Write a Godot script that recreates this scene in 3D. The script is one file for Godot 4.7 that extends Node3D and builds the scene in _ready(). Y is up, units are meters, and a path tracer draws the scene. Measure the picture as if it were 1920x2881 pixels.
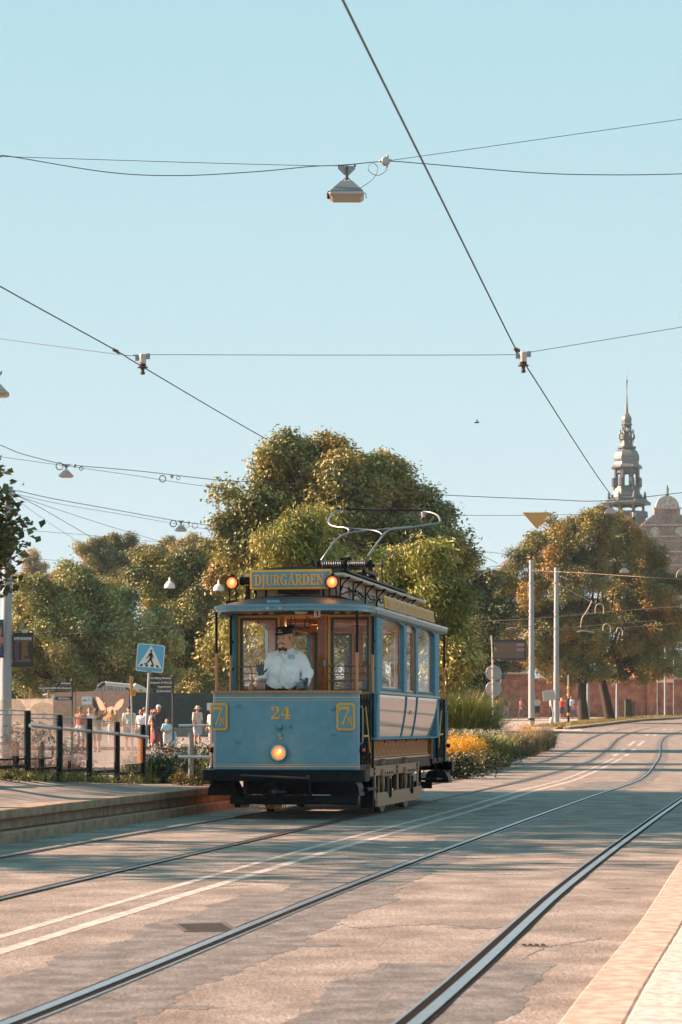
extends Node3D
# An old blue tram on a street by a park on a late summer afternoon. Metres, y up; the camera looks along -z.

const F := 6500.0          # focal length of the photograph in its own pixels
const EYE := 1.11
var used := {}
var mats := {}
var rng := RandomNumberGenerator.new()
var TT := Transform3D()    # the tram's place

# ---------------------------------------------------------------- geometry
class G:
	var v := PackedVector3Array()
	var n := PackedVector3Array()
	var uv := PackedVector2Array()
	var cl := PackedColorArray()
	var xf := Transform3D()
	var col := Color.WHITE
	var colored := false

	func t3(a: Vector3, b: Vector3, c: Vector3, na: Vector3, nb: Vector3, nc: Vector3, ua := Vector2.ZERO, ub := Vector2.ZERO, uc := Vector2.ZERO) -> void:
		a = xf * a; b = xf * b; c = xf * c
		na = (xf.basis * na).normalized(); nb = (xf.basis * nb).normalized(); nc = (xf.basis * nc).normalized()
		if (c - a).cross(b - a).dot(na + nb + nc) < 0.0:
			var q := b; b = c; c = q
			q = nb; nb = nc; nc = q
			var w := ub; ub = uc; uc = w
		v.append(a); v.append(b); v.append(c)
		n.append(na); n.append(nb); n.append(nc)
		uv.append(ua); uv.append(ub); uv.append(uc)
		cl.append(col); cl.append(col); cl.append(col)

	func tri(a: Vector3, b: Vector3, c: Vector3, nn: Vector3) -> void:
		var g := (c - a).cross(b - a)
		if g.length_squared() < 1e-18:
			return
		g = g.normalized()
		if g.dot(nn) < 0.0:
			g = -g
		t3(a, b, c, g, g, g)

	func quad(a: Vector3, b: Vector3, c: Vector3, d: Vector3, nn: Vector3) -> void:
		tri(a, b, c, nn); tri(a, c, d, nn)

	func q4(a: Vector3, b: Vector3, c: Vector3, d: Vector3, na: Vector3, nb: Vector3, nc: Vector3, nd: Vector3) -> void:
		t3(a, b, c, na, nb, nc); t3(a, c, d, na, nc, nd)

	func box(c: Vector3, s: Vector3, bev := 0.0, b := Basis()) -> void:
		var h := s * 0.5
		var e := minf(bev, minf(h.x, minf(h.y, h.z)) * 0.9)
		var k := [Vector3.RIGHT, Vector3.UP, Vector3.BACK]
		for ax in 3:
			var p: Vector3 = k[ax]; var q: Vector3 = k[(ax + 1) % 3]; var r: Vector3 = k[(ax + 2) % 3]
			var hp := h[ax]; var hq := h[(ax + 1) % 3]; var hr := h[(ax + 2) % 3]
			for sg in [-1.0, 1.0]:
				var o: Vector3 = p * hp * sg
				quad(c + b * (o + q * (hq - e) + r * (hr - e)), c + b * (o - q * (hq - e) + r * (hr - e)), c + b * (o - q * (hq - e) - r * (hr - e)), c + b * (o + q * (hq - e) - r * (hr - e)), b * p * sg)
			if e > 0.0:
				for sg in [-1.0, 1.0]:
					for sh in [-1.0, 1.0]:
						var a1: Vector3 = p * hp * sg + q * (hq - e) * sh
						var a2: Vector3 = p * (hp - e) * sg + q * hq * sh
						quad(c + b * (a1 + r * (hr - e)), c + b * (a2 + r * (hr - e)), c + b * (a2 - r * (hr - e)), c + b * (a1 - r * (hr - e)), b * (p * sg + q * sh))
		if e > 0.0:
			for sx in [-1.0, 1.0]:
				for sy in [-1.0, 1.0]:
					for sz in [-1.0, 1.0]:
						tri(c + b * Vector3(h.x * sx, (h.y - e) * sy, (h.z - e) * sz), c + b * Vector3((h.x - e) * sx, h.y * sy, (h.z - e) * sz), c + b * Vector3((h.x - e) * sx, (h.y - e) * sy, h.z * sz), b * Vector3(sx, sy, sz))

	func bar(a: Vector3, b: Vector3, w: float, h: float, bev := 0.0) -> void:   # a straight bar from a to b, w wide, h high
		var z := (b - a).normalized()
		var x := Vector3.UP.cross(z)
		x = Vector3.RIGHT if x.length() < 0.01 else x.normalized()
		box((a + b) * 0.5, Vector3(w, h, a.distance_to(b)), bev, Basis(x, z.cross(x), z))

	func tube(p: Array, r, sides := 8, caps := true) -> void:
		var m := p.size()
		var prev := []
		var pn := []
		var up := Vector3.UP
		for i in m:
			var at: Vector3 = p[i]
			var d: Vector3 = (p[mini(i + 1, m - 1)] - p[maxi(i - 1, 0)])
			d = d.normalized()
			if i == 0:
				up = Vector3.UP if absf(d.y) < 0.9 else Vector3.RIGHT
			up = (up - d * up.dot(d)).normalized()
			var sd := d.cross(up)
			var rr: float = r[i] if r is Array else r
			var ring := []
			var rn := []
			for k in sides:
				var a := TAU * k / sides
				var o := up * cos(a) + sd * sin(a)
				ring.append(at + o * rr); rn.append(o)
			if i > 0:
				for k in sides:
					var j := (k + 1) % sides
					q4(prev[k], prev[j], ring[j], ring[k], pn[k], pn[j], rn[j], rn[k])
			if caps and (i == 0 or i == m - 1):
				for k in range(1, sides - 1):
					tri(ring[0], ring[k], ring[k + 1], -d if i == 0 else d)
			prev = ring; pn = rn

	func lathe(pr: Array, segs: int, t := Transform3D(), facet := false) -> void:   # pr: [radius, y] pairs from one end to the other
		for i in pr.size() - 1:
			var r0: float = pr[i][0]; var y0: float = pr[i][1]; var r1: float = pr[i + 1][0]; var y1: float = pr[i + 1][1]
			var sl := Vector2(y1 - y0, -(r1 - r0))
			if sl.length() < 1e-7:
				continue
			sl = sl.normalized()
			for k in segs:
				var a := TAU * k / segs; var b := TAU * (k + 1) / segs
				var ca := Vector3(cos(a), 0, sin(a)); var cb := Vector3(cos(b), 0, sin(b))
				var na := t.basis * Vector3(ca.x * sl.x, sl.y, ca.z * sl.x); var nb := t.basis * Vector3(cb.x * sl.x, sl.y, cb.z * sl.x)
				if facet:
					na = (na + nb).normalized(); nb = na
				var A := t * (ca * r0 + Vector3.UP * y0); var B := t * (cb * r0 + Vector3.UP * y0)
				var C := t * (cb * r1 + Vector3.UP * y1); var D := t * (ca * r1 + Vector3.UP * y1)
				if r0 > 1e-6:
					t3(A, B, C, na, nb, nb)
				if r1 > 1e-6:
					t3(A, C, D, na, nb, na)

	func ball(c: Vector3, r: Vector3, segs := 10, rows := 6) -> void:
		for i in rows:
			for k in segs:
				var q := []
				for e in [[i, k], [i, k + 1], [i + 1, k + 1], [i + 1, k]]:
					var th: float = PI * e[0] / rows; var ph: float = TAU * e[1] / segs
					q.append(Vector3(sin(th) * cos(ph), cos(th), sin(th) * sin(ph)))
				var nn := []
				for e in q:
					nn.append((e / r).normalized())
				if i > 0:
					t3(c + q[0] * r, c + q[1] * r, c + q[2] * r, nn[0], nn[1], nn[2])
				if i < rows - 1:
					t3(c + q[0] * r, c + q[2] * r, c + q[3] * r, nn[0], nn[2], nn[3])

	func prism(poly: PackedVector2Array, z0: float, z1: float, t := Transform3D()) -> void:   # an outline in x, y with a thickness along z
		var ix := Geometry2D.triangulate_polygon(poly)
		for i in range(0, ix.size(), 3):
			for z in [z0, z1]:
				tri(t * Vector3(poly[ix[i]].x, poly[ix[i]].y, z), t * Vector3(poly[ix[i + 1]].x, poly[ix[i + 1]].y, z), t * Vector3(poly[ix[i + 2]].x, poly[ix[i + 2]].y, z), t.basis.z * (-1.0 if z == minf(z0, z1) else 1.0))
		var cw := Geometry2D.is_polygon_clockwise(poly)
		for i in poly.size():
			var a := poly[i]; var b := poly[(i + 1) % poly.size()]
			var o := Vector2(b.y - a.y, a.x - b.x) * (-1.0 if cw else 1.0)
			quad(t * Vector3(a.x, a.y, z0), t * Vector3(b.x, b.y, z0), t * Vector3(b.x, b.y, z1), t * Vector3(a.x, a.y, z1), t.basis * Vector3(o.x, o.y, 0))

	func wall(path: Array, y0: float, y1: float, off := 0.0, th := 0.0) -> void:   # an upright band along a path of (x, z), th thick inwards
		var m := path.size()
		var nn := []
		for i in m:
			var d: Vector2 = (path[mini(i + 1, m - 1)] - path[maxi(i - 1, 0)]).normalized()
			nn.append(Vector2(d.y, -d.x))
		for i in m - 1:
			var a: Vector2 = path[i] + nn[i] * off; var b: Vector2 = path[i + 1] + nn[i + 1] * off
			var A := Vector3(nn[i].x, 0, nn[i].y); var B := Vector3(nn[i + 1].x, 0, nn[i + 1].y)
			var a0 := Vector3(a.x, y0, a.y); var b0 := Vector3(b.x, y0, b.y)
			var u := Vector3.UP * (y1 - y0)
			q4(a0, b0, b0 + u, a0 + u, A, B, B, A)
			if th > 0.0:
				var c0 := a0 - A * th; var d0 := b0 - B * th
				q4(c0, d0, d0 + u, c0 + u, -A, -B, -B, -A)
				quad(a0 + u, b0 + u, d0 + u, c0 + u, Vector3.UP)
				quad(a0, b0, d0, c0, Vector3.DOWN)
				if i == 0:
					quad(a0, c0, c0 + u, a0 + u, a0 - b0)
				if i == m - 2:
					quad(b0, d0, d0 + u, b0 + u, b0 - a0)

	func mesh() -> ArrayMesh:
		var a := []
		a.resize(Mesh.ARRAY_MAX)
		a[Mesh.ARRAY_VERTEX] = v; a[Mesh.ARRAY_NORMAL] = n; a[Mesh.ARRAY_TEX_UV] = uv
		if colored:
			a[Mesh.ARRAY_COLOR] = cl
		var m := ArrayMesh.new()
		m.add_surface_from_arrays(Mesh.PRIMITIVE_TRIANGLES, a)
		return m

# ---------------------------------------------------------------- nodes
func nm(parent: Node, called: String) -> String:
	var key := str(parent.get_instance_id()) + called
	var k: int = used.get(key, 0)
	used[key] = k + 1
	return called if k == 0 else "%s_%03d" % [called, k]

func thing(called: String, label: String, category: String, at := Vector3.ZERO, turn := 0.0, group := "") -> Node3D:
	var o := Node3D.new()
	o.name = nm(self, called); add_child(o)
	o.position = at; o.rotation.y = turn
	return tag(o, label, category, group)

func tag(o: Node3D, label: String, category: String, group := "") -> Node3D:
	o.set_meta("label", label); o.set_meta("category", category)
	if group:
		o.set_meta("group", group)
	return o

func part(called: String, g, m: Material, parent: Node3D, label := "") -> MeshInstance3D:
	var o := MeshInstance3D.new()
	o.name = nm(parent, called)
	o.mesh = g if g is Mesh else g.mesh()
	o.material_override = m
	parent.add_child(o)
	if label:
		o.set_meta("label", label)
	return o

func solo(called: String, g, m: Material, label: String, category: String, group := "", at := Vector3.ZERO) -> MeshInstance3D:
	var o := part(called, g, m, self)
	o.position = at
	tag(o, label, category, group)
	return o

func struct(called: String, g, m: Material) -> MeshInstance3D:
	var o := part(called, g, m, self)
	o.set_meta("kind", "structure")
	return o

func many(called: String, mesh: Mesh, m: Material, parent: Node3D, xs: Array, cs: Array, stuff := true) -> MultiMeshInstance3D:
	var mm := MultiMesh.new()
	mm.transform_format = MultiMesh.TRANSFORM_3D
	mm.use_colors = true
	mm.mesh = mesh
	mm.instance_count = xs.size()
	for i in xs.size():
		mm.set_instance_transform(i, xs[i]); mm.set_instance_color(i, cs[i])
	var o := MultiMeshInstance3D.new()
	o.name = nm(parent, called)
	o.multimesh = mm
	o.material_override = m
	parent.add_child(o)
	if stuff:
		o.set_meta("kind", "stuff")
	return o

func dup(o: Node3D, at: Vector3, label := "", turn := INF) -> Node3D:
	var r: Node3D = o.duplicate()
	r.name = nm(self, String(o.name).rstrip("_0123456789"))
	add_child(r)
	r.position = at
	if label:
		r.set_meta("label", label)
	if turn != INF:
		r.rotation.y = turn
	return r

# ---------------------------------------------------------------- materials
func lin(r: float, g: float, b: float, a := 1.0) -> Color:
	var c := Color(r, g, b).linear_to_srgb()
	c.a = a
	return c

func M(r: float, g: float, b: float, rough := 0.6, metal := 0.0) -> StandardMaterial3D:
	var key := "%f %f %f %f %f" % [r, g, b, rough, metal]
	if not mats.has(key):
		var m := StandardMaterial3D.new()
		m.albedo_color = lin(r, g, b); m.roughness = rough; m.metallic = metal
		mats[key] = m
	return mats[key]

func noise_tex(freq: float, lo: Color, hi: Color, kind := FastNoiseLite.TYPE_SIMPLEX_SMOOTH, oct := 4, size := 512, sd := 1, mid := 0.5) -> NoiseTexture2D:
	var f := FastNoiseLite.new()
	f.noise_type = kind; f.frequency = freq; f.fractal_octaves = oct; f.seed = sd
	if kind == FastNoiseLite.TYPE_CELLULAR:
		f.cellular_return_type = FastNoiseLite.RETURN_CELL_VALUE
		f.fractal_type = FastNoiseLite.FRACTAL_NONE
	var t := NoiseTexture2D.new()
	t.width = size; t.height = size; t.seamless = true; t.noise = f
	var g := Gradient.new()
	g.offsets = PackedFloat32Array([0.0, mid, 1.0])
	g.colors = PackedColorArray([lo, lo.lerp(hi, 0.5), hi])
	t.color_ramp = g
	return t

func textured(base: StandardMaterial3D, tex: Texture2D, per_m: float, world := true, bump: Texture2D = null, depth := 1.0) -> StandardMaterial3D:
	var m: StandardMaterial3D = base.duplicate()
	m.albedo_texture = tex
	m.uv1_triplanar = true; m.uv1_world_triplanar = world
	m.uv1_scale = Vector3.ONE * per_m
	if bump:
		m.heightmap_enabled = true; m.heightmap_texture = bump; m.heightmap_scale = depth
	return m

func with_detail(m: StandardMaterial3D, tex: Texture2D, per_m: float, world := true) -> StandardMaterial3D:
	m.detail_enabled = true; m.detail_albedo = tex; m.detail_blend_mode = BaseMaterial3D.BLEND_MODE_MUL
	m.detail_uv_layer = BaseMaterial3D.DETAIL_UV_2
	m.uv2_triplanar = true; m.uv2_world_triplanar = world; m.uv2_scale = Vector3.ONE * per_m
	return m

func glow(r: float, g: float, b: float, e: float) -> StandardMaterial3D:
	var m := StandardMaterial3D.new()
	m.albedo_color = lin(r * 0.5, g * 0.5, b * 0.5)
	m.emission_enabled = true; m.emission = lin(r, g, b); m.emission_energy_multiplier = e
	return m

func pane(a: float, r := 1.0, g := 1.0, b := 1.0, rough := 0.02) -> StandardMaterial3D:
	var m := StandardMaterial3D.new()
	m.transparency = BaseMaterial3D.TRANSPARENCY_ALPHA
	m.albedo_color = lin(r, g, b, a); m.roughness = rough
	return m

func text(s: String, size: float, m: Material, parent: Node3D, t: Transform3D, called := "lettering", serif := true, narrow := 1.0, bold := true) -> MeshInstance3D:
	var f := SystemFont.new()
	f.font_names = PackedStringArray(["Droid Serif" if serif else "Droid Sans"])
	f.font_weight = 700 if bold else 400
	var tm := TextMesh.new()
	tm.font = f; tm.text = s; tm.font_size = 64; tm.pixel_size = size / 64.0 / 0.72; tm.depth = 0.004
	tm.curve_step = 1.0
	var o := part(called, tm, m, parent)
	o.transform = t.scaled_local(Vector3(narrow, 1, 1))
	return o

# ---------------------------------------------------------------- places
func gh(z: float) -> float:    # height of the ground, z metres in front of the camera
	if z < 65.0:
		return 0.0
	if z < 117.0:
		return 0.0001846 * (z - 65.0) * (z - 65.0)
	return 0.5 + 0.0192 * (minf(z, 260.0) - 117.0)

func at(px: float, py: float, z: float) -> Vector3:
	return Vector3((px - 960.0) * z / F, EYE - (py - 2045.0) * z / F, -z)

func on_ground(px: float, z: float) -> Vector3:
	return Vector3((px - 960.0) * z / F, gh(z), -z)

func curve(p: Array, z: float) -> float:   # a smooth line x(z) through control points [z, x]
	var i := 0
	while i < p.size() - 2 and z > p[i + 1][0]:
		i += 1
	var a = p[maxi(i - 1, 0)]; var b = p[i]; var c = p[i + 1]; var d = p[mini(i + 2, p.size() - 1)]
	var t: float = (z - b[0]) / (c[0] - b[0])
	if t < 0.0 or t > 1.0:
		return lerpf(b[1], c[1], t)
	var m0: float = (c[1] - a[1]) / maxf(c[0] - a[0], 0.01) * (c[0] - b[0])
	var m1: float = (d[1] - b[1]) / maxf(d[0] - b[0], 0.01) * (c[0] - b[0])
	return b[1] * (2 * t * t * t - 3 * t * t + 1) + m0 * (t * t * t - 2 * t * t + t) + c[1] * (-2 * t * t * t + 3 * t * t) + m1 * (t * t * t - t * t)

const LC := [[-20, -8.6], [0, -5.35], [7.8, -4.1], [15, -2.93], [19.5, -2.16], [27.4, -0.74], [32.8, 0.24], [48, 3.1], [71.5, 6.9], [97.5, 10.6], [123.5, 14.4], [150, 20], [180, 30], [230, 58]]
const RC := [[-20, -6.4], [0, -2.15], [8.6, -0.49], [15.9, 0.78], [25.6, 2.6], [35.75, 4.55], [49, 7.1], [71.5, 10.5], [83, 12.2], [114, 16.6], [127, 18.9], [150, 24], [180, 34], [230, 62]]
const MD := [[-20, -9.4], [0, -3.75], [11.4, -1.68], [16.6, -0.8], [21.2, 0.0], [31, 1.81], [40, 3.35], [49, 5.0], [83, 10.2], [122, 16.4], [150, 22.5], [180, 32.5], [230, 60]]
const LEFT_EDGE := [[-20, -10.2], [0, -6.9], [21.9, -3.3], [31.2, -1.63], [52, 2.2], [61, 3.6], [78.6, 6.0], [97, 8.3], [140, 13.8], [154, 17.6], [171, 22.2], [181, 26.6], [200, 38], [230, 66]]
const KERB := [[-20, -4.6], [0, -0.75], [8.63, 0.88], [12.27, 1.6], [18.1, 2.68], [30, 5.0], [45, 8.2], [70, 13.5], [100, 20], [130, 28], [160, 40], [230, 90]]

func zs(a: float, b: float) -> Array:   # steps that grow with the distance
	var r := []
	var z := a
	while z < b:
		r.append(z)
		z += 0.5 if z < 20.0 else (1.0 if z < 60.0 else 2.0)
	r.append(b)
	return r

func ribbon(g: G, p: Array, o0: float, o1: float, a: float, b: float, lift: float, wob := 0.0, sd := 0) -> void:
	# a strip along a line x(z), from o0 to o1 metres beside it
	var nz := FastNoiseLite.new()
	nz.seed = sd; nz.frequency = 0.7
	var last := []
	var steps := zs(a, b)
	if wob > 0.05 and b < 50.0:
		steps = []
		for i in int((b - a) / 0.08) + 1:
			steps.append(a + i * 0.08)
	for z in steps:
		var x := curve(p, z)
		var w0 := nz.get_noise_2d(z, 3.0) * wob + nz.get_noise_2d(z * 9.0, 3.0) * wob * 0.28; var w1 := nz.get_noise_2d(z, 90.0) * wob + nz.get_noise_2d(z * 9.0, 90.0) * wob * 0.28
		var q := [Vector3(x + o0 + w0, gh(z) + lift, -z), Vector3(x + o1 + w1, gh(z) + lift, -z)]
		if last:
			g.q4(last[0], last[1], q[1], q[0], Vector3.UP, Vector3.UP, Vector3.UP, Vector3.UP)
		last = q

# ---------------------------------------------------------------- the scene
func _ready() -> void:
	rng.seed = 7
	var cam := Camera3D.new()
	cam.name = "camera"
	cam.near = 0.5; cam.far = 3000.0
	var ca := CameraAttributesPhysical.new()
	ca.frustum_focal_length = 85.0; ca.frustum_focus_distance = 30.0; ca.frustum_near = 0.5; ca.frustum_far = 3000.0; ca.exposure_aperture = 9.0
	cam.attributes = ca
	cam.projection = Camera3D.PROJECTION_FRUSTUM
	cam.size = 2881.0 / F * cam.near
	cam.frustum_offset = Vector2(0, (2045.0 - 1440.5) / F * cam.near)
	cam.position = Vector3(0, EYE, 0)
	add_child(cam)
	cam.current = true
	var env := Environment.new()
	env.background_mode = Environment.BG_SKY
	var sm := ProceduralSkyMaterial.new()
	sm.sky_top_color = lin(0.175, 0.388, 0.455); sm.sky_horizon_color = lin(0.445, 0.515, 0.54); sm.sky_curve = 0.22
	sm.ground_horizon_color = lin(0.35, 0.33, 0.3); sm.ground_bottom_color = lin(0.2, 0.18, 0.15)
	sm.sun_angle_max = 1.0
	sm.energy_multiplier = 0.40
	var sky := Sky.new()
	sky.sky_material = sm
	env.sky = sky
	env.tonemap_mode = Environment.TONE_MAPPER_LINEAR
	env.tonemap_exposure = 4.2
	env.sdfgi_enabled = true; env.ssao_enabled = true; env.ssil_enabled = true
	env.fog_enabled = true; env.fog_density = 0.00015; env.fog_light_color = Color(0.80, 0.88, 0.92)
	var we := WorldEnvironment.new()
	we.name = "environment"
	we.environment = env
	add_child(we)
	var sun := DirectionalLight3D.new()
	sun.name = "sun"
	sun.light_color = Color(1.0, 0.81, 0.70); sun.light_energy = 1.6; sun.light_angular_distance = 0.5; sun.shadow_enabled = true
	var el := deg_to_rad(27.0); var az := deg_to_rad(13.0)
	sun.basis = Basis.looking_at(Vector3(cos(el) * cos(az), -sin(el), cos(el) * sin(az)))
	add_child(sun)
	TT = Transform3D(Basis(Vector3.UP, -asin(0.1888)), Vector3(-0.17 + 0.03 * 0.982, 0, -(30.5 - 0.03 * 0.1888)))
	surfaces()
	build_ground()
	build_tracks()
	build_platform()
	build_right_kerb()
	build_far_setting()
	build_museum()
	build_trees()
	build_tram()
	build_driver()
	build_fence()
	build_left_side()
	build_right_side()
	build_wires()
	build_plants()
	build_people()

var m_asphalt: StandardMaterial3D
var m_seal: StandardMaterial3D
var m_pave: StandardMaterial3D
var m_conc: StandardMaterial3D
var m_granite: StandardMaterial3D
var m_white: StandardMaterial3D
var m_line: StandardMaterial3D
var m_steel: StandardMaterial3D
var m_blue: StandardMaterial3D
var m_gold: StandardMaterial3D
var m_side: StandardMaterial3D
var m_wood: StandardMaterial3D
var m_black: StandardMaterial3D
var m_brown: StandardMaterial3D
var m_truck: StandardMaterial3D
var m_cream: StandardMaterial3D
var m_roof: StandardMaterial3D
var m_brass: StandardMaterial3D
var m_pole: StandardMaterial3D
var m_wire: StandardMaterial3D
var m_bark: StandardMaterial3D
var m_leaf: StandardMaterial3D
var m_skin: StandardMaterial3D
var m_glass: StandardMaterial3D
var m_soil: StandardMaterial3D
var t_fine: Texture2D
var t_blotch: Texture2D
var t_dirt: Texture2D
var t_soft: Texture2D

func surfaces() -> void:
	var grain := noise_tex(0.10, Color(0.68, 0.67, 0.66), Color(1, 1, 1), FastNoiseLite.TYPE_CELLULAR, 1, 1024, 3)
	var grain_b := noise_tex(0.10, Color.BLACK, Color.WHITE, FastNoiseLite.TYPE_CELLULAR, 1, 1024, 3)
	t_fine = noise_tex(0.12, Color(0.72, 0.72, 0.72), Color(1, 1, 1), FastNoiseLite.TYPE_SIMPLEX_SMOOTH, 4, 512, 4)
	t_blotch = noise_tex(0.012, Color(0.62, 0.60, 0.58), Color(1, 1, 1), FastNoiseLite.TYPE_SIMPLEX_SMOOTH, 6, 1024, 5)
	t_dirt = noise_tex(0.02, Color(0.7, 0.66, 0.62), Color(1, 1, 1), FastNoiseLite.TYPE_SIMPLEX_SMOOTH, 5, 512, 6)
	t_soft = noise_tex(0.02, Color(0.9, 0.9, 0.9), Color(1, 1, 1), FastNoiseLite.TYPE_SIMPLEX_SMOOTH, 4, 512, 9)
	m_asphalt = with_detail(textured(M(0.41, 0.375, 0.335, 0.85), grain, 0.9, true, grain_b, 0.35), t_blotch, 0.11)
	m_seal = with_detail(textured(M(0.275, 0.26, 0.245, 0.65), grain, 0.9, true, grain_b, 0.12), t_blotch, 0.3)
	m_pave = with_detail(textured(M(0.42, 0.37, 0.33, 0.85), t_fine, 1.1, true, t_fine, 0.4), t_blotch, 0.15)
	m_conc = with_detail(textured(M(0.52, 0.375, 0.265, 0.85), t_fine, 1.3, true, t_fine, 0.6), t_dirt, 0.5)
	m_granite = with_detail(textured(M(0.80, 0.68, 0.59, 0.8), t_fine, 3.0, true, grain_b, 0.5), t_dirt, 0.8)
	m_white = textured(M(0.58, 0.54, 0.52, 0.8), t_dirt, 1.7, true, t_fine, 0.3)
	m_line = with_detail(textured(M(0.60, 0.555, 0.535, 0.7), t_dirt, 0.7, true), t_soft, 0.6)
	m_steel = textured(M(0.46, 0.49, 0.52, 0.3, 0.9), t_soft, 0.6)
	m_blue = textured(M(0.085, 0.268, 0.36, 0.28), t_soft, 0.6, false)
	m_blue.clearcoat_enabled = true; m_blue.clearcoat = 0.3; m_blue.clearcoat_roughness = 0.06
	m_side = m_blue.duplicate()
	m_side.clearcoat_enabled = false; m_side.metallic_specular = 0.18; m_side.roughness = 0.45
	m_gold = textured(M(0.85, 0.39, 0.02, 0.4), t_soft, 2.5, false)
	var wt := noise_tex(0.02, Color(0.55, 0.5, 0.45), Color(1, 1, 1), FastNoiseLite.TYPE_SIMPLEX_SMOOTH, 5, 512, 11)
	m_wood = textured(M(0.66, 0.25, 0.05, 0.35), wt, 1.0, false)
	m_wood.uv1_scale = Vector3(9.0, 0.6, 9.0)
	m_wood.clearcoat_enabled = true; m_wood.clearcoat = 0.5; m_wood.clearcoat_roughness = 0.15
	m_black = textured(M(0.012, 0.016, 0.02, 0.42), t_dirt, 1.2, false)
	m_black.metallic_specular = 0.22
	m_brown = textured(M(0.80, 0.32, 0.15, 0.75), wt, 1.0, false)
	m_brown.uv1_scale = Vector3(3.0, 0.8, 3.0)
	m_brown.metallic_specular = 0.2
	m_truck = textured(M(0.55, 0.31, 0.21, 0.8), t_soft, 1.5, false)
	m_cream = textured(M(0.62, 0.52, 0.42, 0.5), t_dirt, 0.8, false)
	m_roof = textured(M(0.04, 0.047, 0.052, 0.6), t_dirt, 0.9, false)
	m_brass = M(0.40, 0.205, 0.09, 0.35, 0.7)
	m_pole = textured(M(0.29, 0.33, 0.36, 0.5, 0.3), t_soft, 0.7, false)
	m_wire = M(0.03, 0.032, 0.036, 0.5)
	m_bark = textured(M(0.055, 0.043, 0.032, 0.9), wt, 1.0, true, wt, 4.0)
	m_leaf = StandardMaterial3D.new()
	m_leaf.vertex_color_use_as_albedo = true; m_leaf.roughness = 0.58; m_leaf.cull_mode = BaseMaterial3D.CULL_DISABLED
	m_leaf.backlight_enabled = true; m_leaf.backlight = Color(0.48, 0.48, 0.48)
	m_skin = StandardMaterial3D.new()
	m_skin.vertex_color_use_as_albedo = true; m_skin.roughness = 0.7
	m_truck.metallic_specular = 0.2
	m_glass = pane(0.03)
	m_glass.metallic_specular = 0.38
	m_soil = textured(M(0.10, 0.075, 0.05, 0.95), t_fine, 2.0)

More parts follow.
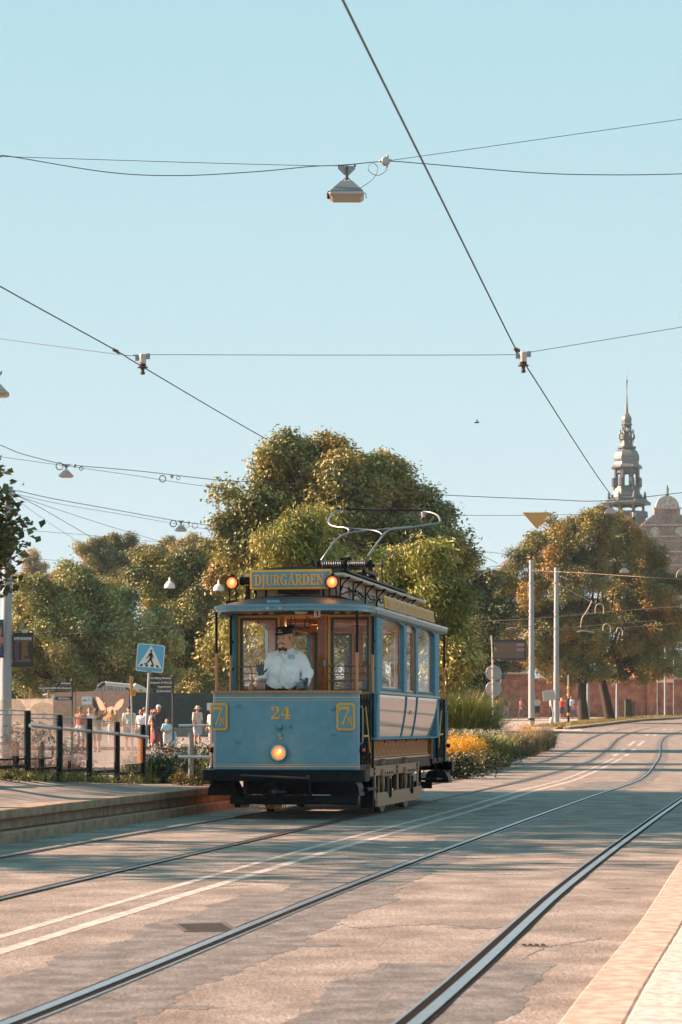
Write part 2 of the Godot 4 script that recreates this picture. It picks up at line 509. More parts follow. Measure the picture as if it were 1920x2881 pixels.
# ---------------------------------------------------------------- ground, road, tracks
func build_ground() -> void:
	var crack := M(0.13, 0.115, 0.105, 0.9)
	var g := G.new()
	var rows := [-60.0, 0.0, 30.0]
	var z := 65.0
	while z < 270.0:
		rows.append(z); z += 4.0
	rows.append_array([300.0, 600.0, 1400.0])
	for i in rows.size() - 1:
		var a: float = rows[i]; var b: float = rows[i + 1]
		for s in [[-700.0, -40.0], [-40.0, 60.0], [60.0, 700.0]]:
			g.quad(Vector3(s[0], gh(a) - 0.03, -a), Vector3(s[1], gh(a) - 0.03, -a), Vector3(s[1], gh(b) - 0.03, -b), Vector3(s[0], gh(b) - 0.03, -b), Vector3.UP)
	struct("ground", g, m_pave)
	g = G.new()
	var last := []
	for zz in zs(-20.0, 228.0):
		var q := [Vector3(curve(LEFT_EDGE, zz), gh(zz), -zz), Vector3(curve(KERB, zz), gh(zz), -zz)]
		if last:
			g.q4(last[0], last[1], q[1], q[0], Vector3.UP, Vector3.UP, Vector3.UP, Vector3.UP)
		last = q
	struct("road", g, m_asphalt)
	# smooth dark asphalt along the rails of the right track, with ragged edges, and older patches
	g = G.new()
	ribbon(g, RC, -1.30, -0.28, -5.0, 15.6, 0.0012, 0.16, 2)
	ribbon(g, RC, -1.15, -0.42, 15.6, 31.0, 0.0012, 0.10, 3)
	ribbon(g, RC, 0.26, 1.10, -5.0, 10.9, 0.0012, 0.12, 4)
	ribbon(g, RC, 0.45, 0.95, 33.5, 46.0, 0.0012, 0.12, 5)
	ribbon(g, RC, -1.6, -0.5, 36.0, 47.0, 0.0012, 0.3, 6)
	ribbon(g, RC, -0.95, -0.45, 47.0, 130.0, 0.0012, 0.08, 7)
	ribbon(g, LC, -0.95, -0.55, 45.0, 130.0, 0.0012, 0.08, 8)
	ribbon(g, LC, 0.55, 0.95, 45.0, 130.0, 0.0012, 0.08, 9)
	struct("asphalt_patch", g, m_seal)
	# cracks and seams in the old asphalt
	for e in [[[960, 2600], [1010, 2612], [1090, 2606], [1150, 2603], [1230, 2600], [1300, 2606]], [[985, 2568], [1040, 2540], [1085, 2512], [1130, 2500], [1190, 2488]], [[600, 2720], [640, 2706], [700, 2700], [760, 2672]], [[300, 2815], [380, 2790], [470, 2775]], [[1470, 2700], [1530, 2668], [1600, 2655], [1690, 2640]], [[430, 2520], [560, 2500], [700, 2490]]]:
		g = G.new()
		var pts := []
		for q in e:
			var zz: float = EYE * F / (q[1] - 2045.0)
			pts.append(Vector3((q[0] - 960.0) * zz / F, 0.0, -zz))
		var last_q := []
		for q in smooth(pts, 14):
			var w := Vector3(rng.randf_range(-0.012, 0.012), 0.0016, rng.randf_range(-0.03, 0.03))
			var h := rng.randf_range(0.006, 0.035)
			var row := [(q as Vector3) + w + Vector3(0, 0, h), (q as Vector3) + w - Vector3(0, 0, h)]
			if last_q:
				g.q4(last_q[0], last_q[1], row[1], row[0], Vector3.UP, Vector3.UP, Vector3.UP, Vector3.UP)
			last_q = row
		struct("asphalt_crack", g, crack)
	for e in [[1740.0, 2500.0, 0.05], [1705.0, 2535.0, 0.03], [1330.0, 2610.0, 0.10], [880.0, 2660.0, 0.09], [540.0, 2835.0, 0.07]]:
		g = G.new()
		var zz: float = EYE * F / (e[1] - 2045.0)
		var poly := PackedVector2Array()
		for i in 18:
			poly.append(Vector2(cos(TAU * i / 18.0) * 1.6, sin(TAU * i / 18.0)) * e[2] * rng.randf_range(0.7, 1.2))
		g.prism(poly, 0.0008, 0.0016, Transform3D(Basis(Vector3.RIGHT, -PI / 2), Vector3((e[0] - 960.0) * zz / F, 0, -zz)))
		struct("oil_stain", g, m_seal)
	# painted double line, then pairs of dashes
	g = G.new()
	ribbon(g, MD, -0.045, 0.045, -5.0, 80.0, 0.0018, 0.012, 12)
	g.colored = false
	struct("lane_line", g, m_line)
	g = G.new()
	ribbon(g, MD, -0.30, -0.23, -5.0, 80.0, 0.0018, 0.014, 13)
	struct("lane_line", g, m_line)
	for d in [[83.0, 87.0], [92.0, 97.0], [103.0, 112.0], [124.0, 128.0], [139.0, 142.0]]:
		for o in [0.0, -0.42]:
			g = G.new()
			ribbon(g, MD, o - 0.075, o + 0.075, d[0], d[1], 0.0025)
			struct("lane_dash", g, m_line)

func build_tracks() -> void:
	var dark := M(0.014, 0.011, 0.010, 0.85)
	dark.metallic_specular = 0.15
	for r in [[LC, -0.735, 1.0, "far left rail of the tram's own track beside the stone platform"], [LC, 0.735, -1.0, "right rail of the tram's own track, left of the double white line"],
			[RC, -0.735, 1.0, "left rail of the empty right hand track, passing the drain grate"], [RC, 0.735, -1.0, "rightmost rail on the road, deepest groove, next to the right kerb"]]:
		var t := thing("tram_rail", r[3], "tram rail", Vector3.ZERO, 0.0, "grooved rails in the road")
		var s: float = r[2]
		var head := G.new(); var groove := G.new()
		# head, groove and the lip towards the middle of the track
		var lo: float = r[1] - 0.055 * s
		for k in [[0.0, 0.052, 0.008, head], [0.052, 0.098, 0.004, groove], [0.098, 0.112, 0.006, head]]:
			var x0: float = lo + s * k[0]; var x1: float = lo + s * k[1]
			ribbon(k[3], r[0], minf(x0, x1), maxf(x0, x1), -5.0, 150.0, k[2])
		ribbon(groove, r[0], minf(lo - 0.025 * s, lo), maxf(lo - 0.025 * s, lo), -5.0, 60.0, 0.0035, 0.012, 31)
		# the sides of the head
		for side in [[lo, -s], [lo + 0.052 * s, s]]:
			var last := []
			for z in zs(-5.0, 70.0):
				var x: float = curve(r[0], z) + side[0]
				var q := [Vector3(x, gh(z) + 0.002, -z), Vector3(x, gh(z) + 0.008, -z)]
				if last:
					head.quad(last[0], last[1], q[1], q[0], Vector3(side[1], 0, 0))
				last = q
		part("rail_head", head, m_steel if r[0] == RC else textured(M(0.22, 0.22, 0.22, 0.4, 0.7), t_dirt, 0.6), t)
		part("rail_groove", groove, dark, t)
	# the drain in the left sealing strip, and the slotted inlet by the right rail
	var dm := M(0.10, 0.075, 0.06, 0.6, 0.4)
	var d := thing("drain_grate", "small rusty drain grate set in the asphalt beside a rail", "drain grate", Vector3(curve(RC, 12.75) - 0.98, -0.004, -12.75), 0.2)
	var g := G.new()
	g.box(Vector3(0, 0.0045, 0), Vector3(0.26, 0.003, 0.46))
	part("pit", g, M(0.01, 0.009, 0.008, 0.9), d)
	g = G.new()
	for s in [-1, 1]:
		g.box(Vector3(s * 0.14, 0.0065, 0), Vector3(0.03, 0.006, 0.5)); g.box(Vector3(0, 0.0065, s * 0.24), Vector3(0.25, 0.006, 0.03))
	part("frame", g, dm, d)
	for i in 7:
		g = G.new()
		g.box(Vector3(0, 0.0075, -0.18 + i * 0.06), Vector3(0.25, 0.003, 0.026))
		part("bar", g, dm, d)
	d = thing("slotted_inlet", "row of four dark drain slots in the patch right of the rightmost rail", "drain slots", Vector3(curve(RC, 11.7) + 0.92, 0.004, -11.7))
	for i in 4:
		g = G.new()
		g.box(Vector3(-0.048 + i * 0.032, 0.004, 0), Vector3(0.020, 0.004, 0.06))
		part("slot", g, M(0.02, 0.016, 0.012, 0.9), d)

func stone_row(parent: Node3D, called: String, m: Material, p: Array, off: float, w: float, y0: float, y1: float, a: float, b: float, step: float, bev := 0.008) -> void:
	# kerb or coping stones one after the other along a line x(z)
	var z := a
	while z < b - 0.1:
		var e := minf(z + step * rng.randf_range(0.92, 1.08), b)
		var A := Vector3(curve(p, z) + off, gh(z), -z); var B := Vector3(curve(p, e) + off, gh(e), -e)
		var d := (B - A).normalized()
		var g := G.new()
		var j := rng.randf_range(-0.003, 0.003)
		g.bar(A + Vector3(w * 0.5 + j, (y0 + y1) * 0.5 + j, 0) + d * 0.009, B + Vector3(w * 0.5 + j, (y0 + y1) * 0.5 + j, 0) - d * 0.009, absf(w), y1 - y0, bev)
		part(called, g, m, parent)
		z = e

func build_platform() -> void:
	# the tram stop's platform on the left: three courses of stone and a paved top that rises to the ramp behind it
	var top := G.new()
	var rows := 26
	var last := []
	for i in rows + 1:
		var z := 8.0 + (32.1 - 8.0) * i / rows
		var q := []
		for k in 7:
			q.append(plat(z, k / 6.0))
		if last:
			for k in 6:
				top.quad(last[k], last[k + 1], q[k + 1], q[k], Vector3.UP)
		last = q
	for k in 6:
		top.quad(last[k], last[k + 1], last[k + 1] - Vector3.UP * 0.4, last[k] - Vector3.UP * 0.4, Vector3.FORWARD)
	var p := struct("platform", top, m_pave)
	stone_row(p, "coping_stone", m_conc, LEFT_EDGE, 0.06, -0.32, 0.225, 0.315, 9.0, 32.1, 1.05)
	stone_row(p, "wall_stone", m_conc, LEFT_EDGE, -0.01, -0.30, 0.115, 0.222, 9.0, 32.05, 2.1)
	stone_row(p, "footing_stone", m_conc, LEFT_EDGE, 0.10, -0.40, -0.02, 0.112, 9.0, 32.4, 2.6, 0.015)

func fence_line(z: float) -> float:
	return -3.8 + (z - 28.0) * 0.2318

func plat(z: float, t: float) -> Vector3:   # t from the road edge (0) to the fence (1)
	var x0 := curve(LEFT_EDGE, z) - 0.24
	var x1 := fence_line(z) - 0.15
	var rise := clampf((32.4 - z) * 0.037, 0.0, 0.35)
	return Vector3(lerpf(x0, x1, t), 0.312 + rise * pow(t, 1.3), -z)

func build_right_kerb() -> void:
	var g := G.new()
	var k := struct("kerb", kerb_bed(), m_granite)
	stone_row(k, "kerb_stone", m_granite, KERB, 0.0, 0.23, -0.02, 0.10, 5.5, 24.0, 1.15, 0.012)
	var pv := struct("pavement", pavement_bed(), m_white)
	var z := 6.2
	while z < 13.0:
		for c in 4:
			var x := curve(KERB, z + 0.2) + 0.24 + c * 0.46
			g = G.new()
			g.box(Vector3(x + 0.225, 0.094 + rng.randf_range(-0.002, 0.002), -(z + 0.2)), Vector3(0.444, 0.04, 0.384), 0.008, Basis(Vector3.UP, -0.19))
			part("paving_slab", g, m_white, pv)
		z += 0.40

func kerb_bed() -> G:
	var g := G.new()
	ribbon(g, KERB, 0.01, 0.22, -10.0, 60.0, 0.06)
	return g

func pavement_bed() -> G:
	var g := G.new()
	ribbon(g, KERB, 0.23, 6.0, -10.0, 60.0, 0.088)
	return g

# ---------------------------------------------------------------- the far setting
func flat_strip(g: G, pts: Array, lift: float) -> void:   # a ground sheet between pairs [z, x_left, x_right]
	for i in pts.size() - 1:
		var a = pts[i]; var b = pts[i + 1]
		var n := maxi(1, int((b[0] - a[0]) / 3.0))
		for k in n:
			var t0 := float(k) / n; var t1 := float(k + 1) / n
			var z0 := lerpf(a[0], b[0], t0); var z1 := lerpf(a[0], b[0], t1)
			g.quad(Vector3(lerpf(a[1], b[1], t0), gh(z0) + lift, -z0), Vector3(lerpf(a[2], b[2], t0), gh(z0) + lift, -z0), Vector3(lerpf(a[2], b[2], t1), gh(z1) + lift, -z1), Vector3(lerpf(a[1], b[1], t1), gh(z1) + lift, -z1), Vector3.UP)

func build_far_setting() -> void:
	var g := G.new()
	# the planted bed behind the tram: soil within granite kerbs
	flat_strip(g, [[47.0, -0.4, 1.0], [52.0, -0.6, 2.0], [61.0, -0.6, 3.4], [78.6, 1.5, 5.8], [94.0, 5.0, 7.7], [97.0, 7.0, 8.0]], 0.10)
	var bed := struct("flower_bed", g, m_soil)
	stone_row(bed, "kerb_stone", m_granite, LEFT_EDGE, -0.02, -0.22, -0.02, 0.14, 46.0, 97.5, 1.6, 0.015)
	# pale pavement in front of the brick wall, and the grass island with its kerb
	g = G.new()
	flat_strip(g, [[135.0, -6.0, 14.2], [146.0, -8.0, 15.0], [156.0, -8.0, 16.6], [178.0, -8.0, 23.0], [189.0, -8.0, 60.0]], 0.012)
	struct("pavement", g, textured(M(0.50, 0.41, 0.35, 0.85), t_fine, 0.7))
	g = G.new()
	flat_strip(g, [[141.0, 12.8, 14.1], [154.0, 14.5, 17.7], [160.0, 15.5, 19.3], [171.0, 19.0, 22.3], [181.0, 24.5, 26.7], [189.0, 29.0, 31.0]], 0.13)
	var isl := struct("grass_island", g, textured(M(0.22, 0.17, 0.05, 0.95), t_fine, 1.0))
	stone_row(isl, "kerb_stone", m_granite, LEFT_EDGE, -0.02, -0.30, -0.02, 0.16, 140.0, 190.0, 3.0, 0.02)
	# short dry grass on it
	var xs := []; var cs := []
	for i in 2600:
		var z := rng.randf_range(141.5, 186.0)
		var x := curve(LEFT_EDGE, z) - rng.randf_range(0.4, 2.6)
		xs.append(Transform3D(Basis(Vector3.UP, rng.randf() * TAU).scaled(Vector3.ONE * rng.randf_range(0.5, 1.1)), Vector3(x, gh(z) + 0.12, -z)))
		cs.append(Color(0.20, 0.17, 0.04) * rng.randf_range(0.7, 1.3))
	tag(many("short_grass", blade_tuft(7, 0.22, 0.02, 0.5), m_leaf, self, xs, cs), "short yellowish grass on the kerbed island by the far road", "grass")
	# brick wall
	var brick := with_detail(textured(M(0.80, 0.36, 0.25, 0.9), noise_tex(0.05, Color(0.7, 0.66, 0.64), Color(1, 1, 1), FastNoiseLite.TYPE_SIMPLEX_SMOOTH, 3, 512, 21), 0.35, true, t_fine, 3.0), t_dirt, 0.12)
	brick.uv1_scale = Vector3(0.35, 1.0, 0.35)
	var cope := textured(M(0.55, 0.40, 0.28, 0.85), t_dirt, 0.4)
	for w in [["long red brick wall with pilasters, running behind the departure board", 1180.0, 1492.0, 188.0, 1899.0, [1268.0, 1388.0]], ["lower red brick wall at the right edge, behind the leaning dark tree trunk", 1494.0, 2060.0, 191.0, 1913.0, [1622.0, 1832.0, 1990.0]]]:
		var a := on_ground(w[1], w[3]); var b := on_ground(w[2], w[3])
		var h: float = at(0, w[4], w[3]).y - a.y
		var t := thing("brick_wall", w[0], "wall", (a + b) * 0.5)
		var len := b.x - a.x
		g = G.new()
		g.box(Vector3(0, h * 0.5 - 0.1, -0.3), Vector3(len, h + 0.2, 0.6))
		part("wall", g, brick, t)
		g = G.new()
		g.box(Vector3(0, h + 0.09, -0.3), Vector3(len + 0.2, 0.18, 0.95), 0.04)
		part("coping", g, cope, t)
		for p in w[5]:
			g = G.new()
			g.box(Vector3(on_ground(p, w[3]).x - t.position.x, h * 0.5 - 0.1, 0.19), Vector3(0.75, h + 0.18, 0.40))
			part("pilaster", g, brick, t)
		var n := int(len / 0.42)
		for i in n:
			g = G.new()
			g.box(Vector3(-len * 0.5 + (i + 0.5) * len / n, h - 0.14, 0.07), Vector3(0.2, 0.26, 0.16))
			part("corbel", g, brick, t)
	# a tiled roof and a banner that look over the wall
	var roof := thing("tiled_roof_building", "low building with an orange tiled roof peeping over the lower brick wall", "building", on_ground(1800, 205))
	g = G.new()
	var y0 := at(0, 1912, 205).y - roof.position.y; var y1 := at(0, 1882, 205).y - roof.position.y
	g.box(Vector3(0, y0 * 0.5, -2.0), Vector3(3.6, y0, 4.0))
	part("wall", g, cope, roof)
	for i in 14:
		g = G.new()
		var x := -1.9 + i * 0.29
		g.tube([Vector3(x, y0, 0.35), Vector3(x, y1, -2.0)], 0.16, 6)
		part("roof_tile_course", g, M(0.55, 0.19, 0.09, 0.8), roof)
	var ban := thing("banner", "orange and white striped banner above the brick wall by the right edge", "banner", on_ground(1873, 187))
	for i in 4:
		g = G.new()
		g.box(Vector3(0, at(0, 1889 + i * 9, 187).y - ban.position.y, 0), Vector3(1.35, 0.25, 0.04))
		part("stripe", g, M(0.75, 0.22, 0.07, 0.7) if i % 2 == 0 else M(0.75, 0.55, 0.42, 0.7), ban)
	for s in [-1, 1]:
		g = G.new()
		g.tube([Vector3(s * 0.66, 0, -0.03), Vector3(s * 0.66, 4.7, -0.03)], 0.03, 6)
		part("pole", g, m_pole, ban)

func prism_px(g: G, o: Vector3, pts: Array, z: float, front: float, back: float) -> void:
	var p := PackedVector2Array()
	for q in pts:
		var w := at(q[0], q[1], z) - o
		p.append(Vector2(w.x, w.y))
	g.prism(p, back, front)

func build_museum() -> void:
	var z := 400.0
	var s := z / F
	var dark := textured(M(0.075, 0.115, 0.125, 0.5, 0.1), t_dirt, 0.15, false)
	var pale := textured(M(0.17, 0.205, 0.21, 0.45, 0.2), t_dirt, 0.2, false)
	var gold := M(0.55, 0.30, 0.10, 0.4, 0.5)
	var o := at(1764, 2045, z)
	o.y = gh(z)
	var t := thing("church_like_spire", "tall dark copper spire with onion domes and gilded ornaments, beyond the trees", "spire", o)
	var Y := func(py: float) -> float: return at(0, py, z).y - o.y
	var ring := func(called: String, pr: Array, m: Material) -> void:
		var q := []
		for e in pr:
			q.append([e[1] * s, Y.call(e[0])])
		var g := G.new()
		g.lathe(q, 8, Transform3D(Basis(Vector3.UP, 0.25), Vector3.ZERO), true)
		part(called, g, m, t)
	ring.call("finial", [[1052, 0.0], [1054, 0.5], [1066, 0.6], [1069, 2.4], [1074, 3.0], [1079, 1.2], [1082, 2.2], [1086, 0.7], [1089, 2.0], [1093, 0.8], [1104, 0.9]], dark)
	ring.call("spike", [[1100, 0.8], [1130, 2.6], [1160, 4.4]], dark)
	ring.call("small_onion_dome", [[1160, 4.2], [1166, 8.0], [1173, 12.6], [1180, 14.8], [1187, 14.2], [1191, 13.2], [1194, 16.6], [1196, 16.4], [1197, 11.0]], pale)
	ring.call("gallery", [[1213, 12.5], [1215, 20.0], [1218, 20.0], [1219, 15.0], [1232, 16.0], [1234, 23.0], [1237, 23.0], [1239, 17.0], [1256, 19.0], [1258, 27.5], [1262, 27.5], [1264, 20.0]], dark)
	ring.call("onion_dome", [[1262, 20.0], [1266, 26.0], [1274, 33.5], [1284, 37.5], [1293, 37.8], [1301, 35.6], [1307, 36.8], [1312, 42.0], [1316, 46.5], [1318, 46.0], [1319, 33.0]], pale)
	ring.call("skirt_roof", [[1368, 33.0], [1370, 37.0], [1384, 39.0], [1392, 42.0], [1394, 46.0], [1400, 47.0], [1404, 52.0], [1411, 61.0], [1418, 73.0], [1420, 72.0], [1421, 52.0]], dark)
	ring.call("balcony", [[1440, 50.0], [1442, 63.0], [1455, 64.0], [1457, 58.0], [1470, 54.0], [1480, 52.0], [1640, 52.0], [1640, 0.0]], dark)
	# open storeys: eight posts and arched heads each
	for st in [[1197.0, 1214.0, 11.5, 3.2], [1319.0, 1369.0, 32.5, 8.0], [1421.0, 1441.0, 50.0, 5.0]]:
		var r: float = st[2] * s
		for k in 8:
			var a := 0.25 + TAU * k / 8.0
			var g := G.new()
			var c := Vector3(cos(a) * r, (Y.call(st[0]) + Y.call(st[1])) * 0.5, -sin(a) * r)
			g.box(c, Vector3(st[3] * s, Y.call(st[0]) - Y.call(st[1]) + 0.02, st[3] * s * 1.3), 0.0, Basis(Vector3.UP, a))
			part("pier", g, dark, t)
			# arched head between this pier and the next
			var half := r * sin(PI / 8.0)
			var p := PackedVector2Array([Vector2(-half, 0), Vector2(-half, -0.42 * (Y.call(st[0]) - Y.call(st[1])))])
			var w: float = half - st[3] * s * 0.45
			for i in 9:
				var e := PI * (1.0 - i / 8.0)
				p.append(Vector2(cos(e) * w, -0.42 * (Y.call(st[0]) - Y.call(st[1])) + sin(e) * minf(w, 0.30 * (Y.call(st[0]) - Y.call(st[1])))))
			p.append(Vector2(half, -0.42 * (Y.call(st[0]) - Y.call(st[1])))); p.append(Vector2(half, 0))
			g = G.new()
			var b := a + PI / 8.0
			g.prism(p, -0.12, 0.12, Transform3D(Basis(Vector3.UP, b + PI / 2), Vector3(cos(b) * r * cos(PI / 8), Y.call(st[0]), -sin(b) * r * cos(PI / 8))))
			part("arch", g, dark, t)
			if st[1] == 1369.0:
				g = G.new()
				g.box(Vector3(cos(a) * r * 1.12, Y.call(1352.0) - 0.4, -sin(a) * r * 1.12), Vector3(1.0, 1.6, 0.8), 0.2, Basis(Vector3.UP, a))
				part("scroll", g, dark, t)
	for e in [[1314.0, 44.0, 2.4], [1374.0, 40.0, 3.4], [1412.0, 62.0, 3.0], [1220.0, 20.0, 3.2], [1242.0, 20.0, 2.4]]:
		for k in 8:
			var a := 0.25 + TAU * k / 8.0
			var g := G.new()
			g.ball(Vector3(cos(a) * e[1] * s, Y.call(e[0]), -sin(a) * e[1] * s), Vector3(e[2] * 0.6, e[2] * 1.3, e[2] * 0.6) * s, 6, 4)
			part("gilded_ornament", g, gold, t)
	for k in 8:
		var a := 0.25 + TAU * k / 8.0
		for e in [[1402.0, 55.0, 18.0], [1232.0, 22.0, 12.0], [1216.0, 19.0, 9.0]]:
			var g := G.new()
			var c := Vector3(cos(a) * e[1] * s, Y.call(e[0]), -sin(a) * e[1] * s)
			g.lathe([[0.2 * e[2] / 12.0, -0.1], [0.14 * e[2] / 12.0, e[2] * s * 0.6], [0.0, e[2] * s]], 5, Transform3D(Basis(), c))
			part("pinnacle", g, dark, t)
	# the gable beside it
	z = 370.0
	o = at(1878, 2045, z); o.y = gh(z)
	t = thing("museum_gable", "grey brick gable with a rounded top and a statue, right of the spire", "building", o)
	var stone := textured(M(0.58, 0.53, 0.48, 0.85), t_dirt, 0.15, false)
	var wall := with_detail(textured(M(0.60, 0.53, 0.48, 0.9), noise_tex(0.06, Color(0.55, 0.45, 0.45), Color(1, 1, 1), FastNoiseLite.TYPE_SIMPLEX_SMOOTH, 3, 512, 22), 0.12, false), t_dirt, 0.05, false)
	var g := G.new()
	prism_px(g, o, [[1786, 1700], [1786, 1510], [1796, 1500], [1809, 1478], [1832, 1456], [1842, 1446], [1842, 1430], [1914, 1430], [1914, 1446], [1924, 1456], [1947, 1478], [1960, 1500], [1970, 1510], [1970, 1700]], z, 0.0, -0.8)
	part("wall", g, wall, t)
	g = G.new()
	var arc := []
	for i in 17:
		var e := PI * (1.0 - i / 16.0)
		arc.append([1878 + cos(e) * 33.0, 1428 - sin(e) * 33.0])
	prism_px(g, o, arc, z, 0.25, -0.7)
	part("rounded_top", g, stone, t)
	for i in 13:
		var e := PI * (1.0 - (i + 0.5) / 13.0)
		g = G.new()
		g.box(at(1878 + cos(e) * 28.0, 1428 - sin(e) * 28.0, z) - o + Vector3(0, 0, 0.26), Vector3(0.17, 0.36, 0.06), 0.0, Basis(Vector3.BACK, e - PI / 2))
		part("shell_flute", g, M(0.42, 0.40, 0.38, 0.8), t)
	for b in [[1842, 1914, 1430, 4.0], [1809, 1947, 1477, 4.0], [1786, 1970, 1509, 3.0], [1786, 1970, 1552, 4.5], [1786, 1970, 1590, 3.0]]:
		g = G.new()
		var c := (at(b[0], b[2], z) + at(b[1], b[2], z)) * 0.5 - o
		g.box(c + Vector3(0, 0, 0.15), Vector3((b[1] - b[0]) * z / F + 0.4, b[3] * z / F, 0.5))
		part("stone_band", g, stone, t)
	for x in [1843.0, 1913.0]:
		g = G.new()
		g.lathe([[0.0, 0.0], [0.75, 0.0], [0.72, 0.12], [0.0, 0.14]], 16, Transform3D(Basis(Vector3.RIGHT, PI / 2), at(x, 1495, z) - o))
		part("roundel", g, stone, t)
	g = G.new()
	g.box(at(1878, 1393.5, z) - o + Vector3(0, 0, -0.2), Vector3(0.6, 0.35, 0.5))
	g.tube([at(1878, 1391, z) - o, at(1878, 1383, z) - o, at(1878, 1376, z) - o, at(1878, 1371, z) - o, at(1878, 1368.5, z) - o, at(1878, 1364, z) - o], [0.22, 0.2, 0.27, 0.12, 0.15, 0.03], 6)
	part("statue", g, M(0.10, 0.15, 0.15, 0.6), t)
	# its steep roof, seen on the sunlit left side
	g = G.new()
	var l0 := at(1838, 1449, z) - o; var l1 := at(1768, 1500, z) - o
	g.quad(l0, l1, l1 + Vector3(2.0, 0, -30), l0 + Vector3(2.0, 0, -30), Vector3(-1, 1, 0))
	var r0 := at(1918, 1449, z) - o; var r1 := at(1988, 1500, z) - o
	g.quad(r0, r1, r1 + Vector3(2.0, 0, -30), r0 + Vector3(2.0, 0, -30), Vector3(1, 1, 0))
	g.quad(l0, r0, r0 + Vector3(2.0, 0, -30), l0 + Vector3(2.0, 0, -30), Vector3.UP)
	part("roof", g, M(0.55, 0.55, 0.54, 0.5, 0.2), t)

# ---------------------------------------------------------------- trees and plants
func leaf_cluster(n: int, spread: float, ln: float, wd: float, droop := 0.0, sd := 1) -> ArrayMesh:
	var r := RandomNumberGenerator.new()
	r.seed = sd
	var v := PackedVector3Array()
	for i in n:
		var c := Vector3(r.randfn(), r.randfn(), r.randfn()) * spread * 0.5
		var d := Vector3(r.randfn(), r.randfn() * 0.6 - droop, r.randfn()).normalized()
		var sdv := d.cross(Vector3(r.randfn() * 0.5, 1, r.randfn() * 0.5)).normalized()
		var up := sdv.cross(d)
		var k := r.randf_range(0.7, 1.2)
		var tip := c + d * ln * k; var mid := c + d * ln * 0.45 * k
		var a := mid + sdv * wd * k * 0.5 + up * wd * 0.18; var b := mid - sdv * wd * k * 0.5 + up * wd * 0.18
		v.append_array([c, a, tip, c, tip, b])
	var ar := []
	ar.resize(Mesh.ARRAY_MAX)
	ar[Mesh.ARRAY_VERTEX] = v
	var m := ArrayMesh.new()
	m.add_surface_from_arrays(Mesh.PRIMITIVE_TRIANGLES, ar)
	return m

func blade_tuft(n: int, h: float, w: float, lean: float, sd := 3) -> ArrayMesh:
	var r := RandomNumberGenerator.new()
	r.seed = sd
	var v := PackedVector3Array()
	for i in n:
		var a := r.randf() * TAU
		var o := Vector3(cos(a), 0, sin(a)); var s := Vector3(-o.z, 0, o.x) * w * 0.5
		var l := lean * r.randf_range(0.2, 1.2); var hh := h * r.randf_range(0.6, 1.15)
		var b := o * r.randf() * w * 3.0
		var p1 := b + o * hh * l * 0.35 + Vector3.UP * hh * 0.6; var p2 := b + o * hh * l + Vector3.UP * hh * (1.0 - l * 0.25)
		v.append_array([b - s, b + s, p1 + s * 0.8, b - s, p1 + s * 0.8, p1 - s * 0.8, p1 - s * 0.8, p1 + s * 0.8, p2])
	var ar := []
	ar.resize(Mesh.ARRAY_MAX)
	ar[Mesh.ARRAY_VERTEX] = v
	var m := ArrayMesh.new()
	m.add_surface_from_arrays(Mesh.PRIMITIVE_TRIANGLES, ar)
	return m

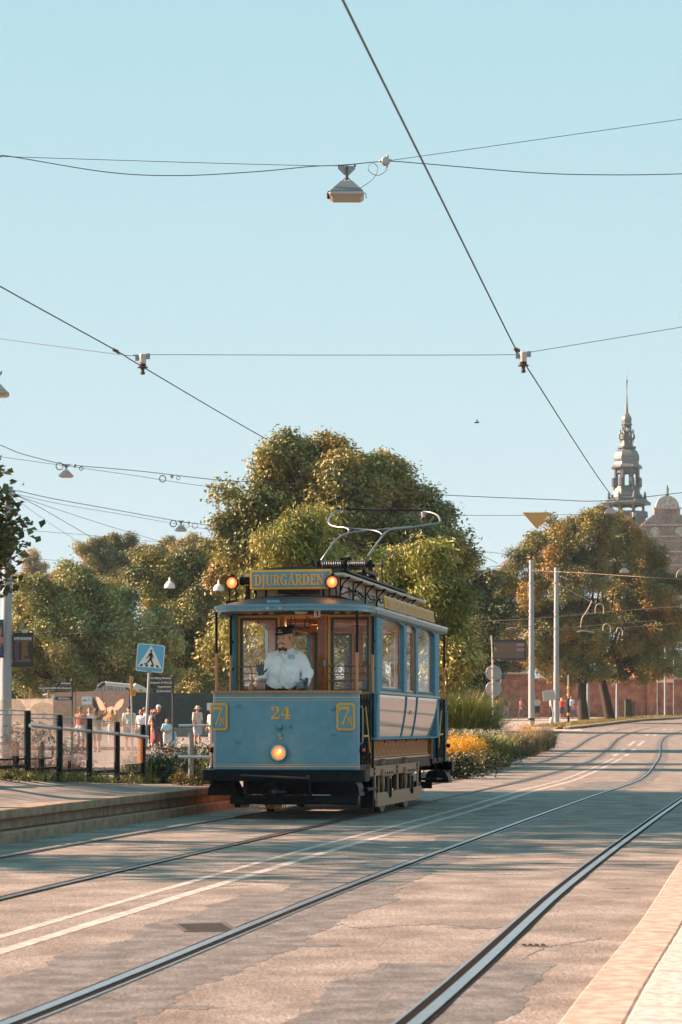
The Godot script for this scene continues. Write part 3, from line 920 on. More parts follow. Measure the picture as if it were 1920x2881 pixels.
func tree(called: String, label: String, z: float, trunk: Array, lobes: Array, count: int, leaf: Mesh, tones: Array, lump := 0.42, tr := 0.25, deep := 1.0, group := "") -> void:
	# trunk: [px at the ground, px at the fork, py of the fork]; lobes: [px, py, radius] in the photograph's scale at depth z
	var base := on_ground(trunk[0], z)
	var t := thing(called, label, "tree", base, 0.0, group)
	var s := z / F
	var fork := at(trunk[1], trunk[2], z) - base
	var g := G.new()
	g.tube([Vector3(0, -0.2, 0), Vector3(0, 0.3, 0), fork * 0.5 + Vector3(rng.randf_range(-0.1, 0.1), 0, 0), fork], [tr * 1.5, tr * 1.1, tr * 0.9, tr * 0.75], 9)
	part("trunk", g, m_bark, t)
	var xs := []; var cs := []
	var area := 0.0
	for l in lobes:
		area += l[2] * l[2]
	var nzz := FastNoiseLite.new()
	nzz.seed = int(z * 10.0) + lobes.size(); nzz.frequency = 0.35
	for l in lobes:
		var r: float = l[2] * s
		var c := at(l[0], l[1], z + rng.randf_range(-0.8, 0.8) * deep * 1.5) - base
		g = G.new()
		var mid := fork.lerp(c, 0.55) + Vector3(0, -r * 0.25, 0)
		g.tube([fork * 0.96, fork.lerp(mid, 0.6), mid, c + Vector3(0, r * 0.3, 0)], [tr * 0.5, tr * 0.36, tr * 0.24, 0.03], 6)
		part("limb", g, m_bark, t)
		# each lobe is a heap of leafy lumps on its outside
		var lumps := maxi(8, int(13.0 * pow(r / 1.3, 1.4)))
		var mine := int(count * l[2] * l[2] / area)
		var heads := []
		for i in lumps:
			var d := Vector3(rng.randfn(), rng.randfn() + 0.2, rng.randfn()).normalized()
			heads.append([c + d * r * rng.randf_range(0.5, 0.95) * Vector3(1, 0.95, deep), pow(r, 0.5) * rng.randf_range(0.5, 1.15) * lump, rng.randf_range(0.75, 1.2)])
		for i in mine:
			var h: Array = heads[rng.randi() % lumps]
			var d := Vector3(rng.randfn(), rng.randfn() * 0.8 + 0.45, rng.randfn()).normalized()
			var p: Vector3 = h[0] + d * h[1] * (rng.randf_range(0.7, 1.05) if i % 9 else rng.randf_range(1.0, 1.5)) * Vector3(1.15, 0.7, 1.15)
			var b := Basis.from_euler(Vector3(rng.randf_range(-0.5, 0.5), rng.randf() * TAU, rng.randf_range(-0.5, 0.5))).scaled(Vector3.ONE * rng.randf_range(0.7, 1.2))
			xs.append(Transform3D(b, p))
			var k := clampf(nzz.get_noise_3d(p.x, p.y, p.z) * 1.3 + 0.5 + rng.randf_range(-0.25, 0.25), 0.0, 0.999) * (tones.size() - 1)
			var a: Color = tones[int(k)]
			cs.append(a.lerp(tones[int(k) + 1], k - int(k)) * rng.randf_range(0.8, 1.2) * (h[2] as float))
	many("crown", leaf, m_leaf, t, xs, cs)

func C(r: float, g: float, b: float) -> Color:
	return Color(r, g, b)

func build_trees() -> void:
	var far := leaf_cluster(28, 0.5, 0.15, 0.11, 0.2, 5)
	var midl := leaf_cluster(16, 0.50, 0.20, 0.15, 0.3, 6)
	var hang := leaf_cluster(26, 0.46, 0.16, 0.05, 1.1, 7)
	var near := leaf_cluster(12, 0.30, 0.15, 0.13, 0.3, 8)
	var olive := [C(0.075, 0.106, 0.027), C(0.152, 0.179, 0.048), C(0.244, 0.247, 0.068), C(0.335, 0.292, 0.075)]
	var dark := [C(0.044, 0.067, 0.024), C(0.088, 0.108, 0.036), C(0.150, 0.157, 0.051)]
	var autumn := [C(0.085, 0.11, 0.032), C(0.155, 0.175, 0.048), C(0.235, 0.22, 0.056), C(0.32, 0.25, 0.055), C(0.37, 0.21, 0.05)]
	var light := [C(0.136, 0.158, 0.034), C(0.271, 0.284, 0.050), C(0.384, 0.346, 0.101)]
	var green := [C(0.133, 0.165, 0.052), C(0.284, 0.297, 0.099), C(0.451, 0.410, 0.152)]
	tree("big_maple", "largest tree, a broad round maple rising behind the tram's roof", 95.0, [1000, 990, 1750], [[840, 1365, 120], [715, 1440, 100], [960, 1362, 118], [1080, 1395, 105], [1175, 1470, 100], [1235, 1560, 90], [1000, 1490, 150], [765, 1540, 130], [665, 1520, 65], [870, 1610, 140], [1120, 1570, 130], [1000, 1710, 140], [820, 1760, 130], [1150, 1720, 110], [665, 1640, 80], [1290, 1590, 45], [690, 1800, 110], [930, 1268, 45], [800, 1300, 70]], 10500, far, olive + [C(0.27, 0.20, 0.055)], 0.4, 0.4)
	tree("drooping_tree", "pale green tree with drooping leaves between the tram's roof sign and the big maple", 62.0, [850, 870, 1800], [[835, 1510, 55], [795, 1570, 62], [880, 1570, 62], [935, 1630, 70], [850, 1660, 80], [760, 1650, 60], [900, 1470, 35], [800, 1780, 70], [690, 1790, 50]], 2300, hang, light, 0.34, 0.16)
	tree("drooping_tree", "pale green tree with drooping branches, right of the tram roof and pantograph", 60.0, [1150, 1150, 1850], [[1110, 1610, 55], [1185, 1605, 60], [1235, 1680, 60], [1150, 1690, 70], [1255, 1780, 55], [1275, 1860, 42], [1180, 1800, 75], [1240, 1905, 40], [1100, 1720, 60], [1060, 1640, 45], [1215, 1560, 35]], 3200, hang, light, 0.34, 0.16)
	tree("bushy_tree", "olive green bushy tree behind the grey hoarding, left of the crossing sign", 128.0, [210, 220, 1930], [[100, 1690, 75], [80, 1790, 70], [200, 1660, 80], [300, 1730, 90], [180, 1790, 105], [330, 1850, 105], [430, 1790, 75], [240, 1900, 85], [110, 1890, 80], [430, 1900, 70], [30, 1850, 70]], 6200, far, green, 0.4, 0.25)
	tree("bushy_tree", "darker tree with orange tinged top between the bushy tree and the tram", 138.0, [520, 520, 1900], [[430, 1620, 62], [520, 1610, 75], [565, 1710, 80], [480, 1730, 85], [575, 1820, 75], [500, 1850, 80], [590, 1580, 50], [620, 1900, 60], [555, 1940, 55], [620, 1700, 70]], 5200, far, olive, 0.4, 0.25)
	tree("oak", "distant brownish tree top against the sky at the left, above the bushy tree", 195.0, [320, 320, 1700], [[250, 1560, 40], [310, 1548, 40], [365, 1548, 42], [415, 1580, 45], [290, 1605, 55], [350, 1610, 60]], 2600, far, [C(0.114, 0.140, 0.057), C(0.247, 0.240, 0.076), C(0.380, 0.280, 0.076)], 0.34, 0.3)
	tree("oak", "distant grey brown tree top directly left of the big maple", 205.0, [520, 520, 1700], [[465, 1560, 45], [525, 1545, 42], [575, 1565, 45], [500, 1610, 60], [430, 1610, 45]], 2400, far, [C(0.190, 0.200, 0.095), C(0.304, 0.280, 0.114), C(0.380, 0.280, 0.095)], 0.34, 0.3)
	tree("birch", "slender pale birch against the sky at the far left", 230.0, [95, 95, 1640], [[95, 1562, 18], [82, 1590, 24], [108, 1598, 24], [96, 1625, 30], [60, 1640, 28], [130, 1640, 24]], 650, far, [C(0.304, 0.260, 0.152), C(0.418, 0.340, 0.190)], 0.4, 0.12)
	tree("low_tree", "small distant tree between the birch and the brownish tree top", 235.0, [200, 200, 1690], [[160, 1632, 24], [195, 1628, 30], [235, 1640, 34], [150, 1670, 40], [220, 1680, 45]], 1200, far, [C(0.228, 0.220, 0.095), C(0.380, 0.300, 0.095)], 0.4, 0.15)
	tree("street_tree", "dark maple branch reaching in at the left edge in front of the pole", 38.0, [-420, -400, 1750], [[-22, 1470, 28], [12, 1506, 22], [40, 1500, 14], [-14, 1560, 26], [-26, 1640, 28], [-4, 1450, 14], [-80, 1550, 60], [-180, 1400, 150], [-330, 1250, 220], [-450, 1500, 200], [-250, 1600, 140], [-560, 1300, 220], [-320, 1020, 170]], 3600, near, [C(0.057, 0.072, 0.023), C(0.133, 0.130, 0.038), C(0.323, 0.180, 0.038)], 0.42, 0.2)
	tree("park_maple", "green and orange maple with a straight dark trunk, behind the two grey poles", 162.0, [1642, 1640, 1900], [[1480, 1610, 85], [1560, 1535, 90], [1640, 1510, 85], [1440, 1700, 75], [1580, 1660, 125], [1700, 1590, 80], [1500, 1790, 105], [1620, 1780, 110], [1425, 1640, 45], [1590, 1870, 80], [1660, 1880, 60], [1690, 1480, 50], [1545, 1870, 60]], 7000, far, autumn, 0.36, 0.36)
	tree("park_maple", "orange tinged maple with a leaning trunk at the right edge, below the gable", 166.0, [1716, 1690, 1900], [[1745, 1520, 70], [1800, 1590, 80], [1780, 1690, 100], [1855, 1670, 70], [1730, 1780, 100], [1840, 1790, 80], [1890, 1730, 50], [1760, 1870, 70], [1840, 1870, 50], [1700, 1460, 35]], 6000, far, autumn, 0.36, 0.36)
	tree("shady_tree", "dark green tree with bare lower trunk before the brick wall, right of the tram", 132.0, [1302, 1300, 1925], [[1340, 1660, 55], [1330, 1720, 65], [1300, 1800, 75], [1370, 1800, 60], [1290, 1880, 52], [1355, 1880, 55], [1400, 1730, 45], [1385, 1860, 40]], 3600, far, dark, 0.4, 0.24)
	tree("background_tree", "grey green tree filling the gap left of the two grey poles", 195.0, [1400, 1400, 1900], [[1375, 1690, 65], [1425, 1760, 60], [1400, 1850, 60], [1330, 1650, 40], [1460, 1850, 60]], 2400, far, [C(0.114, 0.130, 0.057), C(0.247, 0.230, 0.095), C(0.361, 0.280, 0.114)], 0.4, 0.3)
	tree("background_tree", "light green tree beyond the lower brick wall at the right edge", 218.0, [1870, 1870, 1900], [[1890, 1810, 60], [1845, 1850, 55], [1910, 1880, 50], [1800, 1820, 60], [1870, 1760, 60]], 2600, far, [C(0.152, 0.180, 0.057), C(0.304, 0.300, 0.095)], 0.4, 0.3)
	# park trees beyond the right edge, mirrored in the tram's windows
	for e in [[26.0, 62.0, 8.0, 5.0], [36.0, 85.0, 9.0, 6.5], [52.0, 112.0, 10.0, 8.0], [44.0, 140.0, 10.0, 7.0], [70.0, 150.0, 11.0, 9.0]]:
		var px: float = 960.0 + e[0] / e[1] * F
		var py: float = 2045.0 - (e[2] - EYE) / e[1] * F
		var k: float = e[3] / e[1] * F
		tree("park_tree", "broad park tree beyond the right edge, mirrored in the tram's windows", e[1], [px, px, py + k * 0.9], [[px, py - k * 0.4, k * 0.6], [px - k * 0.5, py, k * 0.6], [px + k * 0.5, py, k * 0.6], [px, py + k * 0.6, k * 0.6], [px + k * 0.4, py + k * 0.7, k * 0.5]], 1500, far, autumn, 0.4, 0.3, 1.0, "park trees beyond the right edge")
	# the wood that closes the view behind everything
	for e in [[-80.0, 1850.0], [60.0, 1890.0], [200.0, 1900.0], [340.0, 1880.0], [480.0, 1880.0], [640.0, 1860.0], [780.0, 1840.0], [900.0, 1850.0], [1030.0, 1860.0], [1160.0, 1850.0]]:
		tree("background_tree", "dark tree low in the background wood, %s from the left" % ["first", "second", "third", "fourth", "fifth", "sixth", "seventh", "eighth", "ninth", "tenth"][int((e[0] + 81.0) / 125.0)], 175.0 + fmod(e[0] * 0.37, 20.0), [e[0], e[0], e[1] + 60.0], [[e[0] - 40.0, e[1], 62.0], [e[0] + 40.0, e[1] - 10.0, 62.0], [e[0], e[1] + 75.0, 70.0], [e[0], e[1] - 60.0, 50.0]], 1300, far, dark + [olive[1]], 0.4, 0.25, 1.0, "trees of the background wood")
	# street trees beyond the left edge of the picture, whose shadows cross the road
	for e in [[-11.5, 36.5, 7.5, 3.2], [-12.6, 31.0, 6.6, 2.1], [-15.0, 42.0, 9.0, 3.6], [-10.8, 24.5, 6.0, 1.7], [-21.0, 33.0, 12.5, 3.6], [-13.5, 21.5, 6.2, 2.2], [-11.5, 27.5, 6.6, 2.0], [-19.5, 74.0, 12.0, 4.0]]:
		var px: float = 960.0 + e[0] / e[1] * F
		var py: float = 2045.0 - (e[2] - EYE) / e[1] * F
		var k: float = e[3] / e[1] * F
		tree("street_tree", "leafy street tree beyond the left edge that shades the road", e[1], [px, px, py + k * 0.9], [[px, py - k * 0.5, k * 0.6], [px - k * 0.5, py, k * 0.6], [px + k * 0.5, py + k * 0.1, k * 0.6], [px, py + k * 0.5, k * 0.5], [px - k * 0.2, py, k * 0.6]], 900 if e[3] > 2.3 else 100, midl, green, 0.3, 0.2, 1.0, "street trees beyond the left edge")

# ---------------------------------------------------------------- the tram (x to its right side in the picture, z to its front, measured u backwards from the front axle)
func V(v: float, y: float, u: float) -> Vector3:
	return Vector3(v - 0.03, y, -u)

func tl(px: float, py: float, u: float) -> Vector3:   # the tram's own place of a point of the photograph, u behind the front axle
	var k := (px - 960.0) / F
	var v := (k * (30.5 + 0.982 * u) + 0.17 - 0.1888 * u) / (0.982 + k * 0.1888)
	return V(v, EYE - (py - 2045.0) * (30.5 + 0.982 * u - 0.1888 * v) / F, u)

func arc_path(hw: float, z: float, r: float, bow: float, back := 0.0, n := 6) -> Array:   # plan of a rounded front, from the right side to the left
	var p := []
	if back > 0.0:
		p.append(Vector2(hw, z - r - back))
	for i in n + 1:
		var a := PI / 2 * i / n
		p.append(Vector2(hw - r + cos(a) * r, z - r + sin(a) * r))
	for i in range(1, 8):
		var x := lerpf(hw - r, -(hw - r), i / 8.0)
		p.append(Vector2(x, z + bow * (1.0 - pow(x / (hw - r), 2))))
	for i in n + 1:
		var a := PI / 2 + PI / 2 * i / n
		p.append(Vector2(-(hw - r) + cos(a) * r, z - r + sin(a) * r))
	if back > 0.0:
		p.append(Vector2(-hw, z - r - back))
	return p

func gx(x: Transform3D) -> G:
	var g := G.new()
	g.xf = x
	return g

var tram: Node3D

func frame_rect(g: G, x0: float, x1: float, y0: float, y1: float, w: float, z0: float, z1: float) -> void:
	var zc := (z0 + z1) * 0.5; var d := absf(z1 - z0)
	g.box(Vector3((x0 + x1) * 0.5, y1 - w * 0.5, zc), Vector3(x1 - x0, w, d), 0.004)
	g.box(Vector3((x0 + x1) * 0.5, y0 + w * 0.5, zc), Vector3(x1 - x0, w, d), 0.004)
	g.box(Vector3(x0 + w * 0.5, (y0 + y1) * 0.5, zc), Vector3(w, y1 - y0 - 2 * w, d), 0.004)
	g.box(Vector3(x1 - w * 0.5, (y0 + y1) * 0.5, zc), Vector3(w, y1 - y0 - 2 * w, d), 0.004)

func lamp(parent: Node3D, c: Vector3, r: float, x: Transform3D, shell: Material, lit: bool, called: String) -> void:
	var t := x * Transform3D(Basis(Vector3.RIGHT, PI / 2), c)
	var g := gx(t)
	g.lathe([[r * 0.55, -r * 1.3], [r * 0.95, -r * 0.9], [r * 1.14, -0.02], [r * 1.2, 0.02], [r * 1.16, 0.03], [r * 0.98, 0.03], [r * 0.96, 0.0], [r * 0.8, -r * 0.4], [r * 0.4, -r * 0.8], [0.0, -r * 0.9]], 20)
	var o := part(called, g, shell, parent)
	g = gx(t)
	g.lathe([[r * 0.95, 0.004], [r * 0.7, 0.018], [r * 0.35, 0.025], [0.0, 0.027]], 20)
	part("lens", g, glow(1.0, 0.38, 0.17, 0.095) if lit else M(0.5, 0.4, 0.3, 0.1), o)
	if lit:
		g = gx(t)
		g.ball(Vector3(r * 0.2, 0.03, -r * 0.28), Vector3(r * 0.2, r * 0.16, r * 0.26))
		part("bulb", g, glow(1.0, 0.62, 0.30, 1.1), o)
		var l := OmniLight3D.new()
		l.name = nm(o, "lamp_light")
		l.light_color = Color(1.0, 0.62, 0.3); l.light_energy = 0.02; l.light_size = r; l.omni_range = 30.0; l.omni_attenuation = 2.0; l.shadow_enabled = true
		l.position = t * Vector3(0, 0.06, 0)
		o.add_child(l)

func tram_end(front: bool) -> void:
	var x := Transform3D() if front else Transform3D(Basis(Vector3.UP, PI), Vector3(0, 0, -1.7))
	var t := tram
	var dash := arc_path(0.90, 2.85, 0.10, 0.02)
	var g := gx(x)
	g.wall(dash, 0.60, 1.51, 0.0, 0.035)
	var d := part("dash", g, m_blue, t)
	g = gx(x)
	g.wall(dash, 1.512, 1.545, 0.022, 0.10)
	part("wooden_rail", g, m_wood, d)
	for b in [[1.456, 1.468], [1.427, 1.432], [0.655, 0.660], [0.630, 0.642]]:
		g = gx(x)
		g.wall(dash, b[0], b[1], 0.0025)
		part("gold_stripe", g, M(0.62, 0.40, 0.19, 0.5), d)
	# bumper
	var bp := arc_path(1.0, 3.02, 0.14, 0.03, 0.25)
	g = gx(x)
	g.wall(bp, 0.462, 0.594, 0.0, 0.0)
	var pl := PackedVector2Array()
	for e in bp:
		pl.append(Vector2(e.x, e.y))
	for yy in [[0.594, 1.0], [0.462, -1.0]]:
		var ix := Geometry2D.triangulate_polygon(pl)
		for i in range(0, ix.size(), 3):
			g.tri(Vector3(pl[ix[i]].x, yy[0], pl[ix[i]].y), Vector3(pl[ix[i + 1]].x, yy[0], pl[ix[i + 1]].y), Vector3(pl[ix[i + 2]].x, yy[0], pl[ix[i + 2]].y), Vector3.UP * yy[1])
	var bm := part("bumper", g, m_black, t)
	for e in [-0.8, -0.62, 0.7, 0.86]:
		for yy in [0.50, 0.555]:
			g = gx(x)
			g.ball(Vector3(e, yy, 3.035), Vector3(0.014, 0.014, 0.01), 6, 4)
			part("rivet", g, m_black, bm)
	g = gx(x)
	g.tube([Vector3(-0.48, 0.53, 3.05), Vector3(-0.47, 0.53, 3.085), Vector3(0.33, 0.50, 3.085), Vector3(0.34, 0.50, 3.04)], 0.014, 8)
	g.ball(Vector3(0.335, 0.51, 3.07), Vector3(0.025, 0.03, 0.025))
	part("step_bar", g, M(0.05, 0.055, 0.06, 0.3, 0.5), bm)
	# guard frame, life guard board, coupler
	g = gx(x)
	for s in [-0.46, 0.33]:
		g.box(Vector3(s, 0.36, 2.93), Vector3(0.055, 0.22, 0.03), 0.01)
	g.box(Vector3(-0.065, 0.265, 2.93), Vector3(0.845, 0.045, 0.03), 0.01)
	part("guard_frame", g, m_black, t)
	g = gx(x)
	g.box(Vector3(0.12, 0.235, 2.86), Vector3(1.57, 0.11, 0.04), 0.012)
	part("life_guard_board", g, m_black, t)
	g = gx(x)
	for i in 26:
		g.box(Vector3(-0.54 + i * 0.022, 0.155, 2.84), Vector3(0.008, 0.05 + (i % 3) * 0.012, 0.01))
	part("brush", g, m_brown, t)
	g = gx(x)
	g.tube([Vector3(-0.09, 0.33, 2.6), Vector3(-0.09, 0.33, 2.97)], 0.05, 10)
	g.ball(Vector3(-0.09, 0.33, 3.0), Vector3(0.05, 0.045, 0.06))
	g.box(Vector3(-0.0, 0.335, 3.0), Vector3(0.12, 0.03, 0.05), 0.01)
	part("coupler", g, M(0.04, 0.045, 0.05, 0.35, 0.6), t)
	g = gx(x)
	g.tube([Vector3(-0.22, 0.28, 2.99), Vector3(-0.24, 0.36, 3.0), Vector3(-0.19, 0.42, 3.0), Vector3(-0.10, 0.43, 3.0)], 0.014, 6)
	part("hose", g, m_black, t)
	# sand box, gong and steps under the platform corners
	for s in [-1.0, 1.0]:
		g = gx(x)
		g.prism(PackedVector2Array([Vector2(-0.24, 0.28), Vector2(0.12, 0.28), Vector2(0.10, 0.40), Vector2(0.06, 0.46), Vector2(-0.18, 0.46), Vector2(-0.23, 0.36)]), -0.25, 0.10, Transform3D(Basis(), Vector3(0.76 * s, 0, 2.55)))
		part("sand_box", g, m_black, t)
		g = gx(x)
		g.prism(PackedVector2Array([Vector2(2.62, 0.46), Vector2(1.72, 0.46), Vector2(1.70, 0.34), Vector2(1.86, 0.33), Vector2(1.98, 0.36), Vector2(2.02, 0.46), Vector2(2.08, 0.58), Vector2(2.5, 0.6)]), -0.02, 0.02, Transform3D(Basis(Vector3.UP, -PI / 2), Vector3(0.84 * s, 0, 0)))
		g.box(Vector3(0.80 * s, 0.345, 1.98), Vector3(0.24, 0.035, 0.62), 0.008)
		part("boarding_step", g, m_black, t)
		# posts at the dash corner and at the gate: brass below, black above
		for p in [[0.865, 2.74], [0.90, 1.86]]:
			var top: float = 2.5
			g = gx(x)
			g.tube([Vector3(p[0] * s, 2.0, p[1]), Vector3(p[0] * s, top, p[1])], 0.017, 8)
			var po := part("post", g, m_black, t)
			g = gx(x)
			g.tube([Vector3(p[0] * s, 1.53, p[1]), Vector3(p[0] * s, 2.0, p[1])], 0.0185, 8)
			part("brass_sleeve", g, m_brass, po)
			g = gx(x)
			g.tube([Vector3(p[0] * s, 0.6, p[1]), Vector3(p[0] * s, 1.53, p[1])], 0.016, 8)
			part("lower_post", g, m_black, po)
		# folding lattice gate
		g = gx(x)
		for i in 4:
			var z0 := 1.9 + i * 0.2
			g.tube([Vector3(0.87 * s, 0.66, z0), Vector3(0.87 * s, 1.5, z0)], 0.012, 6)
		for k in 5:
			for i in 3:
				var z0 := 1.9 + i * 0.2
				g.tube([Vector3(0.87 * s, 0.7 + k * 0.16, z0), Vector3(0.87 * s, 0.86 + k * 0.16, z0 + 0.2)], 0.007, 5)
				g.tube([Vector3(0.875 * s, 0.86 + k * 0.16, z0), Vector3(0.875 * s, 0.7 + k * 0.16, z0 + 0.2)], 0.007, 5)
		var ga := part("lattice_gate", g, m_black, t)
		g = gx(x)
		g.bar(Vector3(0.89 * s, 0.80, 2.0), Vector3(0.89 * s, 1.35, 2.3), 0.012, 0.03)
		g.bar(Vector3(0.89 * s, 1.0, 2.45), Vector3(0.89 * s, 1.0, 2.1), 0.012, 0.02)
		part("yellow_bar", g, m_gold, ga)
		# small red marker lamps on the dash sides
		g = gx(x)
		g.ball(Vector3(0.93 * s, 0.83, 2.72), Vector3(0.03, 0.035, 0.035))
		var mk := part("marker_lamp", g, m_black, t)
		g = gx(x)
		g.ball(Vector3(0.945 * s, 0.83, 2.735), Vector3(0.022, 0.026, 0.026))
		part("lens", g, M(0.6, 0.08, 0.03, 0.2), mk)
		g = gx(x)
		g.tube([Vector3(0.90 * s, 1.36, 2.70), Vector3(0.925 * s, 1.33, 2.69), Vector3(0.925 * s, 0.93, 2.69), Vector3(0.90 * s, 0.9, 2.70)], 0.009, 6)
		part("grab_handle", g, M(0.2, 0.3, 0.35, 0.3, 0.4), t)
	# platform floor
	g = gx(x)
	g.box(Vector3(0, 0.615, 2.22), Vector3(1.72, 0.07, 1.2))
	part("platform_floor", g, m_black, t)
	# bulkhead: blue corner posts, gilded frames, windows and the door opening
	var bz := 1.65
	for s in [-1.0, 1.0]:
		g = gx(x)
		g.box(Vector3(0.893 * s, 1.74, bz + 0.02), Vector3(0.09, 1.57, 0.2), 0.012)
		part("corner_post", g, m_side, t)
		for yy in [2.17, 1.83]:
			g = gx(x)
			g.box(Vector3(0.90 * s, yy, bz + 0.125), Vector3(0.03, 0.035, 0.02), 0.006)
			part("hinge", g, m_black, t)
	g = gx(x)
	g.box(Vector3(0, 2.535, bz), Vector3(1.70, 0.07, 0.08), 0.006)
	part("header", g, M(0.02, 0.08, 0.13, 0.4), t)
	g = gx(x)
	g.box(Vector3(0, 1.08, bz), Vector3(1.70, 0.86, 0.05))
	part("lower_panel", g, m_wood, t)
	for s in [-1.0, 1.0]:
		g = gx(x)
		frame_rect(g, minf(s * 0.85, s * 0.31), maxf(s * 0.85, s * 0.31), 1.52, 2.505, 0.026, bz - 0.02, bz + 0.055)
		var fr := part("gilded_frame", g, m_gold, t)
		g = gx(x)
		frame_rect(g, minf(s * 0.823, s * 0.337), maxf(s * 0.823, s * 0.337), 1.547, 2.478, 0.034, bz - 0.015, bz + 0.03)
		part("blue_frame", g, M(0.035, 0.075, 0.10, 0.4), fr)
		g = gx(x)
		g.quad(Vector3(s * 0.37, 1.58, bz), Vector3(s * 0.79, 1.58, bz), Vector3(s * 0.79, 2.445, bz), Vector3(s * 0.37, 2.445, bz), Vector3.BACK)
		part("pane", g, m_glass, fr)
		for yy in [1.866, 1.778, 1.686]:
			g = gx(x)
			g.tube([Vector3(s * 0.30, yy, bz + 0.075), Vector3(s * 0.86, yy, bz + 0.075)], 0.008, 6)
			part("guard_bar", g, m_brass, fr)
		g = gx(x)
		g.box(Vector3(s * 0.275, 2.0, bz - 0.03), Vector3(0.045, 1.0, 0.10), 0.006)
		part("door_jamb", g, m_wood, t)
		for k in 3:
			g = gx(x)
			g.box(Vector3(s * (0.42 + k * 0.14), 2.53, bz + 0.043), Vector3(0.06, 0.018, 0.004))
			part("small_plate", g, M(0.5, 0.47, 0.42, 0.6), t)
	g = gx(x)
	g.box(Vector3(0, 2.50, bz + 0.02), Vector3(0.62, 0.022, 0.07), 0.004)
	part("gilded_lintel", g, m_gold, t)
	# open sliding door leaf of oiled wood, pushed to the right
	g = gx(x)
	g.box(Vector3(0.21, 2.0, bz - 0.10), Vector3(0.13, 1.0, 0.035), 0.005)
	var dl := part("door", g, m_wood, t)
	g = gx(x)
	g.ball(Vector3(0.235, 1.70, bz - 0.06), Vector3(0.018, 0.05, 0.02)); g.ball(Vector3(0.235, 1.60, bz - 0.06), Vector3(0.018, 0.03, 0.02))
	part("handle", g, m_brass, dl)
	g = gx(x)
	g.box(Vector3(0.265, 1.9, bz + 0.05), Vector3(0.04, 0.08, 0.04), 0.008)
	part("switch_box", g, M(0.25, 0.36, 0.38, 0.5), dl)

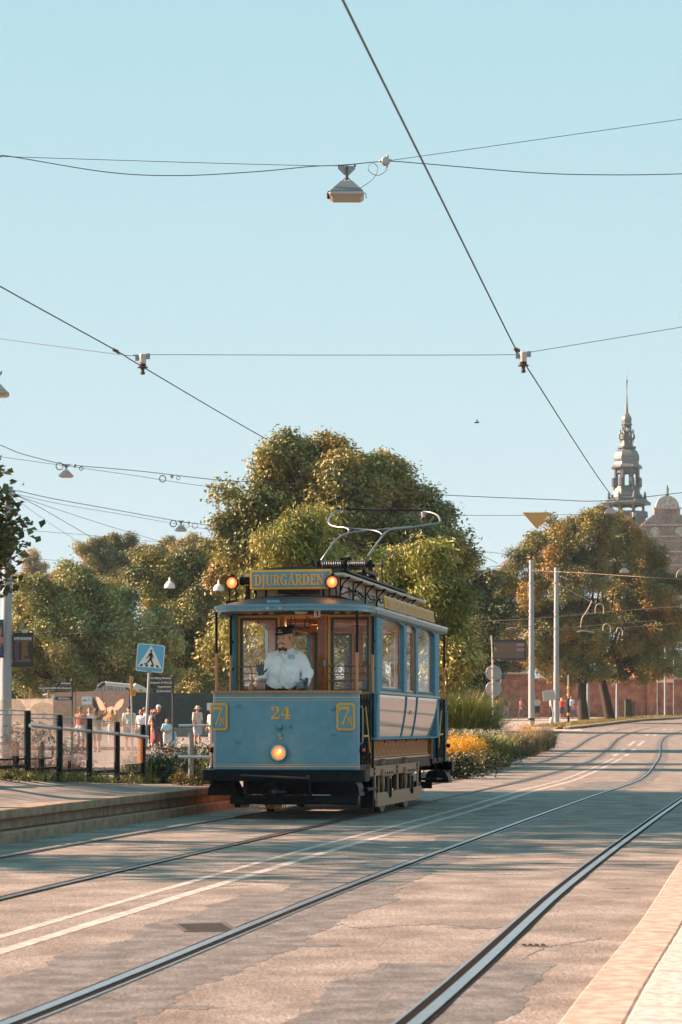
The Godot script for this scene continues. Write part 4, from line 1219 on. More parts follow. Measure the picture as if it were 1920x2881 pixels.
func build_tram() -> void:
	tram = thing("tram", "old pale blue single-deck tram with gilded trim, number 24, coming towards the viewer", "tram")
	tram.transform = TT
	var t := tram
	var panel := textured(M(0.15, 0.135, 0.12, 0.25), t_fine, 0.8, false)
	panel.clearcoat_enabled = true; panel.clearcoat = 1.0; panel.clearcoat_roughness = 0.04
	tram_end(true)
	tram_end(false)
	var g := G.new()
	# fittings of the front dash
	g = G.new()
	for p in [[0.18, 0.06]]:
		pass
	text("24", 0.15, m_gold, t, Transform3D(Basis(), Vector3(-0.04, 1.275, 2.872)), "number", true, 1.05)
	for p in [[-0.80, -0.16, 2.862], [0.752, 0.035, 2.866]]:
		var b := Transform3D(Basis(Vector3.UP, p[1]), Vector3(p[0], 1.232, p[2]))
		g = gx(b)
		var o := PackedVector2Array([Vector2(-0.112, -0.14), Vector2(-0.085, -0.165), Vector2(0.085, -0.165), Vector2(0.112, -0.14), Vector2(0.112, 0.14), Vector2(0.085, 0.165), Vector2(-0.085, 0.165), Vector2(-0.112, 0.14)])
		g.prism(o, 0.0, 0.014)
		var pt := part("route_plate", g, m_gold, t)
		g = gx(b)
		g.prism(PackedVector2Array([Vector2(-0.088, -0.122), Vector2(-0.072, -0.139), Vector2(0.072, -0.139), Vector2(0.088, -0.122), Vector2(0.088, 0.122), Vector2(0.072, 0.139), Vector2(-0.072, 0.139), Vector2(-0.088, 0.122)]), 0.014, 0.017)
		part("field", g, m_blue, pt)
		text("7", 0.215, m_gold, pt, b * Transform3D(Basis(), Vector3(-0.018, 0.006, 0.019)), "numeral", true, 0.86)
		text("N", 0.10, m_gold, pt, b * Transform3D(Basis(), Vector3(0.048, -0.055, 0.021)), "letter", true, 0.62)
	lamp(t, Vector3(-0.055, 0.80, 2.905), 0.083, Transform3D(), m_blue, true, "headlamp")
	for k in [[-0.05, 1.119, 0.046], [0.067, 1.119, 0.03], [-0.05, 1.014, 0.042]]:
		g = gx(Transform3D(Basis(Vector3.RIGHT, PI / 2), Vector3(k[0], k[1], 2.865)))
		g.lathe([[k[2] * 1.15, 0.0], [k[2] * 1.15, 0.012], [k[2] * 0.85, 0.018], [k[2] * 0.8, 0.05], [k[2] * 0.6, 0.062], [0.0, 0.066]], 14)
		part("cable_socket", g, m_blue, t)
	for k in [[-0.565, 1.365], [-0.565, 0.93], [0.60, 1.325], [0.60, 1.02]]:
		g = G.new()
		g.box(Vector3(k[0], k[1], 2.872), Vector3(0.055, 0.03, 0.014), 0.005)
		g.box(Vector3(k[0] + 0.005, k[1], 2.882), Vector3(0.012, 0.038, 0.012), 0.004)
		part("bracket", g, m_blue, t)
	# brake column and controller seen over the dash
	g = gx(Transform3D(Basis(), tl(708, 1945, -2.55) * Vector3(1, 0, 1)))
	g.lathe([[0.022, 0.62], [0.022, 1.54], [0.036, 1.555], [0.038, 1.60], [0.026, 1.625], [0.012, 1.64], [0.0, 1.645]], 12)
	g.tube([Vector3(0, 1.63, 0), Vector3(0.01, 1.70, 0.01), Vector3(0.008, 1.78, 0.03), Vector3(-0.005, 1.83, 0.04)], [0.012, 0.010, 0.010, 0.014], 6)
	g.ball(Vector3(-0.006, 1.845, 0.042), Vector3(0.016, 0.018, 0.016), 8, 5)
	part("brake_column", g, m_brass, t)
	g = gx(Transform3D(Basis(), tl(850, 1945, -2.5) * Vector3(1, 0, 1)))
	g.box(Vector3(0, 1.07, 0), Vector3(0.34, 0.90, 0.22), 0.02)
	part("controller", g, m_black, t)
	g = G.new()
	var hc := tl(863, 1930, -2.5)
	g.tube([hc + Vector3(-0.1, -0.06, 0), hc + Vector3(0, -0.035, 0)], 0.012, 6)
	g.tube([hc + Vector3(0, -0.06, 0), hc + Vector3(0, -0.01, 0), hc + Vector3(0, 0.03, 0), hc + Vector3(0, 0.085, 0), hc + Vector3(0, 0.1, 0)], [0.012, 0.014, 0.019, 0.027, 0.015], 10)
	part("controller_handle", g, M(0.03, 0.05, 0.055, 0.25), t)
	for e in [[818.0, 1940.0], [840.0, 1938.0]]:
		g = G.new()
		var c := tl(e[0], e[1], -2.5)
		g.ball(c, Vector3(0.025, 0.02, 0.02)); g.tube([c, c + Vector3(-0.05, -0.03, 0.01)], 0.008, 5)
		part("brass_lever", g, m_brass, t)
	# side walls
	for s in [-1.0, 1.0]:
		var mx := Transform3D(Basis.from_scale(Vector3(s, 1, 1)), Vector3.ZERO)
		var pil := [[-1.72, -1.40], [0.29, 0.50], [1.30, 1.49], [3.05, 3.40]]
		for p in pil:
			g = gx(mx)
			g.box(Vector3(0.915, 2.01, -(p[0] + p[1]) * 0.5), Vector3(0.05, 0.92, p[1] - p[0]), 0.008)
			var wp := part("window_pillar", g, m_side, t)
			g = gx(mx)
			g.box(Vector3(0.878, 2.01, -(p[0] + p[1]) * 0.5), Vector3(0.018, 0.92, p[1] - p[0] + 0.05), 0.004)
			part("wood_lining", g, m_wood, wp)
		g = gx(mx)
		g.box(Vector3(0.915, 2.513, -0.84), Vector3(0.045, 0.03, 5.12))
		part("letterboard", g, m_side, t)
		for b in [[-1.40, 0.29], [0.50, 1.30], [1.49, 3.05]]:
			var w: float = b[1] - b[0]
			var arch := PackedVector2Array([Vector2(-w / 2, 0.085), Vector2(-w / 2, 0.0)])
			for i in 11:
				var a := PI * (1.0 - i / 10.0)
				arch.append(Vector2(cos(a) * (w / 2 - 0.02), 0.0 + pow(sin(a), 0.7) * 0.062))
			arch.append(Vector2(w / 2, 0.0)); arch.append(Vector2(w / 2, 0.085))
			g = gx(mx * Transform3D(Basis(Vector3.UP, PI / 2), Vector3(0.915, 2.412, -(b[0] + b[1]) * 0.5)))
			g.prism(arch, -0.025, 0.025)
			var wa := part("window_arch", g, m_side, t)
			g = gx(mx * Transform3D(Basis(Vector3.UP, PI / 2), Vector3(0.878, 2.409, -(b[0] + b[1]) * 0.5)))
			g.prism(arch, -0.009, 0.009)
			part("wood_lining", g, m_wood, wa)
			g = gx(mx)
			var c: float = -(b[0] + b[1]) * 0.5
			var fw := 0.05 if b[0] == 0.50 else 0.022
			g.box(Vector3(0.900, 1.59, c), Vector3(0.03, 0.03, w), 0.004)
			g.box(Vector3(0.900, 2.01, c - w / 2 + fw / 2), Vector3(0.03, 0.81, fw), 0.004); g.box(Vector3(0.900, 2.01, c + w / 2 - fw / 2), Vector3(0.03, 0.81, fw), 0.004)
			if b[0] == 0.50:
				g.box(Vector3(0.895, 2.43, c), Vector3(0.02, 0.10, w - 0.02), 0.004)
			var sash := part("window_sash", g, m_wood if b[0] == 0.50 else m_side, t)
			g = gx(mx)
			g.quad(Vector3(0.897, 1.59, c - w / 2 + 0.02), Vector3(0.897, 1.59, c + w / 2 - 0.02), Vector3(0.897, 2.47, c + w / 2 - 0.02), Vector3(0.897, 2.47, c - w / 2 + 0.02), Vector3.RIGHT)
			part("pane", g, m_glass, sash)
		# sill, curved lower panels in three fields, lip, brown skirt with a stencilled monogram
		g = gx(mx)
		g.prism(PackedVector2Array([Vector2(0.88, 1.515), Vector2(0.955, 1.515), Vector2(0.965, 1.53), Vector2(0.955, 1.545), Vector2(0.89, 1.575), Vector2(0.88, 1.575)]), -3.42, 1.70)
		part("window_sill", g, m_cream, t)
		for f in [[-1.75, 0.48], [0.50, 1.395], [1.415, 3.38]]:
			g = gx(mx)
			var prof := []
			for i in 11:
				var q := i / 10.0
				prof.append(Vector2(0.935 - 0.075 * pow(q, 1.6), 1.512 - 0.53 * q))
			for i in 10:
				var a: Vector2 = prof[i]; var b: Vector2 = prof[i + 1]
				var na := Vector3(1, -0.14 * pow(i / 10.0, 0.6), 0).normalized(); var nb := Vector3(1, -0.14 * pow((i + 1) / 10.0, 0.6), 0).normalized()
				g.q4(Vector3(a.x, a.y, -f[0]), Vector3(a.x, a.y, -f[1]), Vector3(b.x, b.y, -f[1]), Vector3(b.x, b.y, -f[0]), na, na, nb, nb)
			part("side_panel", g, panel, t)
		g = gx(mx)
		g.box(Vector3(0.84, 1.25, -0.83), Vector3(0.03, 0.52, 5.1))
		for u in [-1.76, 0.49, 1.405, 3.39]:
			var rib := []
			for i in 11:
				var q := i / 10.0
				rib.append(Vector3(0.938 - 0.075 * pow(q, 1.6), 1.512 - 0.53 * q, -u))
			g.tube(rib, 0.012, 5)
		part("panel_beading", g, m_side, t)
		g = gx(mx)
		g.prism(PackedVector2Array([Vector2(0.78, 0.985), Vector2(0.865, 0.985), Vector2(0.935, 0.965), Vector2(0.935, 0.95), Vector2(0.78, 0.945)]), -3.3, 1.9)
		part("lip", g, m_side, t)
		g = gx(mx)
		g.box(Vector3(0.86, 0.835, -0.40), Vector3(0.03, 0.21, 4.6), 0.006)
		var sk := part("skirt_board", g, m_brown, t)
		g = gx(mx)
		g.box(Vector3(0.875, 0.735, -0.40), Vector3(0.03, 0.018, 4.62), 0.004); g.box(Vector3(0.872, 0.835, -2.66), Vector3(0.02, 0.20, 0.05), 0.004)
		part("skirt_trim", g, m_truck, sk)
		for i in 6:
			g = gx(mx)
			g.ball(Vector3(0.878, 0.925, 1.75 - i * 0.86), Vector3(0.012, 0.018, 0.018), 6, 4)
			part("bolt", g, m_black, sk)
		if s > 0.0:
			text("SSB", 0.075, M(0.50, 0.28, 0.13, 0.6), sk, Transform3D(Basis(Vector3.UP, PI / 2), Vector3(0.878, 0.83, 0.15)), "stencil", true, 0.5)
			text("24", 0.06, m_gold, t, Transform3D(Basis(Vector3.UP, PI / 2), Vector3(0.93, 1.30, -0.95)), "number", true, 1.0)
		# truck side: upper beam, struts, hornblocks and springs, lower board with two notches
		g = gx(mx)
		g.box(Vector3(0.86, 0.555, -0.03), Vector3(0.04, 0.125, 3.84), 0.008)
		var tk := part("truck_beam", g, m_truck, t)
		for u in [-1.67, 0.04, 1.73]:
			g = gx(mx)
			g.box(Vector3(0.89, 0.42, -u), Vector3(0.02, 0.42, 0.06), 0.004)
			part("strut", g, m_truck, tk)
			for yy in [0.53, 0.59]:
				g = gx(mx)
				g.ball(Vector3(0.903, yy, -u + 0.06), Vector3(0.01, 0.014, 0.014), 6, 4)
				part("bolt", g, m_black, tk)
		for u in [-0.81, 0.96]:
			g = gx(mx)
			g.box(Vector3(0.90, 0.53, -u), Vector3(0.05, 0.10, 0.74), 0.015)
			var hb := part("spring_plate", g, m_truck, tk)
			for k in 5:
				g = gx(mx)
				g.ball(Vector3(0.928, 0.525, -u - 0.27 + k * 0.135), Vector3(0.01, 0.016, 0.022), 6, 4)
				part("bolt", g, m_black, hb)
			g = gx(mx)
			for e in [-0.33, 0.22]:
				g.tube([Vector3(0.89, 0.48, -u - e), Vector3(0.89, 0.36, -u - e * 0.8), Vector3(0.87, 0.27, -u - e * 0.55)], [0.035, 0.028, 0.02], 6)
			part("horn", g, m_truck, tk)
			g = gx(mx)
			g.box(Vector3(0.87, 0.36, -u), Vector3(0.10, 0.22, 0.20), 0.02)
			g.box(Vector3(0.92, 0.33, -u - 0.13), Vector3(0.03, 0.24, 0.05), 0.006)
			part("axle_box", g, m_black, tk)
			g = gx(mx)
			for k in 4:
				g.lathe([[0.07, 0.0], [0.085, 0.008], [0.07, 0.016]], 10, Transform3D(Basis(), Vector3(0.80, 0.62 + k * 0.022, -u)))
			part("coil_spring", g, m_truck, tk)
		g = gx(mx * Transform3D(Basis(Vector3.UP, PI / 2), Vector3(0.90, 0, 0)))
		g.prism(PackedVector2Array([Vector2(-1.6, 0.115), Vector2(1.95, 0.115), Vector2(1.95, 0.285), Vector2(1.24, 0.285), Vector2(1.18, 0.20), Vector2(0.98, 0.20), Vector2(0.92, 0.285), Vector2(-0.50, 0.285), Vector2(-0.56, 0.19), Vector2(-0.78, 0.19), Vector2(-0.84, 0.285), Vector2(-1.6, 0.285)]), -0.015, 0.015)
		part("wheel_guard_board", g, m_truck, t)
		for e in [1.68, -2.02]:
			g = gx(mx)
			g.box(Vector3(0.80, 0.22, e), Vector3(0.16, 0.24, 0.14), 0.01)
			part("guard_end", g, m_black, t)
		# inner wheels
		for u in [-0.35, 1.55]:
			g = gx(mx * Transform3D(Basis(Vector3.BACK, -PI / 2), Vector3(0.6675, 0.335, -u)))
			g.lathe([[0.05, 0.08], [0.24, 0.06], [0.27, 0.09], [0.335, 0.09], [0.335, 0.0], [0.36, -0.01], [0.36, -0.03], [0.25, -0.03], [0.05, -0.02]], 28)
			part("wheel", g, M(0.28, 0.19, 0.13, 0.5, 0.3), t)
		# cornice over the windows, clerestory side, brackets
		g = gx(mx)
		g.prism(PackedVector2Array([Vector2(0.91, 2.47), Vector2(0.95, 2.475), Vector2(0.99, 2.50), Vector2(1.0, 2.53), Vector2(0.91, 2.54)]), -3.9, 2.1)
		part("cornice", g, textured(M(0.24, 0.29, 0.30, 0.5), t_soft, 0.8, false), t)
		g = gx(mx)
		g.box(Vector3(0.50, 2.84, -0.97), Vector3(0.03, 0.24, 6.1))
		var cs := part("clerestory_side", g, m_cream, t)
		for i in 7:
			g = gx(mx)
			var u := -1.65 + i * 0.86
			g.box(Vector3(0.517, 2.79, -u), Vector3(0.006, 0.10, 0.62))
			part("clerestory_pane", g, M(0.16, 0.07, 0.03, 0.12), cs)
			g = gx(mx)
			g.box(Vector3(0.525, 2.85, -u), Vector3(0.03, 0.02, 0.66), 0.003)
			part("clerestory_bar", g, m_cream, cs)
			g = gx(mx)
			g.tube([Vector3(0.53, 2.70, -u + 0.42), Vector3(0.535, 2.93, -u + 0.42), Vector3(0.66, 2.945, -u + 0.42)], 0.012, 5)
			g.tube([Vector3(0.54, 2.78, -u + 0.42), Vector3(0.57, 2.87, -u + 0.42), Vector3(0.64, 2.94, -u + 0.42)], 0.010, 5)
			part("roof_bracket", g, m_black, cs)
		g = gx(mx)
		var cable := []
		for i in 30:
			cable.append(Vector3(0.60 + 0.02 * sin(i * 0.7), 2.83 - 0.06 * absf(sin(i * 0.45)), 1.9 - i * 0.1))
		g.tube(cable, 0.012, 5)
		part("roof_cable", g, m_black, t)
	# roof
	var ol := []
	for i in 72:
		var a := TAU * i / 72.0
		var c := cos(a); var sn := sin(a)
		var xx := signf(c) * pow(absf(c), 0.55) * 0.985
		var zz := signf(sn) * pow(absf(sn), 0.62) * 1.25
		ol.append(Vector2(xx, (1.76 if sn >= 0 else -3.46) + zz))
	g = G.new()
	for i in 72:
		var a: Vector2 = ol[i]; var b: Vector2 = ol[(i + 1) % 72]
		for k in 6:
			var q := []
			for e in [[a, k], [b, k], [b, k + 1], [a, k + 1]]:
				var f: float = e[1] / 6.0
				var inner := Vector2(0, clampf(e[0].y, -3.4, 1.7))
				var p: Vector2 = inner.lerp(e[0], f)
				q.append(Vector3(p.x, 2.575 + 0.17 * (1.0 - f * f), p.y))
			var up := Vector3.UP + Vector3(a.x, 0, 0) * 0.4 * k / 6.0
			g.quad(q[0], q[1], q[2], q[3], up)
	part("roof", g, m_roof, t)
	g = G.new()
	var olr := ol.duplicate(); olr.append(ol[0])
	g.wall(olr, 2.50, 2.575, 0.0, 0.05)
	g.wall(olr, 2.545, 2.575, 0.018, 0.018)
	part("fascia", g, m_blue, t)
	g = G.new()
	for i in 72:
		var a: Vector2 = ol[i]; var b: Vector2 = ol[(i + 1) % 72]
		g.tri(Vector3(0, 2.565, clampf(a.y, -3.4, 1.7)), Vector3(a.x * 0.98, 2.52, a.y), Vector3(b.x * 0.98, 2.52, b.y), Vector3.DOWN)
		g.tri(Vector3(0, 2.565, clampf(a.y, -3.4, 1.7)), Vector3(0, 2.565, clampf(b.y, -3.4, 1.7)), Vector3(b.x * 0.98, 2.52, b.y), Vector3.DOWN)
	part("ceiling", g, textured(M(0.62, 0.42, 0.30, 0.5), t_dirt, 0.8, false), t)
	for e in [[-0.02, 1.9, -0.1, 3.0], [0.0, 1.9, 0.62, 2.72], [0.0, 1.9, -0.62, 2.72]]:
		g = G.new()
		g.bar(Vector3(e[0], 2.752, e[1]), Vector3(e[2], 2.60, e[3]), 0.05, 0.03, 0.008)
		part("roof_rib", g, m_roof, t)
	g = G.new()
	g.box(Vector3(-0.1, 2.60, 3.0), Vector3(0.16, 0.05, 0.06), 0.012)
	part("fascia_box", g, m_blue, t)
	for e in [-0.17, -0.02]:
		g = gx(Transform3D(Basis(Vector3.RIGHT, PI / 2), Vector3(e, 2.528, 3.0)))
		g.lathe([[0.022, 0.0], [0.024, 0.012], [0.012, 0.02], [0.0, 0.02]], 10)
		part("plug_socket", g, M(0.45, 0.40, 0.33, 0.4, 0.4), t)
	g = gx(Transform3D(Basis(), Vector3(0.13, 2.47, 2.5)))
	g.lathe([[0.0, 0.0], [0.07, 0.012], [0.085, 0.035]], 12)
	part("platform_lamp", g, M(0.6, 0.55, 0.5, 0.4), t)
	# clerestory ends and roof
	g = G.new()
	for z in [2.08, -4.02]:
		g.box(Vector3(0, 2.84, z), Vector3(1.0, 0.24, 0.03))
	part("clerestory_end", g, m_cream, t)
	g = G.new()
	g.box(Vector3(0, 2.965, -0.97), Vector3(1.26, 0.05, 6.5), 0.015)
	var cr := part("clerestory_roof", g, m_cream, t)
	g = G.new()
	g.prism(PackedVector2Array([Vector2(-0.60, 2.992), Vector2(0.60, 2.992), Vector2(0.35, 3.06), Vector2(0.0, 3.085), Vector2(-0.35, 3.06)]), -4.15, 2.2)
	part("roof_cover", g, m_roof, cr)
	for s in [-1.0, 1.0]:
		g = G.new()
		g.box(Vector3(0.40 * s, 3.085, -1.2), Vector3(0.10, 0.03, 4.6), 0.006)
		part("roof_walkway", g, m_black, cr)
	# destination sign over the front, with roof lamps beside it
	g = G.new()
	g.box(Vector3(-0.04, 2.91, 2.30), Vector3(1.02, 0.245, 0.05), 0.012)
	var ds := part("destination_sign", g, m_gold, t)
	g = G.new()
	g.box(Vector3(-0.04, 2.91, 2.318), Vector3(0.965, 0.192, 0.022), 0.003)
	part("field", g, m_blue, ds)
	text("DJURGÅRDEN", 0.128, m_gold, ds, Transform3D(Basis(), Vector3(-0.055, 2.905, 2.332)), "lettering", true, 0.70)
	g = G.new()
	g.box(Vector3(0.05, 2.765, 2.25), Vector3(0.5, 0.05, 0.10)); g.tube([Vector3(-0.36, 2.70, 2.27), Vector3(-0.36, 2.80, 2.27)], 0.015, 6); g.tube([Vector3(0.36, 2.70, 2.27), Vector3(0.36, 2.80, 2.27)], 0.015, 6)
	part("sign_mount", g, m_black, ds)
	for c in [Vector3(-0.765, 2.875, 2.36), Vector3(0.495, 2.867, 2.40)]:
		lamp(t, c, 0.072, Transform3D(), m_black, true, "roof_lamp")
		g = G.new()
		g.tube([c + Vector3(-0.045, -0.22, -0.04), c + Vector3(-0.04, -0.06, -0.04)], 0.009, 6); g.tube([c + Vector3(0.045, -0.22, -0.04), c + Vector3(0.04, -0.06, -0.04)], 0.009, 6)
		g.lathe([[0.03, 0.07], [0.02, 0.10], [0.0, 0.105]], 8, Transform3D(Basis(), c + Vector3(0, 0.01, -0.04)))
		g.prism(PackedVector2Array([Vector2(-0.085, -0.30), Vector2(0.085, -0.30), Vector2(0.07, -0.215), Vector2(-0.065, -0.215)]), -0.09, 0.02, Transform3D(Basis(), c))
		part("lamp_stand", g, m_black, t)
	g = G.new()
	g.tube([Vector3(-0.60, 2.62, 2.30), Vector3(-0.58, 2.72, 2.28), Vector3(-0.585, 2.84, 2.26)], [0.045, 0.03, 0.035], 8)
	g.box(Vector3(-0.60, 2.90, 2.26), Vector3(0.13, 0.09, 0.08), 0.02); g.ball(Vector3(-0.655, 2.90, 2.28), Vector3(0.04, 0.055, 0.05))
	part("roof_bell", g, m_black, t)
	# side destination boards
	for s in [-1.0, 1.0]:
		var b := Transform3D(Basis(Vector3.UP, PI / 2 * s) * Basis(Vector3.RIGHT, -0.10), Vector3(0.93 * s, 2.685, -0.87))
		g = gx(b)
		g.box(Vector3.ZERO, Vector3(4.1, 0.165, 0.03), 0.01)
		var sb := part("side_board", g, m_gold, t)
		g = gx(b)
		g.box(Vector3(0, 0, 0.012), Vector3(4.0, 0.125, 0.014), 0.002)
		part("field", g, textured(M(0.24, 0.25, 0.22, 0.4), t_dirt, 1.0, false), sb)
		text("NORRMALMSTORG – STRANDVÄGEN – DJURGÅRDEN", 0.082, m_gold, sb, b * Transform3D(Basis(), Vector3(0, 0, 0.021)), "lettering", true, 1.28)
		g = gx(b)
		for e in [-1.9, 0.0, 1.9]:
			g.prism(PackedVector2Array([Vector2(-0.08, -0.16), Vector2(0.08, -0.16), Vector2(0.0, -0.07)]), -0.03, -0.016, Transform3D(Basis(), Vector3(e, 0, 0)))
		part("board_bracket", g, m_black, sb)
	g = G.new()
	g.box(Vector3(0.355, 2.475, 2.62), Vector3(0.078, 0.085, 0.012), 0.006)
	g.box(Vector3(0.355, 2.525, 2.62), Vector3(0.02, 0.03, 0.012))
	var n1 := part("run_number_plate", g, M(0.70, 0.62, 0.55, 0.5), t)
	text("1", 0.06, m_black, n1, Transform3D(Basis(), Vector3(0.355, 2.473, 2.628)), "numeral", false)
	# underframe and inside
	g = G.new()
	g.box(Vector3(0, 0.62, -0.85), Vector3(1.66, 0.14, 5.0)); g.box(Vector3(0, 0.45, -0.6), Vector3(1.0, 0.30, 2.6)); g.box(Vector3(0, 0.40, 2.35), Vector3(1.1, 0.22, 0.25))
	for u in [-0.35, 1.55]:
		g.tube([Vector3(-0.7, 0.335, -u), Vector3(0.7, 0.335, -u)], 0.06, 8)
	part("underframe", g, m_black, t)
	g = G.new()
	g.box(Vector3(0, 0.70, -0.85), Vector3(1.66, 0.03, 5.0))
	part("floor", g, m_wood, t)
	for s in [-1.0, 1.0]:
		g = G.new()
		g.box(Vector3(0.66 * s, 1.08, -0.85), Vector3(0.42, 0.06, 4.7), 0.015)
		g.box(Vector3(0.84 * s, 1.38, -0.85), Vector3(0.03, 0.5, 4.7), 0.01); g.box(Vector3(0.50 * s, 0.88, -0.85), Vector3(0.03, 0.34, 4.7))
		part("bench", g, m_wood, t)
	g = G.new()
	g.box(Vector3(0, 2.50, -0.85), Vector3(1.0, 0.02, 0.05)); g.box(Vector3(0, 2.48, -2.2), Vector3(1.7, 0.06, 0.06)); g.box(Vector3(0, 2.48, 0.6), Vector3(1.7, 0.06, 0.06))
	part("ceiling_beam", g, m_wood, t)
	for e in [[825.0, 1745.0], [866.0, 1752.0]]:
		g = G.new()
		var c := tl(e[0], e[1], -1.2)
		var lp := [Vector3(c.x - 0.006, 2.53, c.z)]
		for i in 13:
			var a := PI * 0.5 + PI * 0.22 + i / 12.0 * (TAU - PI * 0.44)
			lp.append(Vector3(c.x + cos(a) * 0.038, c.y - 0.02 + sin(a) * 0.05, c.z))
		lp.append(Vector3(c.x + 0.006, 2.53, c.z))
		g.tube(lp, 0.006, 5)
		part("hanging_strap", g, m_black, t)
	var lc := tl(899, 1772, -0.6)
	g = gx(Transform3D(Basis(), lc))
	g.lathe([[0.11, 0.065], [0.06, 0.085], [0.03, 0.10], [0.02, 0.16]], 12)
	g.lathe([[0.02, 0.06], [0.024, 0.09]], 8)
	var il := part("ceiling_lamp", g, m_brass, t)
	g = G.new()
	g.ball(lc + Vector3(0, 0.02, 0), Vector3(0.026, 0.042, 0.026))
	part("bulb", g, glow(1.0, 0.50, 0.22, 1.6), il)
	var om := OmniLight3D.new()
	om.name = nm(il, "lamp_light")
	om.light_color = Color(1.0, 0.65, 0.36); om.light_energy = 0.06; om.light_size = 0.03; om.omni_range = 20.0; om.omni_attenuation = 2.0; om.shadow_enabled = true
	om.position = lc + Vector3(0, 0.02, 0)
	il.add_child(om)
	build_pantograph(t)

func build_pantograph(t: Node3D) -> void:
	var steel := M(0.20, 0.23, 0.25, 0.4, 0.5)
	var g := G.new()
	for s in [-1.0, 1.0]:
		g.bar(Vector3(-0.36, 3.14, -0.85 + 0.35 * s), Vector3(0.40, 3.14, -0.85 + 0.35 * s), 0.06, 0.08, 0.01)
		for e in [-0.33, 0.35]:
			g.lathe([[0.05, 3.05], [0.06, 3.09], [0.045, 3.11]], 8, Transform3D(Basis(), Vector3(e, 0, -0.85 + 0.35 * s)))
		g.bar(Vector3(0.36 * s, 3.20, -0.45), Vector3(0.36 * s, 3.20, -1.3), 0.05, 0.06, 0.01)
	g.tube([Vector3(-0.40, 3.30, -1.0), Vector3(0.42, 3.30, -1.0)], 0.022, 8)
	g.box(Vector3(0.02, 3.30, -1.0), Vector3(0.05, 0.18, 0.10), 0.01); g.box(Vector3(0.36, 3.30, -1.0), Vector3(0.06, 0.16, 0.10), 0.01); g.box(Vector3(-0.36, 3.30, -1.0), Vector3(0.06, 0.16, 0.10), 0.01)
	g.box(Vector3(0.02, 3.40, -1.0), Vector3(0.16, 0.03, 0.06), 0.008)
	part("collector_base", g, m_black, t)
	for h in [[-0.30, -0.02], [0.06, 0.31]]:
		g = G.new()
		var p := []
		var turns := 9
		for i in turns * 10 + 1:
			var a := TAU * i / 10.0
			p.append(Vector3(lerpf(h[0], h[1], i / (turns * 10.0)), 3.31 + cos(a) * 0.062, -1.0 + sin(a) * 0.062))
		g.tube(p, 0.0105, 5)
		part("coil_spring", g, M(0.07, 0.075, 0.08, 0.35, 0.5), t)
	# the bow: two uprights that fork into a wide loop (places read from the picture, leaning backwards)
	var q := func(cx: float, cy: float, u: float) -> Vector3: return tl(900 + cx / 3.92, 1400 + cy / 3.92, u)
	g = G.new()
	g.tube(smooth([q.call(20, 690, 1.0), q.call(60, 630, 1.0), q.call(150, 500, 1.1), q.call(230, 430, 1.2), q.call(310, 390, 1.3), q.call(318, 350, 1.35), q.call(270, 330, 1.4), q.call(200, 325, 1.5), q.call(135, 308, 1.6), q.call(98, 280, 1.7), q.call(110, 225, 1.9), q.call(150, 170, 2.1), q.call(230, 143, 2.3), q.call(400, 133, 2.4), q.call(700, 135, 2.45), q.call(1000, 145, 2.4), q.call(1200, 160, 2.3), q.call(1290, 190, 2.1), q.call(1325, 240, 1.9), q.call(1310, 278, 1.7), q.call(1200, 300, 1.6), q.call(1000, 330, 1.45), q.call(820, 350, 1.35), q.call(740, 375, 1.3), q.call(690, 430, 1.2), q.call(600, 550, 1.1), q.call(530, 650, 1.0)]), 0.0135, 7)
	part("collector_bow", g, steel, t)
	g = G.new()
	g.tube(smooth([q.call(230, 430, 1.2), q.call(330, 390, 1.3), q.call(480, 370, 1.4), q.call(700, 350, 1.5), q.call(900, 330, 1.55), q.call(1020, 318, 1.6)]), 0.010, 6)
	g.tube(smooth([q.call(270, 330, 1.4), q.call(400, 345, 1.45), q.call(560, 358, 1.4), q.call(650, 378, 1.3), q.call(690, 410, 1.2)]), 0.010, 6)
	part("collector_fork", g, steel, t)
	g = G.new()
	g.bar(q.call(200, 128, 2.35), q.call(1180, 142, 2.35), 0.03, 0.02)
	part("contact_strip", g, m_black, t)
	g = G.new()
	g.tube([q.call(720, 660, 1.8), q.call(1130, 355, 1.7)], 0.009, 5)
	g.tube([q.call(285, 425, 1.3), q.call(530, 600, 1.6)], 0.007, 5)
	g.tube([q.call(690, 960, 2.4), q.call(685, 690, 2.4)], 0.012, 5); g.ball(q.call(690, 750, 2.4), Vector3(0.025, 0.04, 0.025), 6, 4)
	part("stay_rod", g, m_wire, t)

func smooth(p: Array, n := 4) -> Array:
	var r := []
	for i in p.size() - 1:
		var a: Vector3 = p[maxi(i - 1, 0)]; var b: Vector3 = p[i]; var c: Vector3 = p[i + 1]; var d: Vector3 = p[mini(i + 2, p.size() - 1)]
		for k in n:
			r.append(b.cubic_interpolate(c, a, d, float(k) / n))
	r.append(p[p.size() - 1])
	return r

